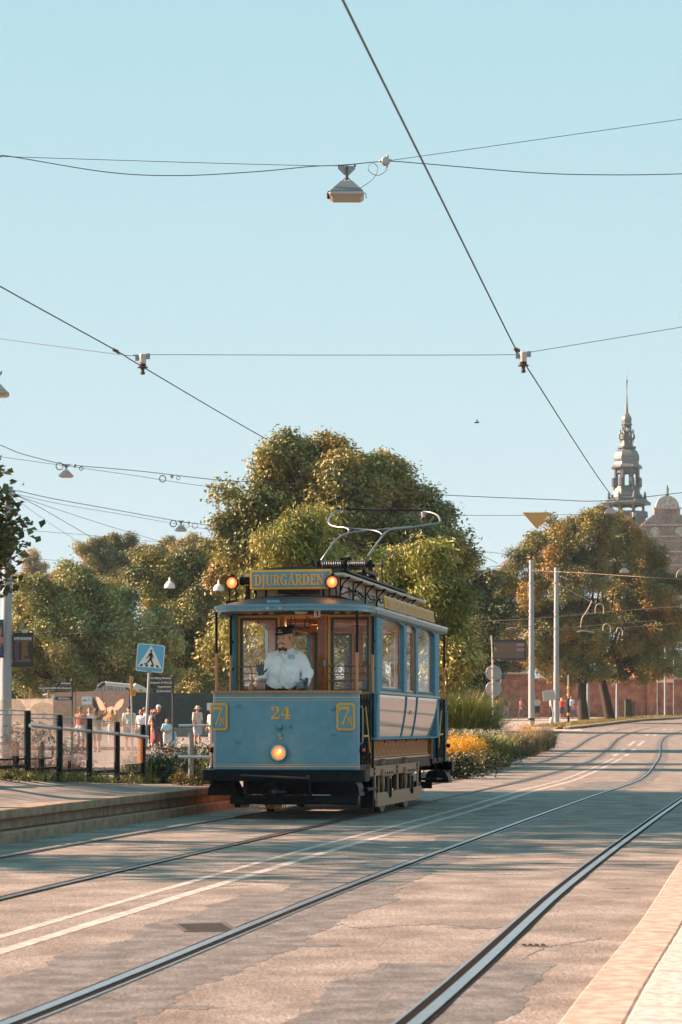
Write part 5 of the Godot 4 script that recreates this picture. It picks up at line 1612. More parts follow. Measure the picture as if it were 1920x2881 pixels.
# ---------------------------------------------------------------- people: joints with radii, joined as one skin by a smooth union and meshed as surface nets
func nets(bones: Array, cell: float, k: float) -> G:
	# a bone is [from, to, radius, radius, colour]
	var lo := Vector3.INF; var hi := -Vector3.INF
	for b in bones:
		var r := maxf(b[2], b[3]) + cell * 2.5
		lo = lo.min(b[0] - Vector3.ONE * r).min(b[1] - Vector3.ONE * r); hi = hi.max(b[0] + Vector3.ONE * r).max(b[1] + Vector3.ONE * r)
	var nx := int((hi.x - lo.x) / cell) + 2; var ny := int((hi.y - lo.y) / cell) + 2; var nz := int((hi.z - lo.z) / cell) + 2
	var f := PackedFloat32Array(); f.resize(nx * ny * nz)
	var best := PackedFloat32Array(); best.resize(nx * ny * nz)
	var who := PackedInt32Array(); who.resize(nx * ny * nz)
	for bi in bones.size():
		var b: Array = bones[bi]
		var A: Vector3 = b[0]; var B: Vector3 = b[1]; var ra: float = b[2]; var rb: float = b[3]
		var ab := B - A
		var l2 := maxf(ab.length_squared(), 1e-9)
		var m := maxf(ra, rb) + cell * 2.5
		var p0 := (A.min(B) - Vector3.ONE * m - lo) / cell; var p1 := (A.max(B) + Vector3.ONE * m - lo) / cell
		for ix in range(maxi(0, int(p0.x)), mini(nx - 1, int(p1.x) + 1) + 1):
			for iy in range(maxi(0, int(p0.y)), mini(ny - 1, int(p1.y) + 1) + 1):
				for iz in range(maxi(0, int(p0.z)), mini(nz - 1, int(p1.z) + 1) + 1):
					var p := lo + Vector3(ix, iy, iz) * cell
					var t := clampf((p - A).dot(ab) / l2, 0.0, 1.0)
					var d := p.distance_to(A + ab * t) - lerpf(ra, rb, t)
					if d > cell * 4.0:
						continue
					var e := exp(-k * d)
					var at := (ix * ny + iy) * nz + iz
					f[at] += e
					if e > best[at]:
						best[at] = e; who[at] = bi
	var g := G.new()
	g.colored = true
	var ids := {}
	var vs := PackedVector3Array(); var cs := PackedColorArray()
	var off := [0, nz, ny * nz, ny * nz + nz, 1, nz + 1, ny * nz + 1, ny * nz + nz + 1]
	var pos := [Vector3(0, 0, 0), Vector3(0, 1, 0), Vector3(1, 0, 0), Vector3(1, 1, 0), Vector3(0, 0, 1), Vector3(0, 1, 1), Vector3(1, 0, 1), Vector3(1, 1, 1)]
	var edges := [[0, 1], [2, 3], [4, 5], [6, 7], [0, 2], [1, 3], [4, 6], [5, 7], [0, 4], [1, 5], [2, 6], [3, 7]]
	for ix in nx - 1:
		for iy in ny - 1:
			var row := (ix * ny + iy) * nz
			for iz in nz - 1:
				var at := row + iz
				var mask := 0
				for c in 8:
					if f[at + off[c]] > 1.0:
						mask |= 1 << c
				if mask == 0 or mask == 255:
					continue
				var sum := Vector3.ZERO
				var n := 0
				for e in edges:
					if ((mask >> e[0]) & 1) != ((mask >> e[1]) & 1):
						var va := log(maxf(f[at + off[e[0]]], 1e-6)); var vb := log(maxf(f[at + off[e[1]]], 1e-6))
						sum += pos[e[0]].lerp(pos[e[1]], va / (va - vb)); n += 1
				ids[at] = vs.size()
				vs.append(lo + (Vector3(ix, iy, iz) + sum / n) * cell)
				var bw := at
				for c in 8:
					if best[at + off[c]] > best[bw]:
						bw = at + off[c]
				cs.append(bones[who[bw]][4])
	var ns := PackedVector3Array(); ns.resize(vs.size())
	var faces := []
	for at in ids:
		var iz: int = at % nz; var iy: int = (at / nz) % ny; var ix: int = at / (ny * nz)
		# the three grid edges that start at this corner
		for ax in 3:
			var s: int = [ny * nz, nz, 1][ax]; var u: int = [nz, 1, ny * nz][ax]; var w: int = [1, ny * nz, nz][ax]
			var i0 := f[at] > 1.0; var i1 := f[at + s] > 1.0
			if i0 == i1 or not (ids.has(at - u) and ids.has(at - w) and ids.has(at - u - w)):
				continue
			var q := [ids[at], ids[at - u], ids[at - u - w], ids[at - w]]
			var nn := (vs[q[2]] - vs[q[0]]).cross(vs[q[3]] - vs[q[1]])
			var dir: Vector3 = [Vector3.RIGHT, Vector3.UP, Vector3.BACK][ax] * (1.0 if i0 else -1.0)
			if nn.dot(dir) < 0.0:
				nn = -nn
			for v in q:
				ns[v] += nn
			faces.append(q)
	for q in faces:
		for tr in [[0, 1, 2], [0, 2, 3]]:
			var a: int = q[tr[0]]; var b: int = q[tr[1]]; var c: int = q[tr[2]]
			var na := ns[a].normalized(); var nb := ns[b].normalized(); var nc := ns[c].normalized()
			var A := vs[a]; var B := vs[b]; var Cc := vs[c]
			var flip := (Cc - A).cross(B - A).dot(na + nb + nc) < 0.0
			g.v.append(A); g.n.append(na); g.cl.append(cs[a]); g.uv.append(Vector2.ZERO)
			if flip:
				g.v.append(Cc); g.n.append(nc); g.cl.append(cs[c])
				g.v.append(B); g.n.append(nb); g.cl.append(cs[b])
			else:
				g.v.append(B); g.n.append(nb); g.cl.append(cs[b])
				g.v.append(Cc); g.n.append(nc); g.cl.append(cs[c])
			g.uv.append(Vector2.ZERO); g.uv.append(Vector2.ZERO)
	return g

const SKIN := Color(0.42, 0.22, 0.14)

func hand(b: Array, wrist: Vector3, d: Vector3, palm: Vector3, size: float, c: Color, curl := 0.25, side := 1.0, spread := 0.16, thick := 1.0) -> void:
	# wrist, direction of the fingers, direction the palm faces; five fingers of their own lengths
	d = d.normalized()
	palm = (palm - d * palm.dot(d)).normalized()
	var x := d.cross(palm) * side
	for i in 4:
		var o := x * (i - 1.5) * size * 0.125
		b.append([wrist + d * size * 0.08 + o * 0.7, wrist + d * size * 0.5 + o, size * 0.075 * thick, size * 0.065 * thick, c])
		var l: float = [0.42, 0.50, 0.47, 0.36][i] * size
		var dir := (d + x * (i - 1.5) * spread).normalized()
		var k0 := wrist + d * size * 0.5 + o
		var k1 := k0 + (dir + palm * curl * 0.5).normalized() * l * 0.5
		var k2 := k1 + (dir + palm * curl * 1.6).normalized() * l * 0.5
		b.append([k0, k1, size * 0.050 * thick, size * 0.046 * thick, c]); b.append([k1, k2, size * 0.046 * thick, size * 0.036 * thick, c])
	var t0 := wrist + d * size * 0.14 - x * size * 0.17
	var t1 := t0 + (d * 0.55 - x * 0.75 + palm * 0.2).normalized() * size * 0.27
	var t2 := t1 + (d * 0.6 - x * 0.55 + palm * curl).normalized() * size * 0.2
	b.append([wrist + d * size * 0.05, t0, size * 0.08 * thick, size * 0.075 * thick, c])
	b.append([t0, t1, size * 0.065 * thick, size * 0.055 * thick, c]); b.append([t1, t2, size * 0.055 * thick, size * 0.042 * thick, c])

func creased(g: G, amp: float) -> G:   # soft folds of cloth
	var nz := FastNoiseLite.new()
	nz.seed = 4; nz.frequency = 7.0; nz.fractal_octaves = 2; nz.fractal_type = FastNoiseLite.FRACTAL_RIDGED
	var d := PackedFloat32Array(); d.resize(g.v.size())
	for i in g.v.size():
		var p := g.v[i]
		d[i] = nz.get_noise_3d(p.x * 1.5 + p.y * 0.6, p.y * 0.55, p.z * 1.3) * amp
		g.v[i] = p + g.n[i] * d[i]
	var sum := {}
	for i in range(0, g.v.size(), 3):
		var f := (g.v[i + 2] - g.v[i]).cross(g.v[i + 1] - g.v[i])
		for k in 3:
			var key := Vector3i(g.v[i + k] * 20000.0)
			sum[key] = sum.get(key, Vector3.ZERO) + f
	for i in g.v.size():
		g.n[i] = (sum[Vector3i(g.v[i] * 20000.0)] as Vector3).normalized()
	return g

func person(label: String, feet: Vector3, h: float, turn: float, o: Dictionary, cell := 0.02) -> Node3D:
	# o: top, legs, shoes, hair colours; skirt, shorts, sleeves, hat, bag, la / ra (two arm directions each), step, bend, build, seated
	var t := thing("person", label, "person", feet, turn, o.get("group", ""))
	var top: Color = o.get("top", C(0.5, 0.5, 0.5)); var legs: Color = o.get("legs", C(0.06, 0.07, 0.09)); var shoe: Color = o.get("shoes", C(0.3, 0.28, 0.26))
	var skin: Color = o.get("skin", SKIN)
	var w: float = o.get("build", 1.0); var step: float = o.get("step", 0.0); var bend: float = o.get("bend", 0.0)
	var b := []
	var hipy := 0.52 * h
	var lean := Vector3(0, cos(bend), sin(bend))
	var hip := Vector3(0, hipy, 0)
	var chest := hip + lean * 0.24 * h; var neck := hip + lean * 0.315 * h
	var head := neck + (lean * 0.6 + Vector3.UP * 0.4).normalized() * 0.095 * h + Vector3(0, 0, 0.012 * h)
	for s in [-1.0, 1.0]:
		var hp := hip + Vector3(s * 0.052 * h * w, 0, 0)
		var kn: Vector3; var an: Vector3
		if o.get("seated", false):
			kn = hp + Vector3(s * 0.02, -0.02, 0.24 * h); an = kn + Vector3(0, -0.24 * h, 0.02)
		else:
			kn = Vector3(s * 0.058 * h * w, 0.285 * h, s * step * 0.10 * h + 0.01 * h)
			an = Vector3(s * 0.060 * h * w, 0.045 * h, s * step * 0.16 * h - 0.01 * h)
		var shin := skin if o.get("shorts", false) or o.has("skirt") else legs
		b.append([hp, kn, 0.056 * h * w, 0.036 * h, legs if not o.has("skirt") else skin])
		if o.get("shorts", false):
			b.append([hp, hp.lerp(kn, 0.85), 0.060 * h * w, 0.050 * h * w, legs])
		b.append([kn, an, 0.034 * h, 0.022 * h, shin])
		b.append([an + Vector3(0, -0.022 * h, -0.012 * h), an + Vector3(s * 0.006 * h, -0.026 * h, 0.085 * h), 0.021 * h, 0.016 * h, shoe])
		var sh := chest + lean * 0.045 * h + Vector3(s * 0.098 * h * w, 0, 0)
		var arm: Array = o.get("la" if s < 0 else "ra", [Vector3(s * 0.18, -1, 0.05), Vector3(s * 0.02, -1, 0.25)])
		var el: Vector3 = sh + (arm[0] as Vector3).normalized() * 0.165 * h; var wr: Vector3 = el + (arm[1] as Vector3).normalized() * 0.145 * h
		var sl: float = o.get("sleeves", 0.55)
		b.append([chest + lean * 0.03 * h, sh, 0.05 * h, 0.034 * h * w, top])
		b.append([sh, el, 0.032 * h * w, 0.024 * h, skin if sl <= 0.0 else top])
		if sl < 1.0 and sl > 0.0:
			b.append([sh.lerp(el, sl), el, 0.026 * h, 0.0245 * h, skin])
		b.append([el, wr, 0.024 * h, 0.017 * h, top if sl >= 1.0 else skin])
		hand(b, wr, (arm[1] as Vector3), Vector3(-s, 0, 0.2), 0.105 * h, skin, 0.3, s)
		b.append([hip + Vector3(s * 0.035 * h * w, 0.0, 0), hip + Vector3(s * 0.03 * h * w, 0.05 * h, 0), 0.062 * h * w, 0.058 * h * w, legs])
		b.append([hip + lean * 0.09 * h + Vector3(s * 0.03 * h * w, 0, 0), chest + Vector3(s * 0.042 * h * w, 0, 0), 0.060 * h * w, 0.066 * h * w, top])
	b.append([hip + lean * 0.05 * h + Vector3(0, 0, 0.008 * h), chest, 0.062 * h * w, 0.07 * h * w, top])
	if o.has("belly"):
		b.append([hip + lean * 0.08 * h + Vector3(0, 0, 0.03 * h), hip + lean * 0.14 * h + Vector3(0, 0, 0.03 * h), 0.075 * h, 0.07 * h, top])
	b.append([neck - lean * 0.02 * h, neck + lean * 0.04 * h, 0.03 * h, 0.028 * h, skin])
	b.append([head + Vector3(0, 0.012 * h, -0.008 * h), head + Vector3(0, -0.02 * h, 0.006 * h), 0.050 * h, 0.042 * h, skin])
	b.append([head + Vector3(0, -0.035 * h, 0.018 * h), head + Vector3(0, -0.045 * h, 0.022 * h), 0.026 * h, 0.022 * h, skin])
	b.append([head + Vector3(0, 0.005 * h, 0.044 * h), head + Vector3(0, -0.012 * h, 0.054 * h), 0.006 * h, 0.010 * h, skin])
	for s in [-1.0, 1.0]:
		b.append([head + Vector3(s * 0.047 * h, 0.0, 0), head + Vector3(s * 0.049 * h, -0.014 * h, 0), 0.009 * h, 0.007 * h, skin])
	part("body", creased(nets(b, cell, 85.0), 0.008), m_skin, t)
	var g := G.new()
	if o.has("hair"):
		var hc: Color = o.hair
		var n := [[head + Vector3(0, 0.024 * h, -0.012 * h), head + Vector3(0, 0.004 * h, -0.022 * h), 0.049 * h, 0.046 * h, hc]]
		if o.get("long", false):
			n.append([head + Vector3(0, 0, -0.028 * h), head + Vector3(0, -0.085 * h, -0.034 * h), 0.044 * h, 0.03 * h, hc])
			for s in [-1.0, 1.0]:
				n.append([head + Vector3(s * 0.036 * h, 0.005 * h, -0.012 * h), head + Vector3(s * 0.042 * h, -0.07 * h, -0.02 * h), 0.022 * h, 0.016 * h, hc])
		part("hair", nets(n, 0.018, 60.0), m_skin, t)
	g = G.new()
	for s in [-1.0, 1.0]:
		g.ball(head + Vector3(s * 0.018 * h, 0.004 * h, 0.0445 * h), Vector3(0.006, 0.004, 0.004) * h * 0.9, 6, 4)
	g.ball(head + Vector3(0, -0.031 * h, 0.045 * h), Vector3(0.013, 0.0035, 0.003) * h, 6, 4)
	part("eyes_and_mouth", g, M(0.05, 0.02, 0.018, 0.6), t)
	if o.has("glasses"):
		g = G.new()
		for s in [-1.0, 1.0]:
			g.ball(head + Vector3(s * 0.02 * h, 0.005 * h, 0.049 * h), Vector3(0.016, 0.011, 0.004) * h, 8, 4)
		g.bar(head + Vector3(-0.047 * h, 0.008 * h, 0.0), head + Vector3(-0.03 * h, 0.008 * h, 0.05 * h), 0.004, 0.006)
		g.bar(head + Vector3(0.047 * h, 0.008 * h, 0.0), head + Vector3(0.03 * h, 0.008 * h, 0.05 * h), 0.004, 0.006)
		part("sunglasses", g, M(0.01, 0.01, 0.012, 0.1), t)
	if o.has("cap"):
		g = gx(Transform3D(Basis(), head))
		g.lathe([[0.0, 0.072 * h], [0.03 * h, 0.066 * h], [0.05 * h, 0.045 * h], [0.055 * h, 0.018 * h], [0.053 * h, 0.016 * h]], 14)
		g.prism(capvisor(h), -0.02 * h, -0.014 * h, Transform3D(Basis(Vector3.RIGHT, PI / 2), Vector3.ZERO))
		part("cap", g, M(o.cap.r, o.cap.g, o.cap.b, 0.8), t)
	if o.has("hat"):
		g = gx(Transform3D(Basis(), head))
		g.lathe([[0.0, 0.085 * h], [0.04 * h, 0.08 * h], [0.05 * h, 0.06 * h], [0.054 * h, 0.03 * h], [0.095 * h, 0.018 * h], [0.094 * h, 0.012 * h], [0.05 * h, 0.02 * h]], 16)
		var ht := part("straw_hat", g, M(o.hat.r, o.hat.g, o.hat.b, 0.8), t)
		g = gx(Transform3D(Basis(), head))
		g.lathe([[0.0548 * h, 0.031 * h], [0.0525 * h, 0.048 * h]], 16)
		part("hat_band", g, M(0.03, 0.03, 0.03, 0.8), ht)
	if o.has("skirt"):
		g = G.new()
		var ln: float = o.get("skirt_len", 0.28)
		g.lathe([[0.07 * h * w, hipy + 0.06 * h], [0.092 * h * w, hipy - 0.01 * h], [0.10 * h * w, hipy - ln * 0.5 * h], [0.12 * h * w, hipy - ln * h], [0.115 * h * w, hipy - ln * h]], 16)
		part("skirt", g, M(o.skirt.r, o.skirt.g, o.skirt.b, 0.85), t)
	if o.has("pack"):
		g = G.new()
		g.box(chest + Vector3(0, -0.03 * h, -0.115 * h), Vector3(0.17 * h, 0.24 * h, 0.09 * h), 0.03 * h)
		part("backpack", g, M(o.pack.r, o.pack.g, o.pack.b, 0.8), t)
		g = G.new()
		for s in [-1.0, 1.0]:
			g.tube([chest + Vector3(s * 0.06 * h, 0.07 * h, -0.07 * h), chest + Vector3(s * 0.062 * h, 0.075 * h, 0.0), chest + Vector3(s * 0.06 * h, 0.03 * h, 0.078 * h), chest + Vector3(s * 0.07 * h, -0.09 * h, 0.04 * h)], 0.012 * h, 5)
		part("backpack_strap", g, M(o.pack.r, o.pack.g, o.pack.b, 0.8), t)
	if o.has("strap"):
		g = G.new()
		g.tube([chest + Vector3(0.055 * h, 0.07 * h, 0.03 * h), chest + Vector3(0.0, -0.02 * h, 0.085 * h), hip + Vector3(-0.09 * h, 0.04 * h, 0.05 * h)], 0.008 * h, 5)
		g.box(hip + Vector3(-0.115 * h, 0.0, 0.04 * h), Vector3(0.05, 0.10, 0.09) * h, 0.01)
		part("shoulder_bag", g, M(0.02, 0.02, 0.022, 0.6), t)
	return t

func capvisor(h: float) -> PackedVector2Array:
	return PackedVector2Array([Vector2(-0.042, 0.03) * h, Vector2(0.042, 0.03) * h, Vector2(0.038, 0.075) * h, Vector2(0.0, 0.09) * h, Vector2(-0.038, 0.075) * h])

func stand(px: float, py: float, hpx: float, h: float) -> Vector3:   # a standing place from the size in the picture
	var z := h * F / hpx
	return on_ground(px, z)

func build_people() -> void:
	# the group by the hoarding, left of the tram
	person("man in a red shirt and white shorts seen from behind, by the fence", stand(227, 2110, 125, 1.78), 1.78, PI * 0.85, {"top": C(0.42, 0.11, 0.085), "legs": C(0.6, 0.58, 0.55), "shorts": true, "hair": C(0.16, 0.09, 0.04), "la": [Vector3(-0.5, -1, 0.1), Vector3(0.3, -0.6, 0.6)], "shoes": C(0.2, 0.18, 0.16), "build": 1.08})
	person("bearded man in white with sunglasses, between red shirt and dark shirt", stand(253, 2106, 118, 1.74), 1.74, 0.3, {"top": C(0.62, 0.6, 0.58), "legs": C(0.2, 0.17, 0.14), "shorts": true, "hair": C(0.10, 0.05, 0.025), "glasses": true})
	person("long haired person in dark clothes raising one arm to the mural", stand(272, 2112, 124, 1.72), 1.72, PI * 0.8, {"top": C(0.022, 0.026, 0.035), "legs": C(0.16, 0.13, 0.10), "shorts": true, "hair": C(0.055, 0.028, 0.018), "long": true, "la": [Vector3(-0.7, 0.5, 0.4), Vector3(0.3, 1.0, 0.2)], "build": 1.15, "shoes": C(0.4, 0.25, 0.08)})
	person("blond woman in a tan top and white trousers in front of the mural", stand(315, 2109, 101, 1.62), 1.62, -0.1, {"top": C(0.45, 0.27, 0.13), "legs": C(0.66, 0.66, 0.68), "hair": C(0.38, 0.24, 0.10), "long": true, "sleeves": 0.0, "glasses": true, "shoes": C(0.6, 0.58, 0.55), "ra": [Vector3(0.3, -1, 0.1), Vector3(-0.8, -0.2, 0.6)], "la": [Vector3(-0.3, -1, 0.1), Vector3(0.8, -0.1, 0.6)]})
	person("man in a black cap and pale blue shirt with backpack straps", stand(364, 2110, 124, 1.80), 1.80, 0.15, {"top": C(0.42, 0.58, 0.6), "legs": C(0.18, 0.16, 0.10), "shorts": true, "cap": C(0.02, 0.02, 0.025), "hair": C(0.08, 0.05, 0.03), "pack": C(0.05, 0.09, 0.09), "build": 1.12, "belly": true})
	person("dark haired woman in pale blue behind the crossing sign's pole", stand(398, 2106, 117, 1.68), 1.68, -0.4, {"top": C(0.5, 0.62, 0.66), "legs": C(0.05, 0.06, 0.09), "hair": C(0.05, 0.03, 0.02), "long": true, "glasses": true})
	person("person in a white shirt facing away beside the crossing sign's pole", stand(408, 2112, 121, 1.76), 1.76, PI * 0.7, {"top": C(0.68, 0.70, 0.72), "legs": C(0.04, 0.045, 0.06), "hair": C(0.14, 0.08, 0.04), "la": [Vector3(-0.6, -1, 0.0), Vector3(-0.3, -1, 0.3)]})
	person("woman in a red skirt and patterned blouse looking at her phone", stand(437, 2113, 118, 1.68), 1.68, 0.1, {"top": C(0.58, 0.46, 0.42), "legs": C(0.3, 0.2, 0.15), "skirt": C(0.62, 0.055, 0.06), "skirt_len": 0.30, "hair": C(0.30, 0.13, 0.05), "long": true, "glasses": true, "ra": [Vector3(0.3, -1, 0.1), Vector3(-0.6, 0.2, 0.7)], "la": [Vector3(-0.3, -1, 0.1), Vector3(0.6, 0.1, 0.7)]})
	person("red haired woman half hidden behind the red skirt woman", stand(430, 2106, 114, 1.66), 1.66, 0.3, {"top": C(0.5, 0.40, 0.34), "legs": C(0.05, 0.05, 0.07), "hair": C(0.30, 0.12, 0.045), "long": true})
	person("tall man in a white cap, sunglasses and black shirt", stand(447, 2106, 131, 1.86), 1.86, 0.1, {"top": C(0.02, 0.024, 0.03), "legs": C(0.05, 0.05, 0.06), "cap": C(0.6, 0.58, 0.55), "glasses": true, "build": 1.1})
	person("child in a pale blue t-shirt right of the red skirt woman", stand(470, 2108, 92, 1.30), 1.30, 0.2, {"top": C(0.36, 0.62, 0.70), "legs": C(0.5, 0.55, 0.6), "shorts": true, "hair": C(0.35, 0.16, 0.07), "ra": [Vector3(0.4, -1, 0.1), Vector3(-0.8, -0.4, 0.5)], "la": [Vector3(-0.4, -1, 0.1), Vector3(0.8, -0.4, 0.5)]}, 0.016)
	person("man in a straw hat and beige shirt with a shoulder bag, left of the tram", stand(556, 2106, 110, 1.76), 1.76, 0.7, {"top": C(0.55, 0.47, 0.40), "legs": C(0.36, 0.45, 0.55), "shorts": true, "hat": C(0.66, 0.58, 0.44), "hair": C(0.10, 0.06, 0.04), "strap": true, "build": 1.1, "belly": true})
	person("person in white partly hidden by the tram's left edge", stand(598, 2108, 112, 1.70), 1.70, -0.6, {"top": C(0.68, 0.66, 0.64), "legs": C(0.5, 0.48, 0.45), "hair": C(0.5, 0.42, 0.3)})
	# walkers in front of the brick wall, far right
	person("walker with long dark hair and jeans at the left of the far group", stand(1424, 2020, 60, 1.68), 1.68, 0.9, {"top": C(0.05, 0.03, 0.03), "legs": C(0.35, 0.42, 0.48), "hair": C(0.16, 0.09, 0.04), "long": true, "step": 0.6}, 0.03)
	person("woman in a long pink dress, far off in front of the brick wall", stand(1430, 2022, 56, 1.62), 1.62, 1.0, {"top": C(0.62, 0.24, 0.30), "legs": C(0.5, 0.2, 0.2), "skirt": C(0.66, 0.10, 0.15), "skirt_len": 0.48, "hair": C(0.14, 0.08, 0.05), "bend": 0.2}, 0.03)
	person("blond walker in a pink top and grey skirt right of the pink dress", stand(1466, 2021, 61, 1.70), 1.70, 1.3, {"top": C(0.62, 0.22, 0.32), "legs": C(0.10, 0.12, 0.16), "skirt": C(0.12, 0.14, 0.18), "skirt_len": 0.26, "hair": C(0.45, 0.32, 0.17), "step": 0.8, "ra": [Vector3(0.4, -1, 0.5), Vector3(0.1, -0.8, 0.7)]}, 0.03)
	person("walker in white shirt and black shorts with a pale bag, between the poles", stand(1512, 2021, 63, 1.76), 1.76, PI, {"top": C(0.66, 0.66, 0.64), "legs": C(0.03, 0.035, 0.045), "shorts": true, "hair": C(0.12, 0.07, 0.04), "pack": C(0.50, 0.42, 0.30), "step": 0.3}, 0.03)
	person("walker in dark trousers behind the tilted notice board", stand(1551, 2021, 60, 1.70), 1.70, 1.8, {"top": C(0.6, 0.34, 0.26), "legs": C(0.03, 0.05, 0.07), "hair": C(0.10, 0.06, 0.04)}, 0.03)
	person("long haired blond walker with a bright red backpack", stand(1581, 2021, 60, 1.66), 1.66, PI * 0.95, {"top": C(0.5, 0.07, 0.04), "legs": C(0.08, 0.05, 0.06), "shorts": true, "hair": C(0.55, 0.38, 0.16), "long": true, "pack": C(0.62, 0.06, 0.03)}, 0.03)
	person("walker in faded rose right of the red backpack", stand(1590, 2019, 62, 1.74), 1.74, 2.6, {"top": C(0.42, 0.22, 0.18), "legs": C(0.4, 0.26, 0.2), "hair": C(0.10, 0.06, 0.04)}, 0.03)
	person("walker in a white shirt with dark shorts behind the banded post", stand(1608, 2020, 62, 1.76), 1.76, 2.9, {"top": C(0.66, 0.68, 0.70), "legs": C(0.10, 0.16, 0.2), "shorts": true, "hair": C(0.2, 0.12, 0.06)}, 0.03)
	person("child in a pink top beside the banded post", stand(1613, 2020, 45, 1.25), 1.25, 2.9, {"top": C(0.62, 0.26, 0.34), "legs": C(0.16, 0.17, 0.19), "shorts": true, "hair": C(0.5, 0.34, 0.15)}, 0.026)
	person("child in a pale pink dress next to the dark tree trunk", stand(1628, 2020, 45, 1.25), 1.25, -2.8, {"top": C(0.6, 0.36, 0.30), "legs": C(0.6, 0.3, 0.24), "skirt": C(0.6, 0.36, 0.30), "skirt_len": 0.16, "hair": C(0.48, 0.32, 0.14)}, 0.026)
	# passengers in the tram
	for p in [["passenger in grey cap and dark jacket inside the tram door", Vector3(0.50, 0.68, -0.6), 1.66, -0.6, {"top": C(0.02, 0.022, 0.026), "cap": C(0.45, 0.44, 0.43), "hair": C(0.04, 0.03, 0.02), "sleeves": 1.0, "seated": true}],
			["passenger in a pale pink shirt at the tram's left front window", Vector3(-0.60, 0.62, 0.75), 1.66, 0.5, {"top": C(0.62, 0.42, 0.34), "hair": C(0.12, 0.06, 0.04), "seated": true, "build": 1.15}],
			["passenger in blue at the tram's right front window", Vector3(0.66, 0.62, 1.0), 1.55, -1.4, {"top": C(0.16, 0.26, 0.36), "hair": C(0.08, 0.05, 0.03), "seated": true}]]:
		var t: Node3D = person(p[0], Vector3.ZERO, p[2], 0.0, p[4])
		var off := Vector3(0, 1.12 - 0.52 * p[2] + 0.09, 0)
		t.transform = TT * Transform3D(Basis(Vector3.UP, p[3]), Vector3(p[1].x, off.y, p[1].z))

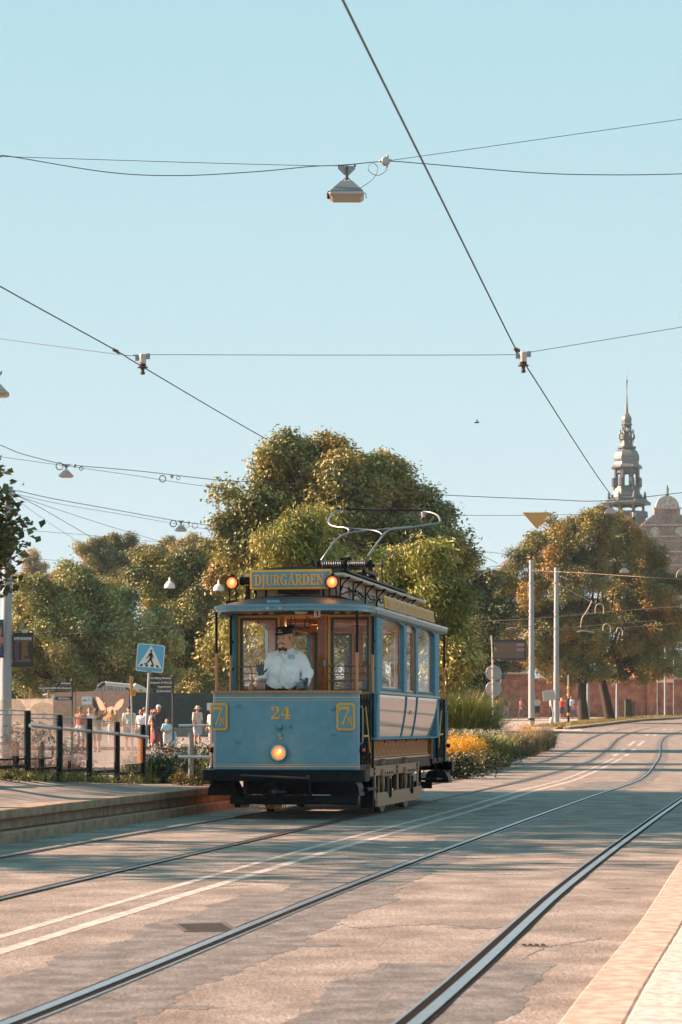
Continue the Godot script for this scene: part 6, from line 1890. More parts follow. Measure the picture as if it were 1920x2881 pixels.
func build_driver() -> void:
	var u := -2.3
	var t := thing("person", "tram driver in peaked black cap, white shirt and bow tie, raising a gloved hand", "person")
	var base := tl(800, 1940, u); base.y = 0.65
	t.transform = TT * Transform3D(Basis(), base)
	var P := func(px: float, py: float, dz := 0.0) -> Vector3: return tl(px, py, u) - base + Vector3(0, 0, dz)
	var shirt := C(0.86, 0.88, 0.89); var pants := C(0.014, 0.017, 0.024); var glove := C(0.085, 0.09, 0.092); var skin := C(0.66, 0.36, 0.235)
	var b := []
	# trousers and shoes below the dash
	for s in [-1.0, 1.0]:
		b.append([Vector3(s * 0.10, 0.86, -0.02), Vector3(s * 0.12, 0.46, 0.0), 0.12, 0.085, pants])
		b.append([Vector3(s * 0.12, 0.46, 0.0), Vector3(s * 0.13, 0.09, -0.02), 0.08, 0.06, pants])
		b.append([Vector3(s * 0.13, 0.045, -0.04), Vector3(s * 0.14, 0.04, 0.14), 0.045, 0.04, C(0.02, 0.02, 0.02)])
	b.append([P.call(778, 1942), P.call(826, 1942), 0.125, 0.125, pants])
	b.append([P.call(778, 1932), P.call(826, 1932), 0.128, 0.128, pants])
	# a broad torso with sloping shoulders
	b.append([P.call(784, 1913, 0.03), P.call(818, 1913, 0.03), 0.138, 0.138, shirt])
	b.append([P.call(789, 1890, 0.05), P.call(815, 1890, 0.05), 0.138, 0.138, shirt])
	b.append([P.call(791, 1868, 0.03), P.call(819, 1868, 0.03), 0.128, 0.128, shirt])
	b.append([P.call(787, 1856, 0.0), P.call(826, 1855, 0.0), 0.095, 0.095, shirt])
	for e in [[770.0, 1850.0], [842.0, 1849.0]]:
		b.append([P.call(806, 1833, -0.015), P.call(e[0], e[1], -0.015), 0.055, 0.058, shirt])
	b.append([P.call(806, 1838, -0.01), P.call(807, 1824, -0.01), 0.062, 0.050, shirt])
	# raised right arm (left in the picture), full shirt sleeve
	var e1: Vector3 = P.call(741, 1903, 0.02); var w1: Vector3 = P.call(745, 1905, 0.20)
	b.append([P.call(768, 1852, -0.01), e1, 0.070, 0.066, shirt])
	b.append([e1, w1, 0.062, 0.044, shirt])
	# left arm down to the controller handle
	var e2: Vector3 = P.call(867, 1896, 0.02); var w2: Vector3 = P.call(866, 1923, 0.13)
	b.append([P.call(846, 1851, -0.01), e2, 0.072, 0.064, shirt])
	b.append([e2, w2, 0.062, 0.044, shirt])
	part("body", creased(nets(b, 0.011, 140.0), 0.016), m_skin, t)
	# gloved hands on grids of their own
	b = []
	hand(b, P.call(746, 1901, 0.235), Vector3(-0.05, 1, 0.06), Vector3(0.15, 0, 1), 0.165, glove, 0.06, -1.0, 0.20, 1.05)
	part("gloved_hand", nets(b, 0.0045, 190.0), m_skin, t)
	b = []
	hand(b, P.call(868, 1925, 0.15), Vector3(-0.45, -0.2, 1.0), Vector3(-0.9, -0.1, -0.2), 0.16, C(0.20, 0.21, 0.21), 1.1, 1.0, 0.06, 1.1)
	part("gloved_hand", nets(b, 0.0045, 190.0), m_skin, t)
	# head, turned to his right (left in the picture) and slightly down
	var hd: Vector3 = P.call(803, 1797)
	var q := Basis(Vector3.UP, -0.42) * Basis(Vector3.RIGHT, 0.06)
	var B := func(x: float, y: float, z: float) -> Vector3: return hd + q * Vector3(x, y, z)
	b = []
	b.append([B.call(0, 0.035, -0.012), B.call(0, -0.02, 0.0), 0.088, 0.080, skin])
	b.append([B.call(0, -0.045, 0.025), B.call(0, -0.085, 0.045), 0.062, 0.046, skin])
	b.append([B.call(-0.04, -0.04, 0.035), B.call(0.04, -0.04, 0.035), 0.045, 0.045, skin])
	b.append([B.call(0, -0.085, -0.01), P.call(807, 1826, -0.01), 0.062, 0.068, skin])
	b.append([B.call(0, 0.008, 0.080), B.call(0, -0.026, 0.100), 0.010, 0.017, skin])
	b.append([B.call(-0.014, -0.030, 0.088), B.call(0.014, -0.030, 0.088), 0.010, 0.010, skin])
	b.append([B.call(-0.036, 0.020, 0.074), B.call(0.036, 0.020, 0.074), 0.012, 0.012, skin])
	for s in [-1.0, 1.0]:
		b.append([B.call(s * 0.084, 0.008, -0.005), B.call(s * 0.080, -0.035, 0.002), 0.017, 0.011, skin])
		b.append([B.call(s * 0.082, 0.02, 0.018), B.call(s * 0.078, -0.022, 0.020), 0.010, 0.008, C(0.33, 0.12, 0.04)])
	b.append([B.call(-0.03, -0.055, 0.080), B.call(0.03, -0.058, 0.078), 0.008, 0.008, C(0.20, 0.085, 0.045)])
	for s in [-1.0, 1.0]:
		b.append([B.call(s * 0.031, -0.058, 0.076), B.call(s * 0.024, -0.100, 0.070), 0.006, 0.007, C(0.20, 0.085, 0.045)])
	b.append([B.call(-0.02, -0.108, 0.070), B.call(0.02, -0.106, 0.076), 0.012, 0.012, C(0.22, 0.10, 0.06)])
	part("head", nets(b, 0.005, 170.0), m_skin, t)
	var g := G.new()
	for s in [-1.0, 1.0]:
		g.ball(B.call(s * 0.032, 0.004, 0.078), Vector3(0.011, 0.006, 0.006), 8, 5)
	part("eyes", g, M(0.025, 0.018, 0.014, 0.2), t)
	g = G.new()
	g.ball(B.call(0, -0.075, 0.084), Vector3(0.020, 0.0065, 0.006), 8, 5)
	part("smile", g, M(0.6, 0.42, 0.36, 0.5), t)
	g = gx(Transform3D(q, hd))
	g.lathe([[0.098, 0.030], [0.099, 0.062], [0.112, 0.088], [0.119, 0.100], [0.108, 0.114], [0.0, 0.122]], 24, Transform3D(Basis(Vector3.RIGHT, 0.06), Vector3(0, 0.032, 0)))
	g.prism(PackedVector2Array([Vector2(-0.092, 0.045), Vector2(0.092, 0.045), Vector2(0.080, 0.098), Vector2(0.045, 0.130), Vector2(0.0, 0.140), Vector2(-0.045, 0.130), Vector2(-0.080, 0.098)]), -0.046, -0.040, Transform3D(Basis(Vector3.RIGHT, PI / 2 + 0.22), Vector3(0, 0.037, 0.0)))
	var cap := part("peaked_cap", g, M(0.006, 0.007, 0.011, 0.75), t)
	g = gx(Transform3D(q, hd))
	g.box(Vector3(0, 0.124, 0.116), Vector3(0.045, 0.008, 0.006), 0.002); g.box(Vector3(0, 0.108, 0.110), Vector3(0.022, 0.026, 0.006), 0.003); g.box(Vector3(0, 0.079, 0.100), Vector3(0.07, 0.009, 0.006), 0.002)
	part("cap_badge", g, M(0.45, 0.43, 0.40, 0.35, 0.6), cap)
	# collar, bow tie, placket, pocket with a folded paper, belt
	var tie: Vector3 = P.call(801, 1828, 0.095)
	g = gx(Transform3D(Basis(), tie))
	for s in [-1.0, 1.0]:
		g.prism(PackedVector2Array([Vector2(0.008 * s, -0.008), Vector2(0.050 * s, -0.026), Vector2(0.054 * s, 0.020), Vector2(0.008 * s, 0.008)]), -0.012, 0.010)
	g.box(Vector3(0, 0, 0.0), Vector3(0.022, 0.022, 0.028), 0.005)
	part("bow_tie", g, M(0.008, 0.010, 0.016, 0.5), t)
	var cm := M(0.78, 0.80, 0.82, 0.8)
	g = gx(Transform3D(Basis(), tie))
	for s in [-1.0, 1.0]:
		g.prism(PackedVector2Array([Vector2(0.004 * s, 0.012), Vector2(0.062 * s, -0.018), Vector2(0.078 * s, 0.035), Vector2(0.070 * s, 0.075)]), -0.035, -0.018, Transform3D(Basis(Vector3.UP, 0.5 * s), Vector3(0, 0, 0)))
	part("collar", g, cm, t)
	g = G.new()
	var pk := [P.call(802, 1836, 0.10), P.call(801, 1855, 0.155), P.call(799, 1875, 0.19), P.call(797, 1893, 0.203), P.call(795, 1910, 0.185), P.call(794, 1924, 0.155)]
	for i in pk.size() - 1:
		g.bar(pk[i], pk[i + 1], 0.030, 0.012, 0.003)
	part("shirt_front", g, cm, t)
	for i in 4:
		g = G.new()
		g.ball((pk[i + 1] as Vector3) + Vector3(0, 0.02, 0.010), Vector3(0.006, 0.006, 0.004), 8, 4)
		part("button", g, M(0.6, 0.62, 0.62, 0.3), t)
	var pb := Basis(Vector3.UP, 0.32) * Basis(Vector3.RIGHT, 0.10)
	g = gx(Transform3D(pb, P.call(822, 1866, 0.165)))
	g.box(Vector3.ZERO, Vector3(0.095, 0.10, 0.016), 0.004); g.prism(PackedVector2Array([Vector2(-0.047, -0.05), Vector2(0.0, -0.072), Vector2(0.047, -0.05)]), -0.006, 0.006)
	part("shirt_pocket", g, cm, t)
	g = gx(Transform3D(pb * Basis(Vector3.BACK, -0.1), P.call(828, 1849, 0.145)))
	g.box(Vector3.ZERO, Vector3(0.082, 0.055, 0.008))
	part("folded_paper", g, M(0.30, 0.52, 0.60, 0.6), t)
	g = G.new()
	var bl := []
	for i in 13:
		var a := PI * i / 12.0
		bl.append(Vector2(cos(a) * 0.225, sin(a) * 0.132))
	g.xf = Transform3D(Basis(), P.call(802, 1935, 0.01) * Vector3(1, 0, 1))
	g.wall(bl, (P.call(802, 1937) as Vector3).y - 0.005, (P.call(802, 1930) as Vector3).y, 0.004, 0.006)
	var belt := part("belt", g, M(0.01, 0.011, 0.013, 0.35), t)
	g = gx(Transform3D(Basis(), P.call(795, 1934, 0.150)))
	g.box(Vector3.ZERO, Vector3(0.07, 0.035, 0.012), 0.004)
	part("buckle", g, M(0.45, 0.42, 0.38, 0.3, 0.7), belt)
	g = G.new()
	g.tube([w1 + Vector3(0, 0.012, 0.008), w1 + Vector3(0, 0.018, 0.022)], [0.050, 0.046], 12)
	g.tube([w2 + Vector3(0, 0.0, -0.005), w2 + Vector3(0, -0.008, 0.02)], [0.046, 0.044], 12)
	part("cuff", g, cm, t)

# ---------------------------------------------------------------- the fence on the platform ramp
func build_fence() -> void:
	var clear := pane(0.11, 0.9, 0.8, 0.7, 0.03)
	var tint := pane(0.24, 0.62, 0.43, 0.17, 0.4)
	var steel := M(0.55, 0.56, 0.57, 0.28, 0.9)
	var post := textured(M(0.012, 0.022, 0.027, 0.45), t_dirt, 1.0)
	post.metallic_specular = 0.2
	var t := thing("glass_fence", "dark post fence with arched glass panels and a sloping steel handrail on the platform", "fence", Vector3(fence_line(28.0), plat(28.0, 1).y, -28.0))
	var o := t.position
	var z := [24.7, 25.8, 26.9, 28.0, 29.1, 30.2, 31.3, 32.4]
	var base := []
	var tops := [0.86, 0.86, 0.86, at(0, 1999, 28.0).y - plat(28.0, 1).y, at(0, 2011, 29.1).y - plat(29.1, 1).y, at(0, 2021, 30.2).y - plat(30.2, 1).y, at(0, 2030, 31.3).y - plat(31.3, 1).y, at(0, 2038.6, 32.4).y - plat(32.4, 1).y]
	for i in 8:
		base.append(Vector3(fence_line(z[i]), plat(z[i], 1).y, -z[i]) - o)
	var ux := Vector3(0.2318, 0, -1).normalized()
	var bs := Basis(ux, Vector3.UP, ux.cross(Vector3.UP))
	for i in 8:
		var g := G.new()
		g.box(base[i] + Vector3(0, tops[i] * 0.5 - 0.1, 0), Vector3(0.07, tops[i] + 0.2, 0.07), 0.012, bs)
		part("post", g, post, t)
		if i == 7:
			g = G.new()
			g.box(base[i] + Vector3(-0.03, 0.46, 0.06), Vector3(0.075, 0.33, 0.02), 0.004)
			part("orange_reflector", g, textured(M(0.75, 0.24, 0.01, 0.3), t_dirt, 2.0), t)
			break
		var w := 1.02
		var f := Transform3D(bs, base[i] + ux * 0.56)
		var h := minf(tops[i], tops[i + 1]) - 0.02
		g = gx(f)
		g.box(Vector3(0, 0.12, 0), Vector3(w, 0.04, 0.04), 0.006)
		part("bottom_rail", g, post, t)
		g = gx(f)
		g.box(Vector3(0, 0.40 + 0.115, 0), Vector3(w - 0.04, 0.75 - 0.15 - 0.06, 0.008))
		part("glass_panel", g, clear, t)
		var p := PackedVector2Array([Vector2(-w / 2 + 0.02, 0.79 - 0.005 - 0.79 + 0.795)])
		p.append(Vector2(w / 2 - 0.02, 0.795))
		for k in 13:
			var a := PI * k / 12.0
			p.append(Vector2(cos(a) * (w / 2 - 0.02), maxf(h - 0.13, 0.80) + sin(a) * 0.14))
		g = gx(f)
		g.prism(p, -0.004, 0.004)
		part("arched_glass", g, tint, t)
		g = gx(f)
		g.box(Vector3(0, 0.79, 0.0), Vector3(w, 0.016, 0.02), 0.003)
		if i < 4:
			g.box(Vector3(0, 0.74, 0.0), Vector3(w, 0.012, 0.02), 0.003)
		g.box(Vector3(0.0, 0.775, 0.0), Vector3(0.035, 0.07, 0.03), 0.005)
		part("steel_strip", g, steel, t)
		if i >= 3:
			g = gx(f)
			g.tube([Vector3(0.50, 0.62, 0.02), Vector3(0.50, 0.62, 0.06), Vector3(0.50, 0.70, 0.06)], 0.008, 5)
			part("rail_bracket", g, post, t)
	var g := G.new()
	g.tube([at(83, 2041, 28.0) - o + Vector3(0.02, 0, 0.07), at(168, 2049, 29.1) - o + Vector3(0, 0, 0.07), at(330, 2064.5, 31.3) - o + Vector3(0, 0, 0.07), at(417, 2073.5, 32.5) - o + Vector3(0, 0, 0.07)], 0.024, 10)
	part("handrail", g, steel, t)
	# a lower dark railing behind it
	var r := thing("low_railing", "low dark railing with two posts seen through the glass panels", "railing", on_ground(80, 36.0))
	o = r.position
	for px in [-30.0, 49.0, 120.0]:
		g = G.new()
		g.box(Vector3(at(px, 0, 36.0).x - o.x, at(0, 2132, 36.0).y * 0.5 + 0.12, 0), Vector3(0.055, at(0, 2085, 36.0).y, 0.055), 0.01)
		part("post", g, post, r)
	g = G.new()
	g.tube([at(-60, 2139, 36.0) - o, at(120, 2134, 36.0) - o, at(146, 2132, 36.0) - o, at(149, 2125, 36.0) - o, at(149, 2108, 36.0) - o], 0.014, 6)
	part("rail", g, post, r)
	# the steel barrier beside the tram's corner
	r = thing("steel_barrier", "steel barrier with one round post and two bars, touching the tram's left corner", "barrier", Vector3(at(538, 0, 31.6).x, 0.30, -31.6))
	o = r.position
	g = G.new()
	g.tube([Vector3(0, 0, 0), at(538, 2060, 31.6) - o, at(538, 2058, 31.6) - o], [0.037, 0.037, 0.02], 12)
	part("post", g, m_pole, r)
	g = G.new()
	g.tube(smooth([at(503, 2041, 31.5) - o, at(560, 2041, 31.5) - o, at(588, 2041.5, 31.5) - o, at(594.5, 2050, 31.5) - o, at(594.5, 2080, 31.5) - o, at(594, 2120, 31.5) - o, at(593, 2155, 31.5) - o, at(585, 2161, 31.5) - o]), 0.017, 8)
	part("upper_bar", g, steel, r)
	g = G.new()
	g.tube([at(502, 2129, 31.5) - o, at(590, 2130, 31.5) - o], 0.02, 8)
	part("lower_bar", g, steel, r)

func text_on(s: String, parent: Node3D, p: Vector3, size: float, m: Material, narrow := 1.0) -> void:
	text(s, size, m, parent, Transform3D(Basis(), p), "lettering", false, narrow)

func rounded(w: float, h: float, r: float) -> PackedVector2Array:
	var p := PackedVector2Array()
	for c in [[1, 1, 0.0], [-1, 1, PI / 2], [-1, -1, PI], [1, -1, PI * 1.5]]:
		for i in 5:
			var a: float = c[2] + PI / 2 * i / 4.0
			p.append(Vector2(c[0] * (w / 2 - r) + cos(a) * r, c[1] * (h / 2 - r) + sin(a) * r))
	return p

func crossing_sign(label: String, p: Vector3, roll: float, pole_to: Vector3) -> void:
	var t := thing("crossing_sign", label, "road sign", p, 0.0, "pedestrian crossing signs")
	var white := M(0.74, 0.72, 0.68, 0.5); var blue := M(0.10, 0.40, 0.60, 0.45); var black := M(0.012, 0.012, 0.014, 0.5)
	var b := Transform3D(Basis(Vector3.BACK, roll), Vector3.ZERO)
	var g := gx(b)
	g.prism(rounded(0.60, 0.60, 0.05), -0.012, 0.0)
	part("sign_plate", g, white, t)
	g = gx(b)
	g.prism(rounded(0.565, 0.565, 0.04), 0.0, 0.003)
	part("blue_field", g, blue, t)
	g = gx(b)
	g.prism(PackedVector2Array([Vector2(-0.262, -0.205), Vector2(0.262, -0.205), Vector2(0.262, -0.19), Vector2(0.012, 0.255), Vector2(-0.012, 0.255), Vector2(-0.262, -0.19)]), 0.003, 0.006)
	part("white_triangle", g, white, t)
	g = gx(b)
	g.lathe([[0.0, 0.0], [0.026, 0.0], [0.026, 0.003], [0.0, 0.003]], 12, Transform3D(Basis(Vector3.RIGHT, PI / 2), Vector3(0.012, 0.155, 0.006)))
	g.prism(PackedVector2Array([Vector2(-0.010, 0.122), Vector2(0.032, 0.122), Vector2(0.046, 0.085), Vector2(0.066, 0.035), Vector2(0.070, 0.0), Vector2(0.054, -0.004), Vector2(0.044, 0.04), Vector2(0.038, 0.02), Vector2(0.042, -0.04), Vector2(0.070, -0.10), Vector2(0.098, -0.145), Vector2(0.072, -0.16), Vector2(0.034, -0.10), Vector2(0.006, -0.05), Vector2(-0.03, -0.095), Vector2(-0.085, -0.15), Vector2(-0.125, -0.145), Vector2(-0.12, -0.125), Vector2(-0.086, -0.12), Vector2(-0.04, -0.055), Vector2(-0.016, -0.01), Vector2(-0.016, 0.055), Vector2(-0.05, 0.005), Vector2(-0.082, -0.02), Vector2(-0.09, 0.0), Vector2(-0.062, 0.025), Vector2(-0.035, 0.09)]), 0.006, 0.009)
	part("walking_figure", g, black, t)
	for i in 4:
		g = gx(b)
		var x := -0.19 + i * 0.125
		g.prism(PackedVector2Array([Vector2(x - 0.035, -0.19), Vector2(x + 0.03, -0.19), Vector2(x + 0.045 - i * 0.02, -0.14), Vector2(x + 0.005 - i * 0.02, -0.14)]), 0.006, 0.0085)
		part("stripe", g, black, t)
	g = G.new()
	g.tube([pole_to, b * Vector3(0.0, -0.33, -0.03), b * Vector3(0, 0.2, -0.03)], 0.028, 8)
	part("pole", g, m_pole, t)
	g = gx(b)
	g.box(Vector3(0, -0.29, -0.015), Vector3(0.10, 0.06, 0.06), 0.01)
	part("clamp", g, m_pole, t)

func build_left_side() -> void:
	var g := G.new()
	# a stone kerb behind the platform and the crossing, and a long low kerb behind the people
	var k := struct("kerb", plate(-400, 420, 55.0, 56.0, 0.02), m_granite)
	for i in 9:
		var a := at(-420 + i * 90, 0, 55.0); var b := at(-420 + (i + 1) * 90, 0, 55.0)
		g = G.new()
		g.bar(Vector3(a.x + 0.01, 0.07, -54.8), Vector3(b.x - 0.01, 0.07, -54.8), 0.26, 0.20, 0.02)
		part("kerb_stone", g, m_granite, k)
	var pl := struct("pavement", plate(-900, 615, 96.0, 125.0, 0.11), m_pave)
	for i in 12:
		var a := at(-500 + i * 92, 0, 96.0); var b := at(-500 + (i + 1) * 92, 0, 96.0)
		g = G.new()
		g.bar(Vector3(a.x + 0.01, gh(96) + 0.06, -95.9), Vector3(b.x - 0.01, gh(96) + 0.06, -95.9), 0.25, 0.13, 0.02)
		part("kerb_stone", g, m_granite, pl)
	# the hoarding: a lit pale section, a dark one, the mural and the long dark run to the tram
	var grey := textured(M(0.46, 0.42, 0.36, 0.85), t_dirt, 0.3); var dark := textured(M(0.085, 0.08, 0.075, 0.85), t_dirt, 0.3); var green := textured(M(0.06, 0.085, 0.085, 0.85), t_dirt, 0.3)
	var tan_ := M(0.44, 0.34, 0.24, 0.85)
	var zz := func(px: float) -> float: return 121.0 - (px - 34.0) * 0.012 if px < 366.0 else 117.0 + (px - 366.0) * 0.02
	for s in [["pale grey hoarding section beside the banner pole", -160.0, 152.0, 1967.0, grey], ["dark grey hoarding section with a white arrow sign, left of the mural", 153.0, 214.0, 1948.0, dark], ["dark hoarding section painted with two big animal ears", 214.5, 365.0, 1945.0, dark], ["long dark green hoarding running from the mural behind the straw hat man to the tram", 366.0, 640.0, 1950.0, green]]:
		var za: float = zz.call(s[1]); var zb: float = zz.call(s[2])
		var a := at(s[1], s[3], za); var b := at(s[2], s[3] , zb)
		var o := Vector3((a.x + b.x) * 0.5, gh(za), (a.z + b.z) * 0.5)
		var t := thing("hoarding", s[0], "hoarding", o, 0.0, "sections of the building site hoarding")
		var top := (a.y + b.y) * 0.5 - o.y
		var ux := Vector3(b.x - a.x, 0, b.z - a.z)
		var ln := ux.length()
		ux = ux.normalized()
		var bs := Basis(ux, Vector3.UP, ux.cross(Vector3.UP))
		var n := maxi(1, int(ln / 1.6))
		for i in n:
			g = G.new()
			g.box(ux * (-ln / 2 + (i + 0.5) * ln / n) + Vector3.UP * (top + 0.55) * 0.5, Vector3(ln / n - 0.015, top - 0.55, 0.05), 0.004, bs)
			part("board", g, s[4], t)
		g = G.new()
		g.box(Vector3.UP * 0.26 + bs.z * 0.12, Vector3(ln - 0.01, 0.62, 0.40), 0.03, bs)
		part("concrete_footing", g, textured(M(0.40, 0.34, 0.29, 0.9), t_dirt, 0.4), t)
		if s[1] == -160.0:
			for px in [90.0, 247.0, 376.0]:
				g = G.new()
				var c := at(px * 0.42 + 2.0 if px < 100.0 else (98.0 if px < 300.0 else 148.0), 1967, za)
				g.box(Vector3(c.x - o.x, top + 0.15, -0.3), Vector3(0.12, 0.75, 0.12), 0.01)
				part("wooden_post", g, M(0.50, 0.25, 0.13, 0.8), t)
		if s[1] == 214.5:
			# a plain animal head: two ears, the brow, two eyes
			var m := func(px: float, py: float) -> Vector2:
				var w: Vector3 = at(px, py, (za + zb) * 0.5) - o
				return Vector2(w.x / bs.x.x, w.y)
			for e in [[[270, 1960], [279, 1962], [290, 1975], [297, 1990], [296, 1999], [285, 1999], [276, 1985]], [[352, 1966], [354, 1974], [348, 1988], [336, 1998], [324, 1999], [322, 1994], [332, 1978], [343, 1969]]]:
				var p := PackedVector2Array()
				for q in e:
					p.append(m.call(q[0], q[1]))
				g = gx(Transform3D(bs, Vector3.ZERO))
				g.prism(p, 0.028, 0.032)
				part("painted_ear", g, tan_, t)
			var p := PackedVector2Array()
			for q in [[290, 2030], [294, 2008], [302, 1992], [318, 1987], [327, 1994], [331, 2010], [330, 2030]]:
				p.append(m.call(q[0], q[1]))
			g = gx(Transform3D(bs, Vector3.ZERO))
			g.prism(p, 0.028, 0.033)
			part("painted_brow", g, tan_, t)
			for e in [[297, 2013], [328, 2012]]:
				g = gx(Transform3D(bs, Vector3.ZERO))
				var c: Vector2 = m.call(e[0], e[1])
				g.lathe([[0.0, 0.0], [0.055, 0.0], [0.055, 0.003], [0.0, 0.003]], 10, Transform3D(Basis(Vector3.RIGHT, PI / 2), Vector3(c.x, c.y, 0.034)))
				part("painted_eye", g, M(0.03, 0.025, 0.02, 0.8), t)
		if s[1] == 153.0:
			pass
	var w := thing("wall_sign", "small white sign with a left arrow on the dark hoarding section", "sign", at(246, 1971, 118.4) + Vector3(0, 0, 0.16))
	g = G.new()
	g.box(Vector3.ZERO, Vector3(0.50, 0.40, 0.012))
	part("plate", g, M(0.62, 0.66, 0.66, 0.5), w)
	g = G.new()
	g.prism(PackedVector2Array([Vector2(-0.20, 0), Vector2(-0.12, 0.07), Vector2(-0.12, 0.025), Vector2(-0.04, 0.025), Vector2(-0.04, -0.025), Vector2(-0.12, -0.025), Vector2(-0.12, -0.07)]), 0.007, 0.010)
	part("arrow", g, M(0.05, 0.05, 0.05, 0.6), w)
	text_on("GELATO", w, Vector3(0.09, 0.0, 0.009), 0.06, M(0.2, 0.25, 0.25, 0.6), 0.8)
	g = G.new()
	g.ball(Vector3(0.09, 0.1, 0.008), Vector3(0.03, 0.045, 0.004), 8, 4)
	part("emblem", g, M(0.35, 0.42, 0.42, 0.6), w)
	w = thing("wall_sign", "white notice on the dark green hoarding by the tram", "sign", at(597, 1988, 113.5))
	g = G.new()
	g.box(Vector3.ZERO, Vector3(0.5, 0.36, 0.012))
	part("plate", g, M(0.6, 0.62, 0.62, 0.5), w)
	# a pale marquee roof and a white lifting arm behind the hoarding
	var mz := 126.0
	w = thing("marquee", "pale ribbed marquee roof showing above the hoarding behind the mural", "marquee", on_ground(320, mz))
	var o := w.position
	g = G.new()
	var pr := PackedVector2Array()
	for q in [[266, 2000], [266, 1948], [276, 1936], [292, 1929], [310, 1927], [350, 1936], [368, 1946], [368, 2000]]:
		var c := at(q[0], q[1], mz) - o
		pr.append(Vector2(c.x, c.y))
	g.prism(pr, -3.0, 0.0)
	part("canopy", g, M(0.40, 0.36, 0.32, 0.8), w)
	for i in 9:
		g = G.new()
		g.tube([at(268 + i * 11.0, 1949 - minf(i, 8 - i) * 3.0, mz) - o + Vector3(0, 0, 0.05), at(276 + i * 8.5, 1934 - minf(i, 7 - i * 0.5) * 1.6, mz) - o + Vector3(0, 0, 0.0)], 0.06, 5)
		part("rib", g, M(0.5, 0.46, 0.42, 0.7), w)
	w = thing("lifting_arm", "white lifting arm rising above the hoarding, left of the crossing sign", "machine arm", on_ground(340, 122.0))
	o = w.position
	g = G.new()
	g.tube([at(277, 1934, 122.0) - o, at(288, 1924, 122.0) - o, at(300, 1922, 122.0) - o], 0.11, 6)
	part("hook", g, M(0.05, 0.055, 0.06, 0.5), w)
	g = G.new()
	g.bar(at(296, 1923, 122.0) - o, at(378, 1931, 122.0) - o, 0.22, 0.22, 0.04)
	part("boom", g, M(0.66, 0.63, 0.58, 0.5), w)
	g = G.new()
	g.bar(at(376, 1930, 122.0) - o, at(412, 1948, 122.0) - o, 0.3, 0.38, 0.05)
	g.bar(at(405, 1945, 122.0) - o, at(414, 2030, 122.0) - o, 0.3, 0.4, 0.05)
	part("arm", g, M(0.66, 0.63, 0.58, 0.5), w)
	g = G.new()
	g.box(at(397, 1943, 121.8) - o, Vector3(0.16, 0.14, 0.05))
	part("yellow_mark", g, M(0.75, 0.30, 0.01, 0.5), w)
	w = thing("lifting_arm", "small white bracket arm above the pale hoarding section, near the banner pole", "machine arm", on_ground(140, 124.0))
	o = w.position
	g = G.new()
	g.tube([at(122, 1957, 124.0) - o, at(130, 1954, 124.0) - o, at(150, 1955, 124.0) - o, at(150, 1990, 124.0) - o], 0.06, 6)
	g.tube([at(128, 1956, 124.0) - o, at(145, 1967, 124.0) - o, at(145, 2010, 124.0) - o], 0.035, 6)
	part("arm", g, M(0.66, 0.63, 0.58, 0.5), w)
	# road signs
	crossing_sign("blue pedestrian crossing sign on a leaning grey pole in front of the trees", at(423.5, 1851.5, 50.0), -0.085, on_ground(404, 50.0) - at(423.5, 1851.5, 50.0))
	crossing_sign("smaller pedestrian crossing sign low down, half hidden behind the daisy bush", at(476, 2079, 96.0), 0.0, on_ground(476, 96.0) - at(476, 2079, 96.0))
	# finger posts
	var black := M(0.022, 0.026, 0.028, 0.5); var white := M(0.72, 0.70, 0.66, 0.6)
	for e in [["black fingerpost with four boards pointing to museums, right of the crossing sign", 487.0, 1903.0, 88.0, [["The Viking Museum", 1908.0], ["Museum of Wrecks", 1920.5], ["Vasamuseet", 1932.0], ["Spritmuseum", 1944.5]]], ["black fingerpost with boards pointing left, in front of the dark hoarding section", 203.0, 1914.0, 88.0, [["Museum", 1922.5], ["Djurgårds ABBA The Museum", 1936.0], ["Blå/Gröna", 1965.0]]]]:
		w = thing("fingerpost", e[0], "signpost", on_ground(e[1], e[3]), 0.0, "black fingerposts")
		o = w.position
		g = G.new()
		g.tube([Vector3.ZERO, at(e[1], e[2], e[3]) - o], 0.04, 8)
		g.ball(at(e[1], e[2], e[3]) - o, Vector3(0.05, 0.05, 0.05))
		part("pole", g, black, w)
		for r in e[4]:
			var ln: float = 0.20 + 0.043 * (r[0] as String).length()
			var c := at(e[1], r[1], e[3]) - o + Vector3(-ln * 0.5, 0, 0.05)
			g = G.new()
			g.prism(PackedVector2Array([Vector2(ln / 2, -0.07), Vector2(ln / 2, 0.07), Vector2(-ln / 2, 0.07), Vector2(-ln / 2 - 0.09, 0), Vector2(-ln / 2, -0.07)]), -0.012, 0.012, Transform3D(Basis(), c))
			var fb := part("finger_board", g, black, w)
			text_on(r[0], fb, c + Vector3(0.0, 0, 0.015), 0.075, white, 0.86)
	w = thing("stop_sign_post", "narrow orange vertical sign over a small orange plate on a thin pole by the mural", "road sign", on_ground(374, 92.0))
	o = w.position
	g = G.new()
	g.tube([Vector3.ZERO, at(369, 1903, 92.0) - o], 0.035, 8)
	part("pole", g, m_pole, w)
	g = G.new()
	g.box(at(371, 1921, 92.0) - o + Vector3(0, 0, 0.05), Vector3(0.13, 0.50, 0.02), 0.006)
	var sp := part("plate", g, M(0.62, 0.25, 0.03, 0.6), w)
	g = G.new()
	g.ball(at(371, 1918, 92.0) - o + Vector3(0, 0, 0.06), Vector3(0.045, 0.16, 0.006), 10, 6)
	part("blue_disc", g, M(0.22, 0.16, 0.22, 0.6), sp)
	g = G.new()
	g.box(at(375, 1949, 92.0) - o + Vector3(0, 0, 0.05), Vector3(0.22, 0.26, 0.02), 0.006)
	part("lower_plate", g, M(0.66, 0.24, 0.03, 0.6), w)
	g = G.new()
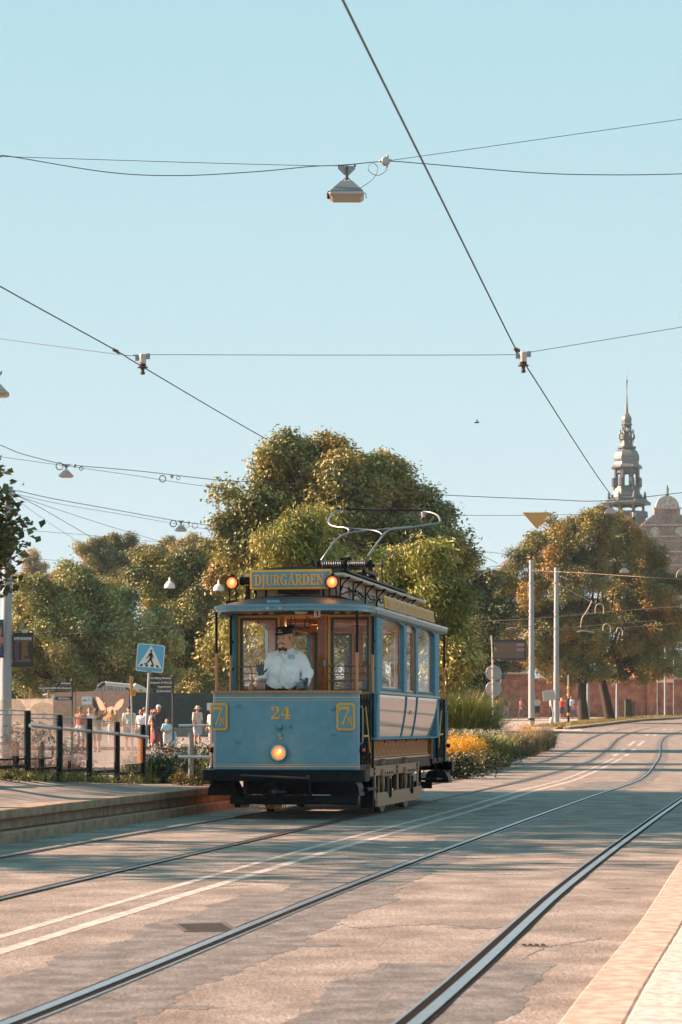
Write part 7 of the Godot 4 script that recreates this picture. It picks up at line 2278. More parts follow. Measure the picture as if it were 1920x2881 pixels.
	g.box(at(375, 1946, 92.0) - o + Vector3(0, 0, 0.063), Vector3(0.14, 0.02, 0.003)); g.box(at(375, 1952, 92.0) - o + Vector3(0, 0, 0.063), Vector3(0.12, 0.02, 0.003))
	part("print", g, M(0.25, 0.08, 0.02, 0.6), w)
	# the tall pole with banners
	var pz := 80.0
	w = thing("banner_pole", "tall grey steel pole at the left edge carrying the overhead wires", "pole", on_ground(17, pz))
	o = w.position
	g = G.new()
	g.tube([Vector3(0, 0, 0), Vector3(0, 3.0, 0), at(20, 1700, pz) - o, at(22, 1430, pz) - o, at(25, 1370, pz) - o], [0.205, 0.20, 0.17, 0.145, 0.135], 16)
	part("shaft", g, m_pole, w)
	g = G.new()
	for y in [1372.0, 1380.0, 1392.0, 1430.0]:
		g.lathe([[0.14, -0.035], [0.155, -0.03], [0.155, 0.03], [0.14, 0.035]], 14, Transform3D(Basis(), at(25, y, pz) - o))
	g.ball(at(40, 1383, pz) - o, Vector3(0.06, 0.06, 0.06)); g.ball(at(40, 1393, pz) - o, Vector3(0.06, 0.06, 0.06)); g.tube([at(30, 1383, pz) - o, at(42, 1383, pz) - o], 0.03, 6); g.tube([at(30, 1393, pz) - o, at(42, 1393, pz) - o], 0.03, 6)
	part("wire_clamp", g, m_pole, w)
	w = thing("banner", "black museum banner with coloured columns of words, hanging right of the pole", "banner", at(65, 1828, pz))
	o = w.position
	g = G.new()
	g.box(Vector3.ZERO, Vector3(0.725, 1.12, 0.02), 0.004)
	var bn := part("cloth", g, M(0.008, 0.012, 0.017, 0.6), w)
	text_on("SPRITMUSEUM", bn, Vector3(-0.005, 0.385, 0.013), 0.095, M(0.55, 0.66, 0.70, 0.6), 0.66)
	for y in [0.30, -0.395]:
		g = G.new()
		g.box(Vector3(-0.115, y, 0.012), Vector3(0.36, 0.014, 0.003)); g.box(Vector3(0.18, y, 0.012), Vector3(0.22, 0.014, 0.003))
		part("rule", g, M(0.42, 0.20, 0.09, 0.6), bn)
	var rows := [["SKÅL!", "EXHIBITS."], ["CHEERS!", "TASTINGS."], ["PROST!", "TOURS."], ["SALUD!", "CULTURE."], ["KIPPIS!", "HISTORY."], ["SANTÉ!", "AKVAVIT."], ["AVIVA!", "FESTIVALS."], ["JAMAS!", "ABSOLUT."], ["SAÚDE!", "ART."], ["SKÅL!", "COLLECTION."]]
	for i in rows.size():
		var y := 0.235 - i * 0.063
		text_on(rows[i][0], bn, Vector3(-0.065 - 0.0125 * rows[i][0].length() * 2.0 + 0.0, y, 0.013), 0.044, M(0.20, 0.10, 0.17, 0.6), 0.8)
		text_on(rows[i][1], bn, Vector3(-0.055 + 0.0125 * rows[i][1].length() * 1.1 + 0.01, y, 0.013), 0.044, M(0.42, 0.19, 0.05, 0.6), 0.8)
	g = G.new()
	for y in [0.57, -0.57]:
		g.tube([Vector3(-0.40, y, 0), Vector3(0.37, y, 0)], 0.016, 6)
	part("banner_rod", g, m_black, w)
	g = G.new()
	g.box(at(70, 1776, pz) - o, Vector3(0.2, 0.13, 0.1), 0.02)
	part("lamp_box", g, M(0.35, 0.37, 0.37, 0.6), w)
	w = thing("banner", "dark blue banner with reddish figures, cut by the left edge of the picture", "banner", at(-14, 1797, pz - 0.5))
	g = G.new()
	g.box(Vector3.ZERO, Vector3(0.62, 1.32, 0.02), 0.004)
	part("cloth", g, textured(M(0.05, 0.12, 0.19, 0.6), noise_tex(0.02, Color(0.3, 0.35, 0.5), Color(1, 1, 1), FastNoiseLite.TYPE_SIMPLEX_SMOOTH, 3, 256, 41), 0.9, false), w)
	for e in [[0.12, 0.25, 0.30], [0.2, -0.05, 0.22], [0.08, -0.25, 0.2]]:
		g = G.new()
		g.ball(Vector3(e[0], e[1], 0.01), Vector3(0.13, e[2] * 0.6, 0.008), 10, 6)
		part("printed_figure", g, M(0.36, 0.15, 0.10, 0.7), w)
	# pendant lamps under the trees
	for e in [["white dome lamp hanging in front of the trees, left of the other dome lamp", 478.0, 1655.0], ["white dome lamp hanging close to the tram's left roof lamp", 616.0, 1662.0]]:
		w = thing("pendant_lamp", e[0], "street lamp", at(e[1], e[2], 94.0), 0.0, "white dome street lamps")
		g = G.new()
		g.lathe([[0.225, 0.0], [0.23, 0.02], [0.215, 0.11], [0.17, 0.20], [0.10, 0.255], [0.05, 0.27], [0.045, 0.36], [0.03, 0.44], [0.0, 0.46]], 20)
		part("shade", g, M(0.72, 0.70, 0.68, 0.4), w)
		g = G.new()
		g.lathe([[0.0, 0.035], [0.20, 0.035]], 16)
		part("diffuser", g, M(0.55, 0.45, 0.36, 0.5), w)
		g = G.new()
		g.tube([Vector3(0, 0.46, 0), Vector3(0, 0.72, 0)], 0.012, 6)
		part("hanger", g, m_wire, w)
	wire("thin wire carrying the two white dome lamps in front of the trees", [[300, 1590, 94], [478, 1605, 94], [616, 1612, 94], [760, 1600, 94]], 0.007)
	# the end of a parked car seen through the glass, and a round lamp at the picture's edge
	w = thing("parked_car", "bluish parked car seen through the glass panel at the left edge", "car", on_ground(-110, 104.0) + Vector3(0, 0.11, 0))
	var paint := M(0.10, 0.15, 0.18, 0.25)
	g = G.new()
	g.prism(PackedVector2Array([Vector2(-2.1, 0.3), Vector2(2.1, 0.3), Vector2(2.15, 0.6), Vector2(2.0, 0.82), Vector2(1.1, 0.95), Vector2(0.45, 1.42), Vector2(-1.1, 1.45), Vector2(-1.8, 1.0), Vector2(-2.15, 0.9)]), -0.8, 0.8)
	part("body", g, paint, w)
	for s in [-1.0, 1.0]:
		g = G.new()
		g.prism(PackedVector2Array([Vector2(-1.55, 0.98), Vector2(0.95, 0.95), Vector2(0.40, 1.34), Vector2(-1.05, 1.37)]), 0.795 * s, 0.815 * s)
		part("side_window", g, M(0.30, 0.42, 0.48, 0.1), w)
		for x in [-1.3, 1.35]:
			g = gx(Transform3D(Basis(Vector3.RIGHT, PI / 2 * s), Vector3(x, 0.31, 0.72 * s)))
			g.lathe([[0.0, 0.08], [0.19, 0.08], [0.21, 0.1], [0.30, 0.1], [0.31, 0.06], [0.31, -0.06], [0.2, -0.08]], 18)
			var wh := part("wheel", g, m_black, w)
			g = gx(Transform3D(Basis(Vector3.RIGHT, PI / 2 * s), Vector3(x, 0.31, 0.74 * s)))
			g.lathe([[0.0, 0.085], [0.19, 0.085]], 12)
			part("rim", g, m_pole, wh)
	g = G.new()
	g.quad(Vector3(1.12, 0.97, -0.7), Vector3(1.12, 0.97, 0.7), Vector3(0.48, 1.42, 0.62), Vector3(0.48, 1.42, -0.62), Vector3(1, 1, 0))
	part("windscreen", g, M(0.34, 0.46, 0.52, 0.1), w)

func plate(px0: float, px1: float, z0: float, z1: float, lift: float) -> G:
	var g := G.new()
	var a := at(px0, 0, z0).x; var b := at(px1, 0, z0).x
	var n := maxi(1, int((z1 - z0) / 4.0))
	for i in n:
		var q := lerpf(z0, z1, float(i) / n); var r := lerpf(z0, z1, float(i + 1) / n)
		g.quad(Vector3(a, gh(q) + lift, -q), Vector3(b, gh(q) + lift, -q), Vector3(b, gh(r) + lift, -r), Vector3(a, gh(r) + lift, -r), Vector3.UP)
	return g

# ---------------------------------------------------------------- the right side: poles, signs, cabinet
func build_right_side() -> void:
	var g: G
	var w: Node3D
	var orange := M(0.70, 0.25, 0.01, 0.6)
	for e in [["tall grey pole with a dark band low down, left one of two", 1496.0, 1576.0, 152.0, 0.185, 1893.0], ["tall grey pole without a dark band, right one of two", 1566.0, 1597.0, 156.0, 0.175, 1884.0]]:
		w = thing("grey_pole", e[0], "pole", on_ground(e[1], e[3]), 0.0, "grey catenary poles")
		var top := at(e[1], e[2], e[3]) - w.position
		g = G.new()
		g.tube([Vector3.ZERO, Vector3(0, 3.6, 0), Vector3(0, 3.65, 0), Vector3(0, 7.2, 0), Vector3(0, 7.25, 0), top], [e[4] * 1.15, e[4] * 1.1, e[4], e[4] * 0.97, e[4] * 0.9, e[4] * 0.85], 16)
		part("shaft", g, m_pole, w)
		for y in [1640.0, 1720.0, 1790.0, 1850.0]:
			g = G.new()
			g.lathe([[e[4] * 0.9, -0.04], [e[4] * 1.16, -0.04], [e[4] * 1.16, 0.04], [e[4] * 0.9, 0.04]], 14, Transform3D(Basis(), at(e[1], y, e[3]) - w.position))
			part("band", g, M(0.25, 0.27, 0.29, 0.5, 0.3), w)
		g = G.new()
		g.box(at(e[1], e[5] + 33.0, e[3]) - w.position + Vector3(0, 0, e[4] * 1.08), Vector3(0.18, 0.16, 0.02))
		part("warning_plate", g, orange, w)
		if e[1] == 1496.0:
			g = G.new()
			g.lathe([[e[4] * 1.17, -0.08], [e[4] * 1.2, -0.07], [e[4] * 1.2, 0.07], [e[4] * 1.17, 0.08]], 14, Transform3D(Basis(), at(e[1], 2024, e[3]) - w.position))
			part("dark_band", g, m_black, w)
	# stop post: two round signs seen from behind and a departure board
	w = thing("stop_signpost", "thin pale post with two round signs seen from behind, right of the tall grass", "signpost", on_ground(1388.5, 100.0))
	var o := w.position
	g = G.new()
	g.tube([Vector3.ZERO, at(1386.5, 1838, 100.0) - o], 0.045, 8)
	g.tube([at(1386, 1838, 100.0) - o, at(1383, 1788, 100.0) - o], 0.03, 8)
	part("post", g, M(0.55, 0.52, 0.47, 0.4, 0.3), w)
	for y in [1893.5, 1938.0]:
		g = gx(Transform3D(Basis(Vector3.RIGHT, PI / 2), at(1389.5, y, 100.15) - o))
		g.lathe([[0.0, -0.01], [0.335, -0.01], [0.345, 0.0], [0.335, 0.01], [0.0, 0.01]], 28)
		part("round_sign", g, M(0.36, 0.37, 0.36, 0.45, 0.4), w)
		g = G.new()
		for k in [-1, 1]:
			g.box(at(1389, y + k * 13, 99.95) - o, Vector3(0.3, 0.04, 0.03), 0.005)
		part("sign_clamp", g, m_pole, w)
	w = thing("departure_board", "dark framed departure board mounted at the top of the thin post", "display board", at(1434, 1829, 100.0))
	g = gx(Transform3D(Basis(), Vector3.ZERO))
	g.prism(rounded(1.45, 0.92, 0.08), -0.1, 0.06)
	part("case", g, M(0.05, 0.05, 0.055, 0.4), w)
	g = G.new()
	g.box(Vector3(-0.03, -0.01, 0.063), Vector3(1.30, 0.68, 0.006))
	var sc := part("screen", g, M(0.20, 0.105, 0.075, 0.35), w)
	for e in [[0.48, 0.23, 0.34, 0.10, 0.40], [0.48, 0.02, 0.34, 0.13, 0.32], [-0.1, -0.22, 0.7, 0.10, 0.14], [0.47, -0.22, 0.3, 0.10, 0.16], [-0.25, 0.2, 0.6, 0.05, 0.19], [-0.4, 0.0, 0.3, 0.05, 0.19]]:
		g = G.new()
		g.box(Vector3(e[0], e[1], 0.068), Vector3(e[2], e[3], 0.004))
		part("printed_field", g, M(e[4], e[4] * 0.75, e[4] * 0.65, 0.5), sc)
	w = thing("banded_post", "dark post with one orange band behind the round signs", "post", on_ground(1400, 120.0))
	o = w.position
	g = G.new()
	g.tube([Vector3.ZERO, at(1400, 1950, 120.0) - o], 0.055, 8)
	part("post", g, m_black, w)
	g = G.new()
	g.tube([at(1400, 1978, 120.0) - o, at(1400, 1971, 120.0) - o], 0.07, 8)
	part("orange_band", g, orange, w)
	g = G.new()
	g.box(at(1414, 1903, 120.0) - o, Vector3(0.2, 0.28, 0.2), 0.02); g.tube([at(1400, 1951, 120.0) - o, at(1408, 1925, 120.0) - o, at(1414, 1910, 120.0) - o], 0.04, 6)
	part("signal_box", g, M(0.02, 0.07, 0.10, 0.5), w)
	w = thing("banded_post", "thin post with three orange bands in front of the dark tree trunk", "post", on_ground(1600, 154.0))
	o = w.position
	g = G.new()
	g.tube([Vector3.ZERO, at(1600, 1965, 154.0) - o], 0.08, 8)
	part("post", g, m_black, w)
	g = G.new()
	g.tube([at(1600, 1965, 154.0) - o, at(1600, 1899, 154.0) - o], 0.055, 8)
	part("upper_post", g, m_pole, w)
	for y in [1935.0, 1955.0, 2009.0]:
		g = G.new()
		g.tube([at(1600, y + 3.5, 154.0) - o, at(1600, y - 3.5, 154.0) - o], 0.10, 8)
		part("orange_band", g, orange, w)
	w = thing("tilted_sign", "pale notice board on a leaning thin pole between the two grey poles", "sign", on_ground(1553, 150.0))
	o = w.position
	g = G.new()
	g.tube([Vector3.ZERO, at(1558, 2010, 150.0) - o, at(1553, 1985, 150.0) - o, at(1546, 1944, 150.0) - o], 0.05, 6)
	part("pole", g, m_pole, w)
	g = G.new()
	g.tube([Vector3(-0.08, 0, 0), at(1554, 2018, 150.0) - o], [0.2, 0.1], 8)
	part("sandbag_foot", g, M(0.55, 0.5, 0.45, 0.8), w)
	g = gx(Transform3D(Basis(Vector3.BACK, 0.14), at(1545, 1957, 149.9) - o))
	g.box(Vector3.ZERO, Vector3(0.80, 0.66, 0.03), 0.01)
	part("board", g, M(0.42, 0.41, 0.38, 0.6), w)
	for i in 5:
		g = gx(Transform3D(Basis(Vector3.BACK, 0.14), at(1545, 1957, 149.9) - o))
		g.box(Vector3(0, 0.2 - i * 0.1, 0.018), Vector3(0.62, 0.025, 0.004))
		part("text_line", g, M(0.30, 0.30, 0.29, 0.6), w)
	w = thing("utility_cabinet", "dark green utility cabinet at the foot of the lower brick wall", "cabinet", on_ground(1767, 174.0))
	g = G.new()
	g.box(Vector3(0, 0.78, 0), Vector3(0.46, 1.56, 0.4), 0.03)
	part("case", g, M(0.03, 0.055, 0.035, 0.6), w)
	g = G.new()
	g.box(Vector3(0.38, 0.72, 0.02), Vector3(0.26, 1.44, 0.4), 0.02)
	part("side_case", g, M(0.14, 0.09, 0.06, 0.7), w)
	g = G.new()
	g.box(Vector3(0, 1.58, 0), Vector3(0.54, 0.06, 0.48), 0.02)
	part("lid", g, M(0.02, 0.04, 0.03, 0.6), w)
	for e in [["short pale post beside the leaning tree trunk", 1737.0, 1868.0, 170.0, 0.12], ["slim pale post at the far right in front of the brick wall", 1872.0, 1720.0, 184.0, 0.09], ["thin grey post just right of the dark tree trunk", 1655.0, 1915.0, 172.0, 0.14]]:
		w = thing("pale_post", e[0], "post", on_ground(e[1], e[3]), 0.0, "pale posts by the far road")
		g = G.new()
		g.tube([Vector3.ZERO, (at(e[1], e[2], e[3]) - w.position) * 0.5, at(e[1], e[2], e[3]) - w.position], [e[4], e[4] * 0.9, e[4] * 0.7], 10)
		part("shaft", g, m_pole, w)
		g = G.new()
		g.ball(at(e[1], e[2], e[3]) - w.position, Vector3(1, 1, 1) * e[4] * 0.9, 8, 5)
		part("cap", g, m_pole, w)
	w = thing("triangle_sign", "orange triangle pointing down, hung from a wire above the orange tree", "sign", at(1510, 1458, 45.0))
	o = w.position
	g = G.new()
	prism_px(g, o, [[1470, 1442], [1549, 1441.5], [1511, 1489]], 45.0, 0.012, -0.012)
	part("plate", g, M(0.62, 0.32, 0.11, 0.7), w)
	g = G.new()
	for x in [1480.0, 1540.0]:
		g.tube([at(x, 1449.6, 45.0) - o, at(x, 1441, 45.0) - o], 0.008, 5)
	part("clip", g, m_wire, w)
	w = thing("bird", "small dark bird in flight against the sky", "bird", at(1343, 1189, 120.0))
	var b := [[Vector3(-0.07, 0, 0.05), Vector3(0.07, 0.01, -0.03), 0.04, 0.03, C(0.03, 0.03, 0.035)], [Vector3(0.09, 0.03, -0.04), Vector3(0.1, 0.03, -0.04), 0.025, 0.02, C(0.03, 0.03, 0.035)],
		[Vector3(0.02, 0.02, 0.0), Vector3(0.0, 0.13, 0.10), 0.028, 0.018, C(0.03, 0.03, 0.035)], [Vector3(0.0, 0.13, 0.10), Vector3(-0.06, 0.10, 0.2), 0.018, 0.008, C(0.03, 0.03, 0.035)], [Vector3(0.02, 0.02, 0.0), Vector3(0.0, 0.13, -0.10), 0.028, 0.018, C(0.03, 0.03, 0.035)], [Vector3(0.0, 0.13, -0.10), Vector3(-0.06, 0.10, -0.2), 0.018, 0.008, C(0.03, 0.03, 0.035)], [Vector3(-0.07, 0, 0.05), Vector3(-0.17, -0.01, 0.1), 0.022, 0.015, C(0.03, 0.03, 0.035)]]
	part("body", nets(b, 0.012, 90.0), m_skin, w)

# ---------------------------------------------------------------- overhead wires and what hangs from them
func wire(label: String, p: Array, r: float, m: Material = null) -> void:
	var q := []
	for e in p:
		q.append(at(e[0], e[1], e[2]))
	var o: Vector3 = q[0]
	for i in q.size():
		q[i] -= o
	if q.size() > 2:
		q = smooth(q, 6)
	# a wire that leaves the picture goes on beyond it
	var z := q.size() - 1
	if p[p.size() - 1][0] > 1900.0:
		q.append(q[z] + (q[z] - q[z - 1]).normalized() * 14.0)
	if p[0][0] < 0.0 or p[0][1] < 0.0:
		q.push_front(q[0] + (q[0] - q[1]).normalized() * 14.0)
	var g := G.new()
	g.tube(q, r, 6)
	solo("overhead_wire", g, m if m else m_wire, label, "overhead wire", "overhead wires", o)

func ring(label: String, px: float, py: float, z: float, r: float, th: float) -> void:
	var g := G.new()
	var p := []
	for i in 19:
		p.append(Vector3(cos(TAU * i / 18.0) * r, sin(TAU * i / 18.0) * r, 0.3 * r * sin(TAU * i / 18.0)))
	g.tube(p, th, 6, false)
	solo("cable_loop", g, m_wire, label, "cable loop", "coiled cable loops on the wires", at(px, py, z))

func street_lamp(label: String, p: Vector3) -> Node3D:
	var t := thing("hanging_street_lamp", label, "street lamp", p, 0.0, "hanging street lamps")
	var grey := M(0.19, 0.20, 0.205, 0.5, 0.2)
	# the hook plate
	var g := G.new()
	g.prism(PackedVector2Array([Vector2(-0.12, 0.33), Vector2(0.12, 0.33), Vector2(0.12, 0.29), Vector2(0.03, 0.20), Vector2(-0.03, 0.20), Vector2(-0.12, 0.29)]), -0.008, 0.008)
	part("hanger_plate", g, m_pole, t)
	g = G.new()
	g.box(Vector3(0, 0.23, 0.012), Vector3(0.045, 0.20, 0.02), 0.004)
	for s in [-1, 1]:
		g.tube([Vector3(s * 0.02, 0.165, 0), Vector3(s * 0.07, 0.11, 0)], 0.008, 5)
		g.ball(Vector3(s * 0.115, 0.335, 0), Vector3(0.015, 0.02, 0.015), 8, 5)
	part("hook", g, M(0.10, 0.105, 0.11, 0.4, 0.5), t)
	# hood: a flat pyramid, then the tray with its pale lens
	g = G.new()
	var lo := [Vector3(-0.225, -0.045, 0.17), Vector3(0.225, -0.045, 0.17), Vector3(0.225, -0.045, -0.17), Vector3(-0.225, -0.045, -0.17)]
	var hi := [Vector3(-0.08, 0.115, 0.05), Vector3(0.08, 0.115, 0.05), Vector3(0.08, 0.115, -0.05), Vector3(-0.08, 0.115, -0.05)]
	for i in 4:
		var j := (i + 1) % 4
		g.quad(lo[i], lo[j], hi[j], hi[i], (lo[i] + lo[j]) * Vector3(1, 0, 1) + Vector3.UP * 0.1)
	g.quad(hi[0], hi[1], hi[2], hi[3], Vector3.UP)
	g.box(Vector3(0, -0.055, 0), Vector3(0.46, 0.02, 0.35), 0.004)
	part("hood", g, grey, t)
	g = G.new()
	g.box(Vector3(0.0, -0.085, 0), Vector3(0.48, 0.045, 0.38), 0.015)
	part("tray", g, M(0.42, 0.38, 0.34, 0.5), t)
	g = G.new()
	var a := [Vector3(-0.235, -0.108, 0.18), Vector3(0.235, -0.108, 0.18), Vector3(0.235, -0.108, -0.18), Vector3(-0.235, -0.108, -0.18)]
	var b := [Vector3(-0.19, -0.145, 0.14), Vector3(0.19, -0.145, 0.14), Vector3(0.19, -0.145, -0.14), Vector3(-0.19, -0.145, -0.14)]
	for i in 4:
		var j := (i + 1) % 4
		g.quad(a[i], a[j], b[j], b[i], (a[i] + a[j]) * Vector3(1, 0, 1) + Vector3.DOWN * 0.1)
	g.quad(b[0], b[1], b[2], b[3], Vector3.DOWN)
	part("lens", g, M(0.40, 0.34, 0.29, 0.3), t)
	g = G.new()
	g.tube([Vector3(-0.22, -0.035, 0.0), Vector3(-0.255, -0.02, 0.0), Vector3(-0.27, -0.06, 0.0), Vector3(-0.265, -0.12, 0)], 0.008, 5)
	g.tube([Vector3(0.235, -0.06, 0.1), Vector3(0.265, -0.08, 0.1), Vector3(0.268, -0.14, 0.1)], 0.006, 5)
	g.box(Vector3(-0.25, -0.09, 0), Vector3(0.03, 0.06, 0.1), 0.006)
	part("latch", g, m_black, t)
	return t

func insulator(label: String, p: Vector3) -> void:
	var t := thing("wire_insulator", label, "insulator", p, 0.0, "wire insulators")
	var g := G.new()
	g.lathe([[0.0, 0.045], [0.030, 0.045], [0.032, 0.035], [0.029, -0.02], [0.028, -0.035], [0.0, -0.036]], 14)
	part("cap", g, M(0.42, 0.38, 0.34, 0.5, 0.2), t)
	for s in [-1.0, 1.0]:
		g = G.new()
		g.prism(PackedVector2Array([Vector2(-0.017, -0.024), Vector2(0.017, -0.024), Vector2(0.017, 0.024), Vector2(-0.017, 0.024)]), -0.006, 0.006, Transform3D(Basis(), Vector3(s * 0.047, 0.022 + s * 0.007, 0)))
		g.lathe([[0.009, 0.0], [0.009, 0.004], [0.0, 0.004]], 8, Transform3D(Basis(Vector3.RIGHT, PI / 2), Vector3(s * 0.047, 0.02, 0.007)))
		part("eyelet", g, m_pole, t)
	g = G.new()
	g.lathe([[0.024, -0.036], [0.036, -0.045], [0.024, -0.052], [0.046, -0.064], [0.046, -0.07], [0.018, -0.075], [0.014, -0.10], [0.02, -0.105], [0.02, -0.125], [0.0, -0.13]], 14)
	part("bell", g, M(0.06, 0.035, 0.03, 0.35), t)

func build_wires() -> void:
	wire("thick dark contact wire slanting from the top middle down to the spire", [[800, -345, 8.7], [965, 0, 10.15], [1210, 495, 13.4], [1453, 985, 19.5], [1480, 1028, 20.4], [1725, 1400, 32.2], [1870, 1558, 42.9], [1905, 1592, 46.7]], 0.0058)
	wire("thick dark contact wire slanting from the left edge to the tram's pantograph", [[-220, 672, 15.4], [0, 805, 17.0], [325, 985, 19.9], [400, 1031, 20.8], [740, 1230, 25.9], [1053, 1400, 32.7], [1196, 1475, 37.0], [1400, 1585, 46.0]], 0.0058)
	wire("thin straight span wire joining the two insulators across the middle of the sky", [[-100, 938, 21.0], [0, 953, 20.8], [310, 994, 20.0], [378, 1001, 19.9], [420, 998, 19.9], [900, 999, 19.6], [1440, 998, 19.4], [1490, 991, 19.4], [1920, 920, 19.2], [2050, 898, 19.1]], 0.0026)
	wire("thin upper span wire carrying the nearest hanging lamp", [[-60, 438, 32.0], [0, 440, 32.0], [500, 456, 32.0], [880, 466, 32.0], [960, 464, 32.0], [1085, 453, 32.0], [1180, 440, 32.0], [1920, 335, 32.0], [2050, 316, 32.0]], 0.0042)
	wire("sagging cable below the upper span wire, left of the nearest hanging lamp", [[-60, 432, 32.0], [0, 441, 32.0], [30, 440, 32.0], [300, 484, 32.0], [500, 494, 32.0], [720, 483, 32.0], [880, 468, 32.0], [960, 466, 32.0]], 0.0062)
	wire("sagging cable right of the nearest hanging lamp, going to the right edge", [[960, 466, 32.0], [1085, 454, 32.0], [1200, 461, 32.0], [1500, 486, 32.0], [1720, 492, 32.0], [1920, 489, 32.0], [2050, 482, 32.0]], 0.0062)
	wire("looped feed cable between the junction box and the nearest hanging lamp", [[1085, 465, 32.0], [1088, 478, 32.0], [1070, 492, 32.0], [1052, 491, 32.0], [1037, 478, 31.95], [1040, 464, 31.95], [1052, 460, 31.9], [1063, 470, 31.9], [1060, 488, 31.9], [1045, 508, 32.0], [1015, 529, 32.0]], 0.0042)
	var g := G.new()
	g.xf = Transform3D(Basis(Vector3.RIGHT, PI / 2), Vector3.ZERO)
	g.lathe([[0.0, 0.03], [0.045, 0.03], [0.062, 0.015], [0.066, -0.02], [0.05, -0.035], [0.0, -0.035]], 18)
	g.xf = Transform3D()
	for e in [[-0.075, 0.0], [0.075, 0.01], [0.02, -0.075], [0.03, 0.07]]:
		g.ball(Vector3(e[0], e[1], 0), Vector3(0.018, 0.018, 0.02), 8, 5)
	solo("junction_box", g, M(0.38, 0.40, 0.41, 0.5, 0.3), "round grey junction box on the wire right of the nearest hanging lamp", "junction box", "", at(1085, 453, 31.9))
	var l := street_lamp("nearest and largest hanging street lamp, high in the middle of the sky", at(976, 534, 32.0))
	dup(l, at(187, 1332, 84.0), "hanging street lamp at the upper left, above the tall pole with banners")
	dup(l, at(510, 1486, 101.0), "hanging street lamp against the sky just left of the big maple")
	dup(l, at(1717, 1437, 93.0), "hanging street lamp in front of the tree top left of the spire's foot")
	dup(l, at(1757, 1604, 120.0), "hanging street lamp in front of the orange tree at the right")
	dup(l, at(-12, 1095, 44.0), "hanging street lamp cut by the left edge of the picture")
	insulator("left insulator on the thin span wire, above the wire that runs to the tram", at(402, 1012, 19.85))
	insulator("right insulator on the thin span wire, on the wire that runs to the spire", at(1473, 1006, 19.35))
	insulator("far insulator above the right end of the tram's pantograph", at(1191, 1449, 36.6))
	insulator("far insulator at the spire's foot on the thick wire", at(1783, 1449, 44.0))
	for e in [[326.0, 985.0, 19.85, "small wire clamp left of the left insulator"], [1455.0, 982.0, 19.4, "small wire clamp above the right insulator"]]:
		g = G.new()
		for i in 3:
			g.ball(Vector3(-0.016 + i * 0.017, 0.004 - i * 0.008, 0.003), Vector3(0.010, 0.016, 0.012), 8, 5)
		g.bar(Vector3(-0.03, 0.004, 0), Vector3(0.035, -0.03, 0), 0.014, 0.016, 0.003)
		solo("wire_clamp", g, M(0.10, 0.09, 0.085, 0.5, 0.3), e[3], "wire clamp", "wire clamps", at(e[0], e[1], e[2]))
	wire("upper cable crossing the left sky at the second hanging lamp, into the big maple", [[-60, 1238, 84], [0, 1252, 84], [60, 1276, 84], [165, 1303, 84], [230, 1311, 84], [400, 1326, 84], [610, 1350, 84], [760, 1358, 84], [1000, 1374, 84], [1240, 1392, 84], [1540, 1405, 84], [1700, 1409, 84], [1920, 1386, 84]], 0.0125)
	wire("lower thin wire under the second hanging lamp, into the big maple", [[-60, 1279, 84], [0, 1285, 84], [160, 1307, 84], [380, 1338, 84], [600, 1370, 84], [1000, 1402, 84], [1240, 1420, 84]], 0.008)
	ring("larger coiled loop left of the second hanging lamp", 168, 1312, 84, 0.125, 0.018)
	ring("small loop right of the second hanging lamp", 229, 1318, 84, 0.065, 0.014)
	ring("coiled loop in mid span between the second lamp and the big maple", 458, 1347, 84, 0.115, 0.018)
	ring("small thin loop in mid span between the second lamp and the big maple", 502, 1345, 84, 0.065, 0.01)
	ring("dark coiled loop left of the third hanging lamp", 488, 1473, 101, 0.14, 0.022)
	ring("thin loop right of the third hanging lamp", 549, 1479, 101, 0.12, 0.012)
	ring("thin loop directly beside the third hanging lamp", 525, 1477, 101, 0.13, 0.009)
	for e in [[211.0, 1310.0, 84.0, "small grey box on the cable right of the second hanging lamp"], [484.0, 1340.0, 84.0, "small grey box on the cable in mid span left of the big maple"], [531.0, 1470.0, 101.0, "small grey box on the cable by the third hanging lamp"]]:
		g = G.new()
		g.ball(Vector3.ZERO, Vector3(0.065, 0.06, 0.05), 10, 6)
		g.tube([Vector3(0, -0.04, 0), Vector3(0, -0.09, 0)], 0.02, 6)
		solo("junction_box", g, M(0.22, 0.25, 0.26, 0.5, 0.2), e[3], "junction box", "junction boxes", at(e[0], e[1], e[2]))
	wire("cable from the tall left pole to the third hanging lamp", [[40, 1381, 80], [60, 1383, 81], [150, 1403, 85], [300, 1430, 91], [500, 1466, 100], [560, 1474, 102], [700, 1492, 106]], 0.0135)
	wire("second wire from the tall left pole, just under the cable to the third lamp", [[40, 1388, 80], [165, 1417, 85], [360, 1450, 93], [560, 1485, 102], [650, 1500, 106]], 0.008)
	wire("third wire from the tall left pole, sloping to the brownish tree top", [[42, 1391, 80], [125, 1421, 84], [300, 1478, 92], [430, 1517, 98], [560, 1560, 104]], 0.009)
	wire("steep wire from the tall left pole down to the brownish tree top", [[42, 1391, 80], [110, 1426, 84], [200, 1478, 90], [282, 1526, 96], [320, 1548, 98]], 0.012)
	wire("steepest thin wire from the tall left pole", [[40, 1398, 80], [75, 1426, 83], [160, 1485, 90], [248, 1541, 96]], 0.007)
	wire("thin level wire across the brownish tree top at the left", [[60, 1491, 110], [230, 1504, 112], [410, 1521, 114], [600, 1540, 116]], 0.0085)
	wire("thin wire in front of the birch at the left", [[40, 1566, 112], [160, 1577, 113], [250, 1584, 114], [420, 1600, 115]], 0.0085)
	wire("wire low across the left trees behind the black banner", [[40, 1783, 90], [200, 1779, 92], [420, 1772, 95], [600, 1765, 98]], 0.008)
	wire("second wire low across the left trees behind the black banner", [[80, 1774, 92], [300, 1773, 95], [560, 1768, 98]], 0.006)
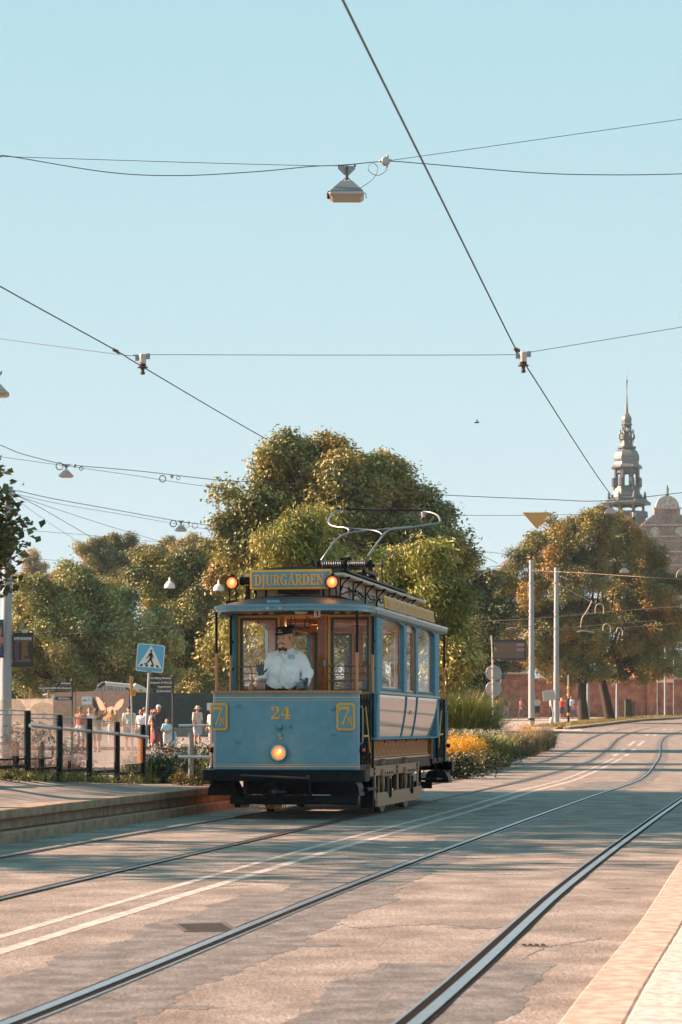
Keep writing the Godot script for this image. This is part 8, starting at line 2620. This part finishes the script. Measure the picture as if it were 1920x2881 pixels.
	wire("wire from which the orange triangle hangs", [[900, 1440, 45], [1260, 1449, 45], [1475, 1450, 45], [1600, 1448, 45], [1800, 1446, 45]], 0.0042)
	wire("wire across the big maple behind the pantograph", [[860, 1500, 100], [1000, 1520, 100], [1200, 1537, 100], [1420, 1558, 100], [1480, 1566, 100]], 0.0095)
	wire("uppermost bright wire across the right trees behind the grey poles", [[1240, 1752, 118], [1480, 1742, 118], [1720, 1721, 118], [1875, 1709, 118], [1960, 1706, 118]], 0.017, M(0.20, 0.155, 0.12, 0.6))
	wire("second wire across the right trees, ending by the slim post", [[1400, 1752, 122], [1560, 1768, 122], [1700, 1757, 122], [1845, 1746, 122]], 0.013, M(0.20, 0.155, 0.12, 0.6))
	wire("lowest wire across the right trees", [[1430, 1772, 125], [1560, 1772, 125], [1700, 1770, 125], [1920, 1752, 125]], 0.012, M(0.20, 0.155, 0.12, 0.6))
	wire("sloping wire from the right trees down towards the left grey pole", [[1280, 1612, 118], [1400, 1592, 122], [1496, 1586, 150]], 0.012)
	wire("wire across the orange tree below the far right hanging lamp", [[1496, 1605, 150], [1640, 1612, 135], [1757, 1620, 120], [1920, 1630, 118]], 0.014, M(0.20, 0.155, 0.12, 0.6))
	wire("slack stay wire between the tops of the two grey poles", [[1496, 1600, 152], [1540, 1630, 154], [1566, 1640, 156]], 0.014)
	wire("slanting stay wire right of the second grey pole", [[1496, 1602, 152], [1600, 1660, 140], [1680, 1700, 130]], 0.012)
	# bent catenary hardware high in front of the right trees
	var hoop := 0
	for e in [[[1634, 1765], [1638, 1740], [1650, 1722], [1662, 1700], [1666, 1690]], [[1675, 1726], [1677, 1706], [1688, 1699], [1698, 1706], [1699, 1728]], [[1697, 1775], [1699, 1760], [1709, 1755], [1718, 1764], [1719, 1778]], [[1734, 1780], [1738, 1768], [1745, 1767], [1752, 1776], [1752, 1784]], [[1425, 1770], [1440, 1766], [1455, 1768]], [[1622, 1778], [1640, 1775], [1670, 1779]], [[1904, 1625], [1906, 1612], [1914, 1603], [1925, 1597]]]:
		g = G.new()
		var p := []
		var o := at(e[0][0], e[0][1], 117.0)
		for q in e:
			p.append(at(q[0], q[1], 117.0) - o)
		g.tube(smooth(p), 0.024, 6)
		solo("wire_fitting", g, M(0.42, 0.32, 0.25, 0.5), "bent pale fitting on the right wires, %s" % ["long slanting one", "topmost hoop", "middle hoop", "lowest hoop on the right", "flat one far left by the left pole", "flat one below the slanting one", "one cut by the right edge"][hoop], "wire fitting", "bent wire fittings", o)
		hoop += 1

# ---------------------------------------------------------------- plants
func clump(called: String, label: String, category: String, p: Vector3, r: Vector3, n: int, mesh: Mesh, tones: Array, sc: float, fill := false, group := "") -> Node3D:
	var t := thing(called, label, category, p, 0.0, group)
	var xs := []; var cs := []
	for i in n:
		var d := Vector3(rng.randfn(), absf(rng.randfn()), rng.randfn()).normalized()
		var q := d * pow(rng.randf(), 0.33 if not fill else 0.6) * r * (0.85 + 0.3 * sin(d.x * 7.0 + d.z * 9.0 + p.x))
		xs.append(Transform3D(Basis.from_euler(Vector3(rng.randf_range(-0.4, 0.4), rng.randf() * TAU, rng.randf_range(-0.4, 0.4))).scaled(Vector3.ONE * sc * rng.randf_range(0.7, 1.25)), q))
		var c: Color = tones[rng.randi() % tones.size()]
		cs.append(c * rng.randf_range(0.75, 1.25))
	many("foliage", mesh, m_leaf, t, xs, cs)
	return t

func stems(t: Node3D, called: String, r: Vector3, n: int, mesh: Mesh, tones: Array, sc: float) -> void:   # upright blades or stems over a clump's footprint
	var xs := []; var cs := []
	for i in n:
		var a := rng.randf() * TAU; var q := sqrt(rng.randf())
		xs.append(Transform3D(Basis(Vector3.UP, rng.randf() * TAU).scaled(Vector3.ONE * sc * rng.randf_range(0.6, 1.15)), Vector3(cos(a) * q * r.x, 0, sin(a) * q * r.z)))
		var c: Color = tones[rng.randi() % tones.size()]
		cs.append(c * rng.randf_range(0.75, 1.25))
	many(called, mesh, m_leaf, t, xs, cs)

func build_plants() -> void:
	var leafy := leaf_cluster(14, 0.10, 0.05, 0.028, -0.2, 51)
	var tiny := leaf_cluster(18, 0.09, 0.024, 0.022, 0.0, 52)
	var daisy := leaf_cluster(8, 0.028, 0.034, 0.020, 0.0, 53)
	var fluff := leaf_cluster(20, 0.16, 0.05, 0.012, -0.5, 54)
	var blades := blade_tuft(16, 1.0, 0.018, 0.75, 55)
	var short := blade_tuft(12, 0.45, 0.014, 0.6, 56)
	var yel := [C(0.72, 0.40, 0.02), C(0.78, 0.47, 0.035), C(0.62, 0.32, 0.015), C(0.42, 0.3, 0.04)]
	var gr := [C(0.11, 0.15, 0.03), C(0.18, 0.21, 0.045), C(0.25, 0.25, 0.07)]
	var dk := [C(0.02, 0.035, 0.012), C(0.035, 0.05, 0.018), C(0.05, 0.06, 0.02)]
	var be := [C(0.30, 0.22, 0.14), C(0.38, 0.29, 0.19), C(0.24, 0.18, 0.10)]
	# behind the tram, in the kerbed bed
	for e in [[1262.0, 53.0, 0.62, 0.74, "bright yellow flowering bush next to the tram's rear corner"], [1300.0, 56.0, 0.60, 0.84, "bright yellow flowering bush in the middle of the yellow row"], [1338.0, 59.0, 0.48, 0.70, "bright yellow flowering bush at the right end of the yellow row"], [1488.0, 83.0, 0.50, 1.0, "small orange yellow flowering bush among the beige grasses"]]:
		var t := clump("yellow_bush", e[4], "flowering bush", on_ground(e[1 - 1], e[1]) + Vector3(0, 0.08, 0), Vector3(e[2], e[3], 0.6), 2000, tiny, yel, 1.2, true, "yellow flowering bushes")
		stems(t, "stem", Vector3(e[2] * 0.8, 0, 0.5), 60, short, [C(0.10, 0.12, 0.03), C(0.16, 0.13, 0.04)], 1.0)
	for e in [[1290.0, 68.0, 1.15, "large tuft of tall ornamental grass between the tram and the brick wall", 2.15], [1335.0, 70.0, 0.75, "smaller leaning tuft of ornamental grass right of the large tuft", 1.6]]:
		var t := thing("ornamental_grass", e[3], "ornamental grass", on_ground(e[0], e[1]), 0.0, "tufts of ornamental grass")
		stems(t, "blades", Vector3(e[2] * 0.55, 0, 0.5), 260, blades, [C(0.22, 0.25, 0.05), C(0.34, 0.32, 0.09), C(0.15, 0.18, 0.035)], e[4])
	for e in [[1262.0, 60.0, 0.7], [1315.0, 62.0, 0.7], [1365.0, 64.0, 0.6]]:
		var t := thing("daisy_patch", "clump of green stems with white daisies, %s of three behind the yellow bushes" % ["leftmost", "middle", "rightmost"][[1262.0, 1315.0, 1365.0].find(e[0])], "flowers", on_ground(e[0], e[1]), 0.0, "white daisy clumps")
		stems(t, "stem", Vector3(e[2], 0, 0.8), 320, short, gr, 2.1)
		var xs := []; var cs := []
		for i in 130:
			xs.append(Transform3D(Basis.from_euler(Vector3(rng.randf() * 3, rng.randf() * 3, 0)), Vector3(rng.randf_range(-e[2], e[2]), rng.randf_range(0.72, 1.02), rng.randf_range(-0.8, 0.8))))
			cs.append(Color(0.68, 0.64, 0.55) * rng.randf_range(0.8, 1.1))
		many("blossoms", daisy, m_leaf, t, xs, cs)
	for e in [[1400.0, 74.0, 0.75, 0.95, "nearest"], [1440.0, 78.0, 0.8, 1.15, "second nearest"], [1475.0, 82.0, 0.7, 1.0, "third"], [1510.0, 88.0, 0.75, 1.15, "fourth"], [1536.0, 93.0, 0.45, 0.9, "farthest"]]:
		var t := clump("feathery_grass", "pale beige feathery grass clump, %s of five along the bed's kerb" % e[4], "ornamental grass", on_ground(e[0], e[1]) + Vector3(0, 0.12, 0), Vector3(e[2], e[3], 0.7), 420, fluff, be, 1.3, true, "feathery beige grasses")
		stems(t, "stem", Vector3(e[2] * 0.7, 0, 0.5), 90, short, [C(0.16, 0.14, 0.06), C(0.10, 0.10, 0.035)], 1.7)
	for e in [[1290.0, 49.5, "nearest"], [1345.0, 57.0, "middle"], [1400.0, 68.0, "farthest"]]:
		var t := clump("low_shrub", "low dark leafy edging plant against the bed's kerb, %s of three" % e[2], "shrub", on_ground(e[0], e[1]) + Vector3(0, 0.10, 0), Vector3(0.8, 0.42, 0.55), 420, leafy, dk + [C(0.13, 0.12, 0.04)], 1.3, true, "low edging plants")
		t.rotation.y = -0.1
	# the dark daisy bush left of the tram and the plants round the fence
	for e in [[450.0, 40.0, 0.62, 0.72, "left part"], [515.0, 41.0, 0.60, 0.74, "middle"], [578.0, 42.0, 0.55, 0.80, "right part"]]:
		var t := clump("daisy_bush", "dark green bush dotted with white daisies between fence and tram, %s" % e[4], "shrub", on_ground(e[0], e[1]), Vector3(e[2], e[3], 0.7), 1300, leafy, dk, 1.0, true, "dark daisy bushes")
		stems(t, "stem", Vector3(e[2], 0, 0.6), 40, short, dk + gr, 1.5)
		var xs := []; var cs := []
		for i in 26:
			xs.append(Transform3D(Basis.from_euler(Vector3(rng.randf() * 3, rng.randf() * 3, 0)), Vector3(rng.randf_range(-e[2], e[2]), rng.randf_range(0.45, 0.82), rng.randf_range(0.2, 0.6))))
			cs.append(Color(0.70, 0.67, 0.62))
		many("blossoms", daisy, m_leaf, t, xs, cs)
	var pk := [C(0.16, 0.085, 0.075), C(0.22, 0.13, 0.10), C(0.12, 0.075, 0.05), C(0.09, 0.09, 0.04)]
	for e in [[15.0, 44.0, 0.62, 0.80, "left"], [100.0, 45.0, 0.6, 0.72, "middle"], [200.0, 46.0, 0.5, 0.55, "right"]]:
		clump("faded_shrub", "faded pinkish brown shrub seen through the glass fence, %s one" % e[4], "shrub", on_ground(e[0], e[1]), Vector3(e[2], e[3], 0.6), 520, fluff, pk, 1.1, true, "faded shrubs behind the fence")
	for e in [[40.0, 43.0, 1.25, "left"], [112.0, 43.5, 1.35, "right"], [196.0, 44.0, 0.95, "smallest"]]:
		var t := clump("tall_weed", "tall dry weed with spreading leaves behind the glass fence, %s one" % e[3], "plant", on_ground(e[0], e[1]) + Vector3(0, e[2] * 0.62, 0), Vector3(0.36, 0.40, 0.3), 26, leaf_cluster(5, 0.1, 0.14, 0.05, -0.2, 61), [C(0.09, 0.07, 0.04), C(0.14, 0.10, 0.05)], 1.0, false, "tall weeds behind the fence")
		var g := G.new()
		for i in 4:
			g.tube([Vector3(0, -e[2] * 0.62, 0), Vector3(0.02 * (i - 1.5), -0.1, 0), Vector3(0.16 * (i - 1.5), 0.3, 0.08 * (i % 2))], [0.012, 0.008, 0.004], 5)
		part("stem", g, m_bark, t)
	clump("leafy_bush", "thin greyish bush behind the last glass panel, next to the orange reflector", "shrub", on_ground(372, 36.0), Vector3(0.22, 0.72, 0.25), 170, leafy, [C(0.09, 0.085, 0.045), C(0.15, 0.12, 0.07)], 1.0, true)
	var i := 0
	for z in [27.3, 27.9, 28.5, 29.1, 29.7, 30.3, 30.9, 31.5, 32.1]:
		var p := Vector3(fence_line(z) - 0.02, plat(z, 1).y - 0.02, -z)
		var t := clump("weed", "low green weed at the foot of the glass fence, %s from the left" % ["first", "second", "third", "fourth", "fifth", "sixth", "seventh", "eighth", "ninth"][i], "weed", p, Vector3(0.30, 0.09 + 0.03 * (i % 3), 0.16), 60, leafy, dk + gr, 0.6, true, "weeds along the foot of the fence")
		stems(t, "blades", Vector3(0.34, 0, 0.2), 12, short, gr + [C(0.2, 0.16, 0.05)], 0.32)
		i += 1
	for e in [[508.0, 31.3, 0.26, "yellowish young weed by the steel barrier's post, left of it"], [560.0, 31.2, 0.13, "small yellowish weed right of the steel barrier's post"], [532.0, 31.5, 0.10, "tiny weed at the foot of the steel barrier's post"]]:
		var t := clump("weed", e[3], "weed", Vector3(at(e[0], 0, e[1]).x, 0.32, -e[1]), Vector3(0.12, e[2], 0.1), 34, leafy, [C(0.24, 0.18, 0.04), C(0.15, 0.14, 0.04), C(0.09, 0.10, 0.03)], 0.75, true)
		t.rotation.y = 0.4
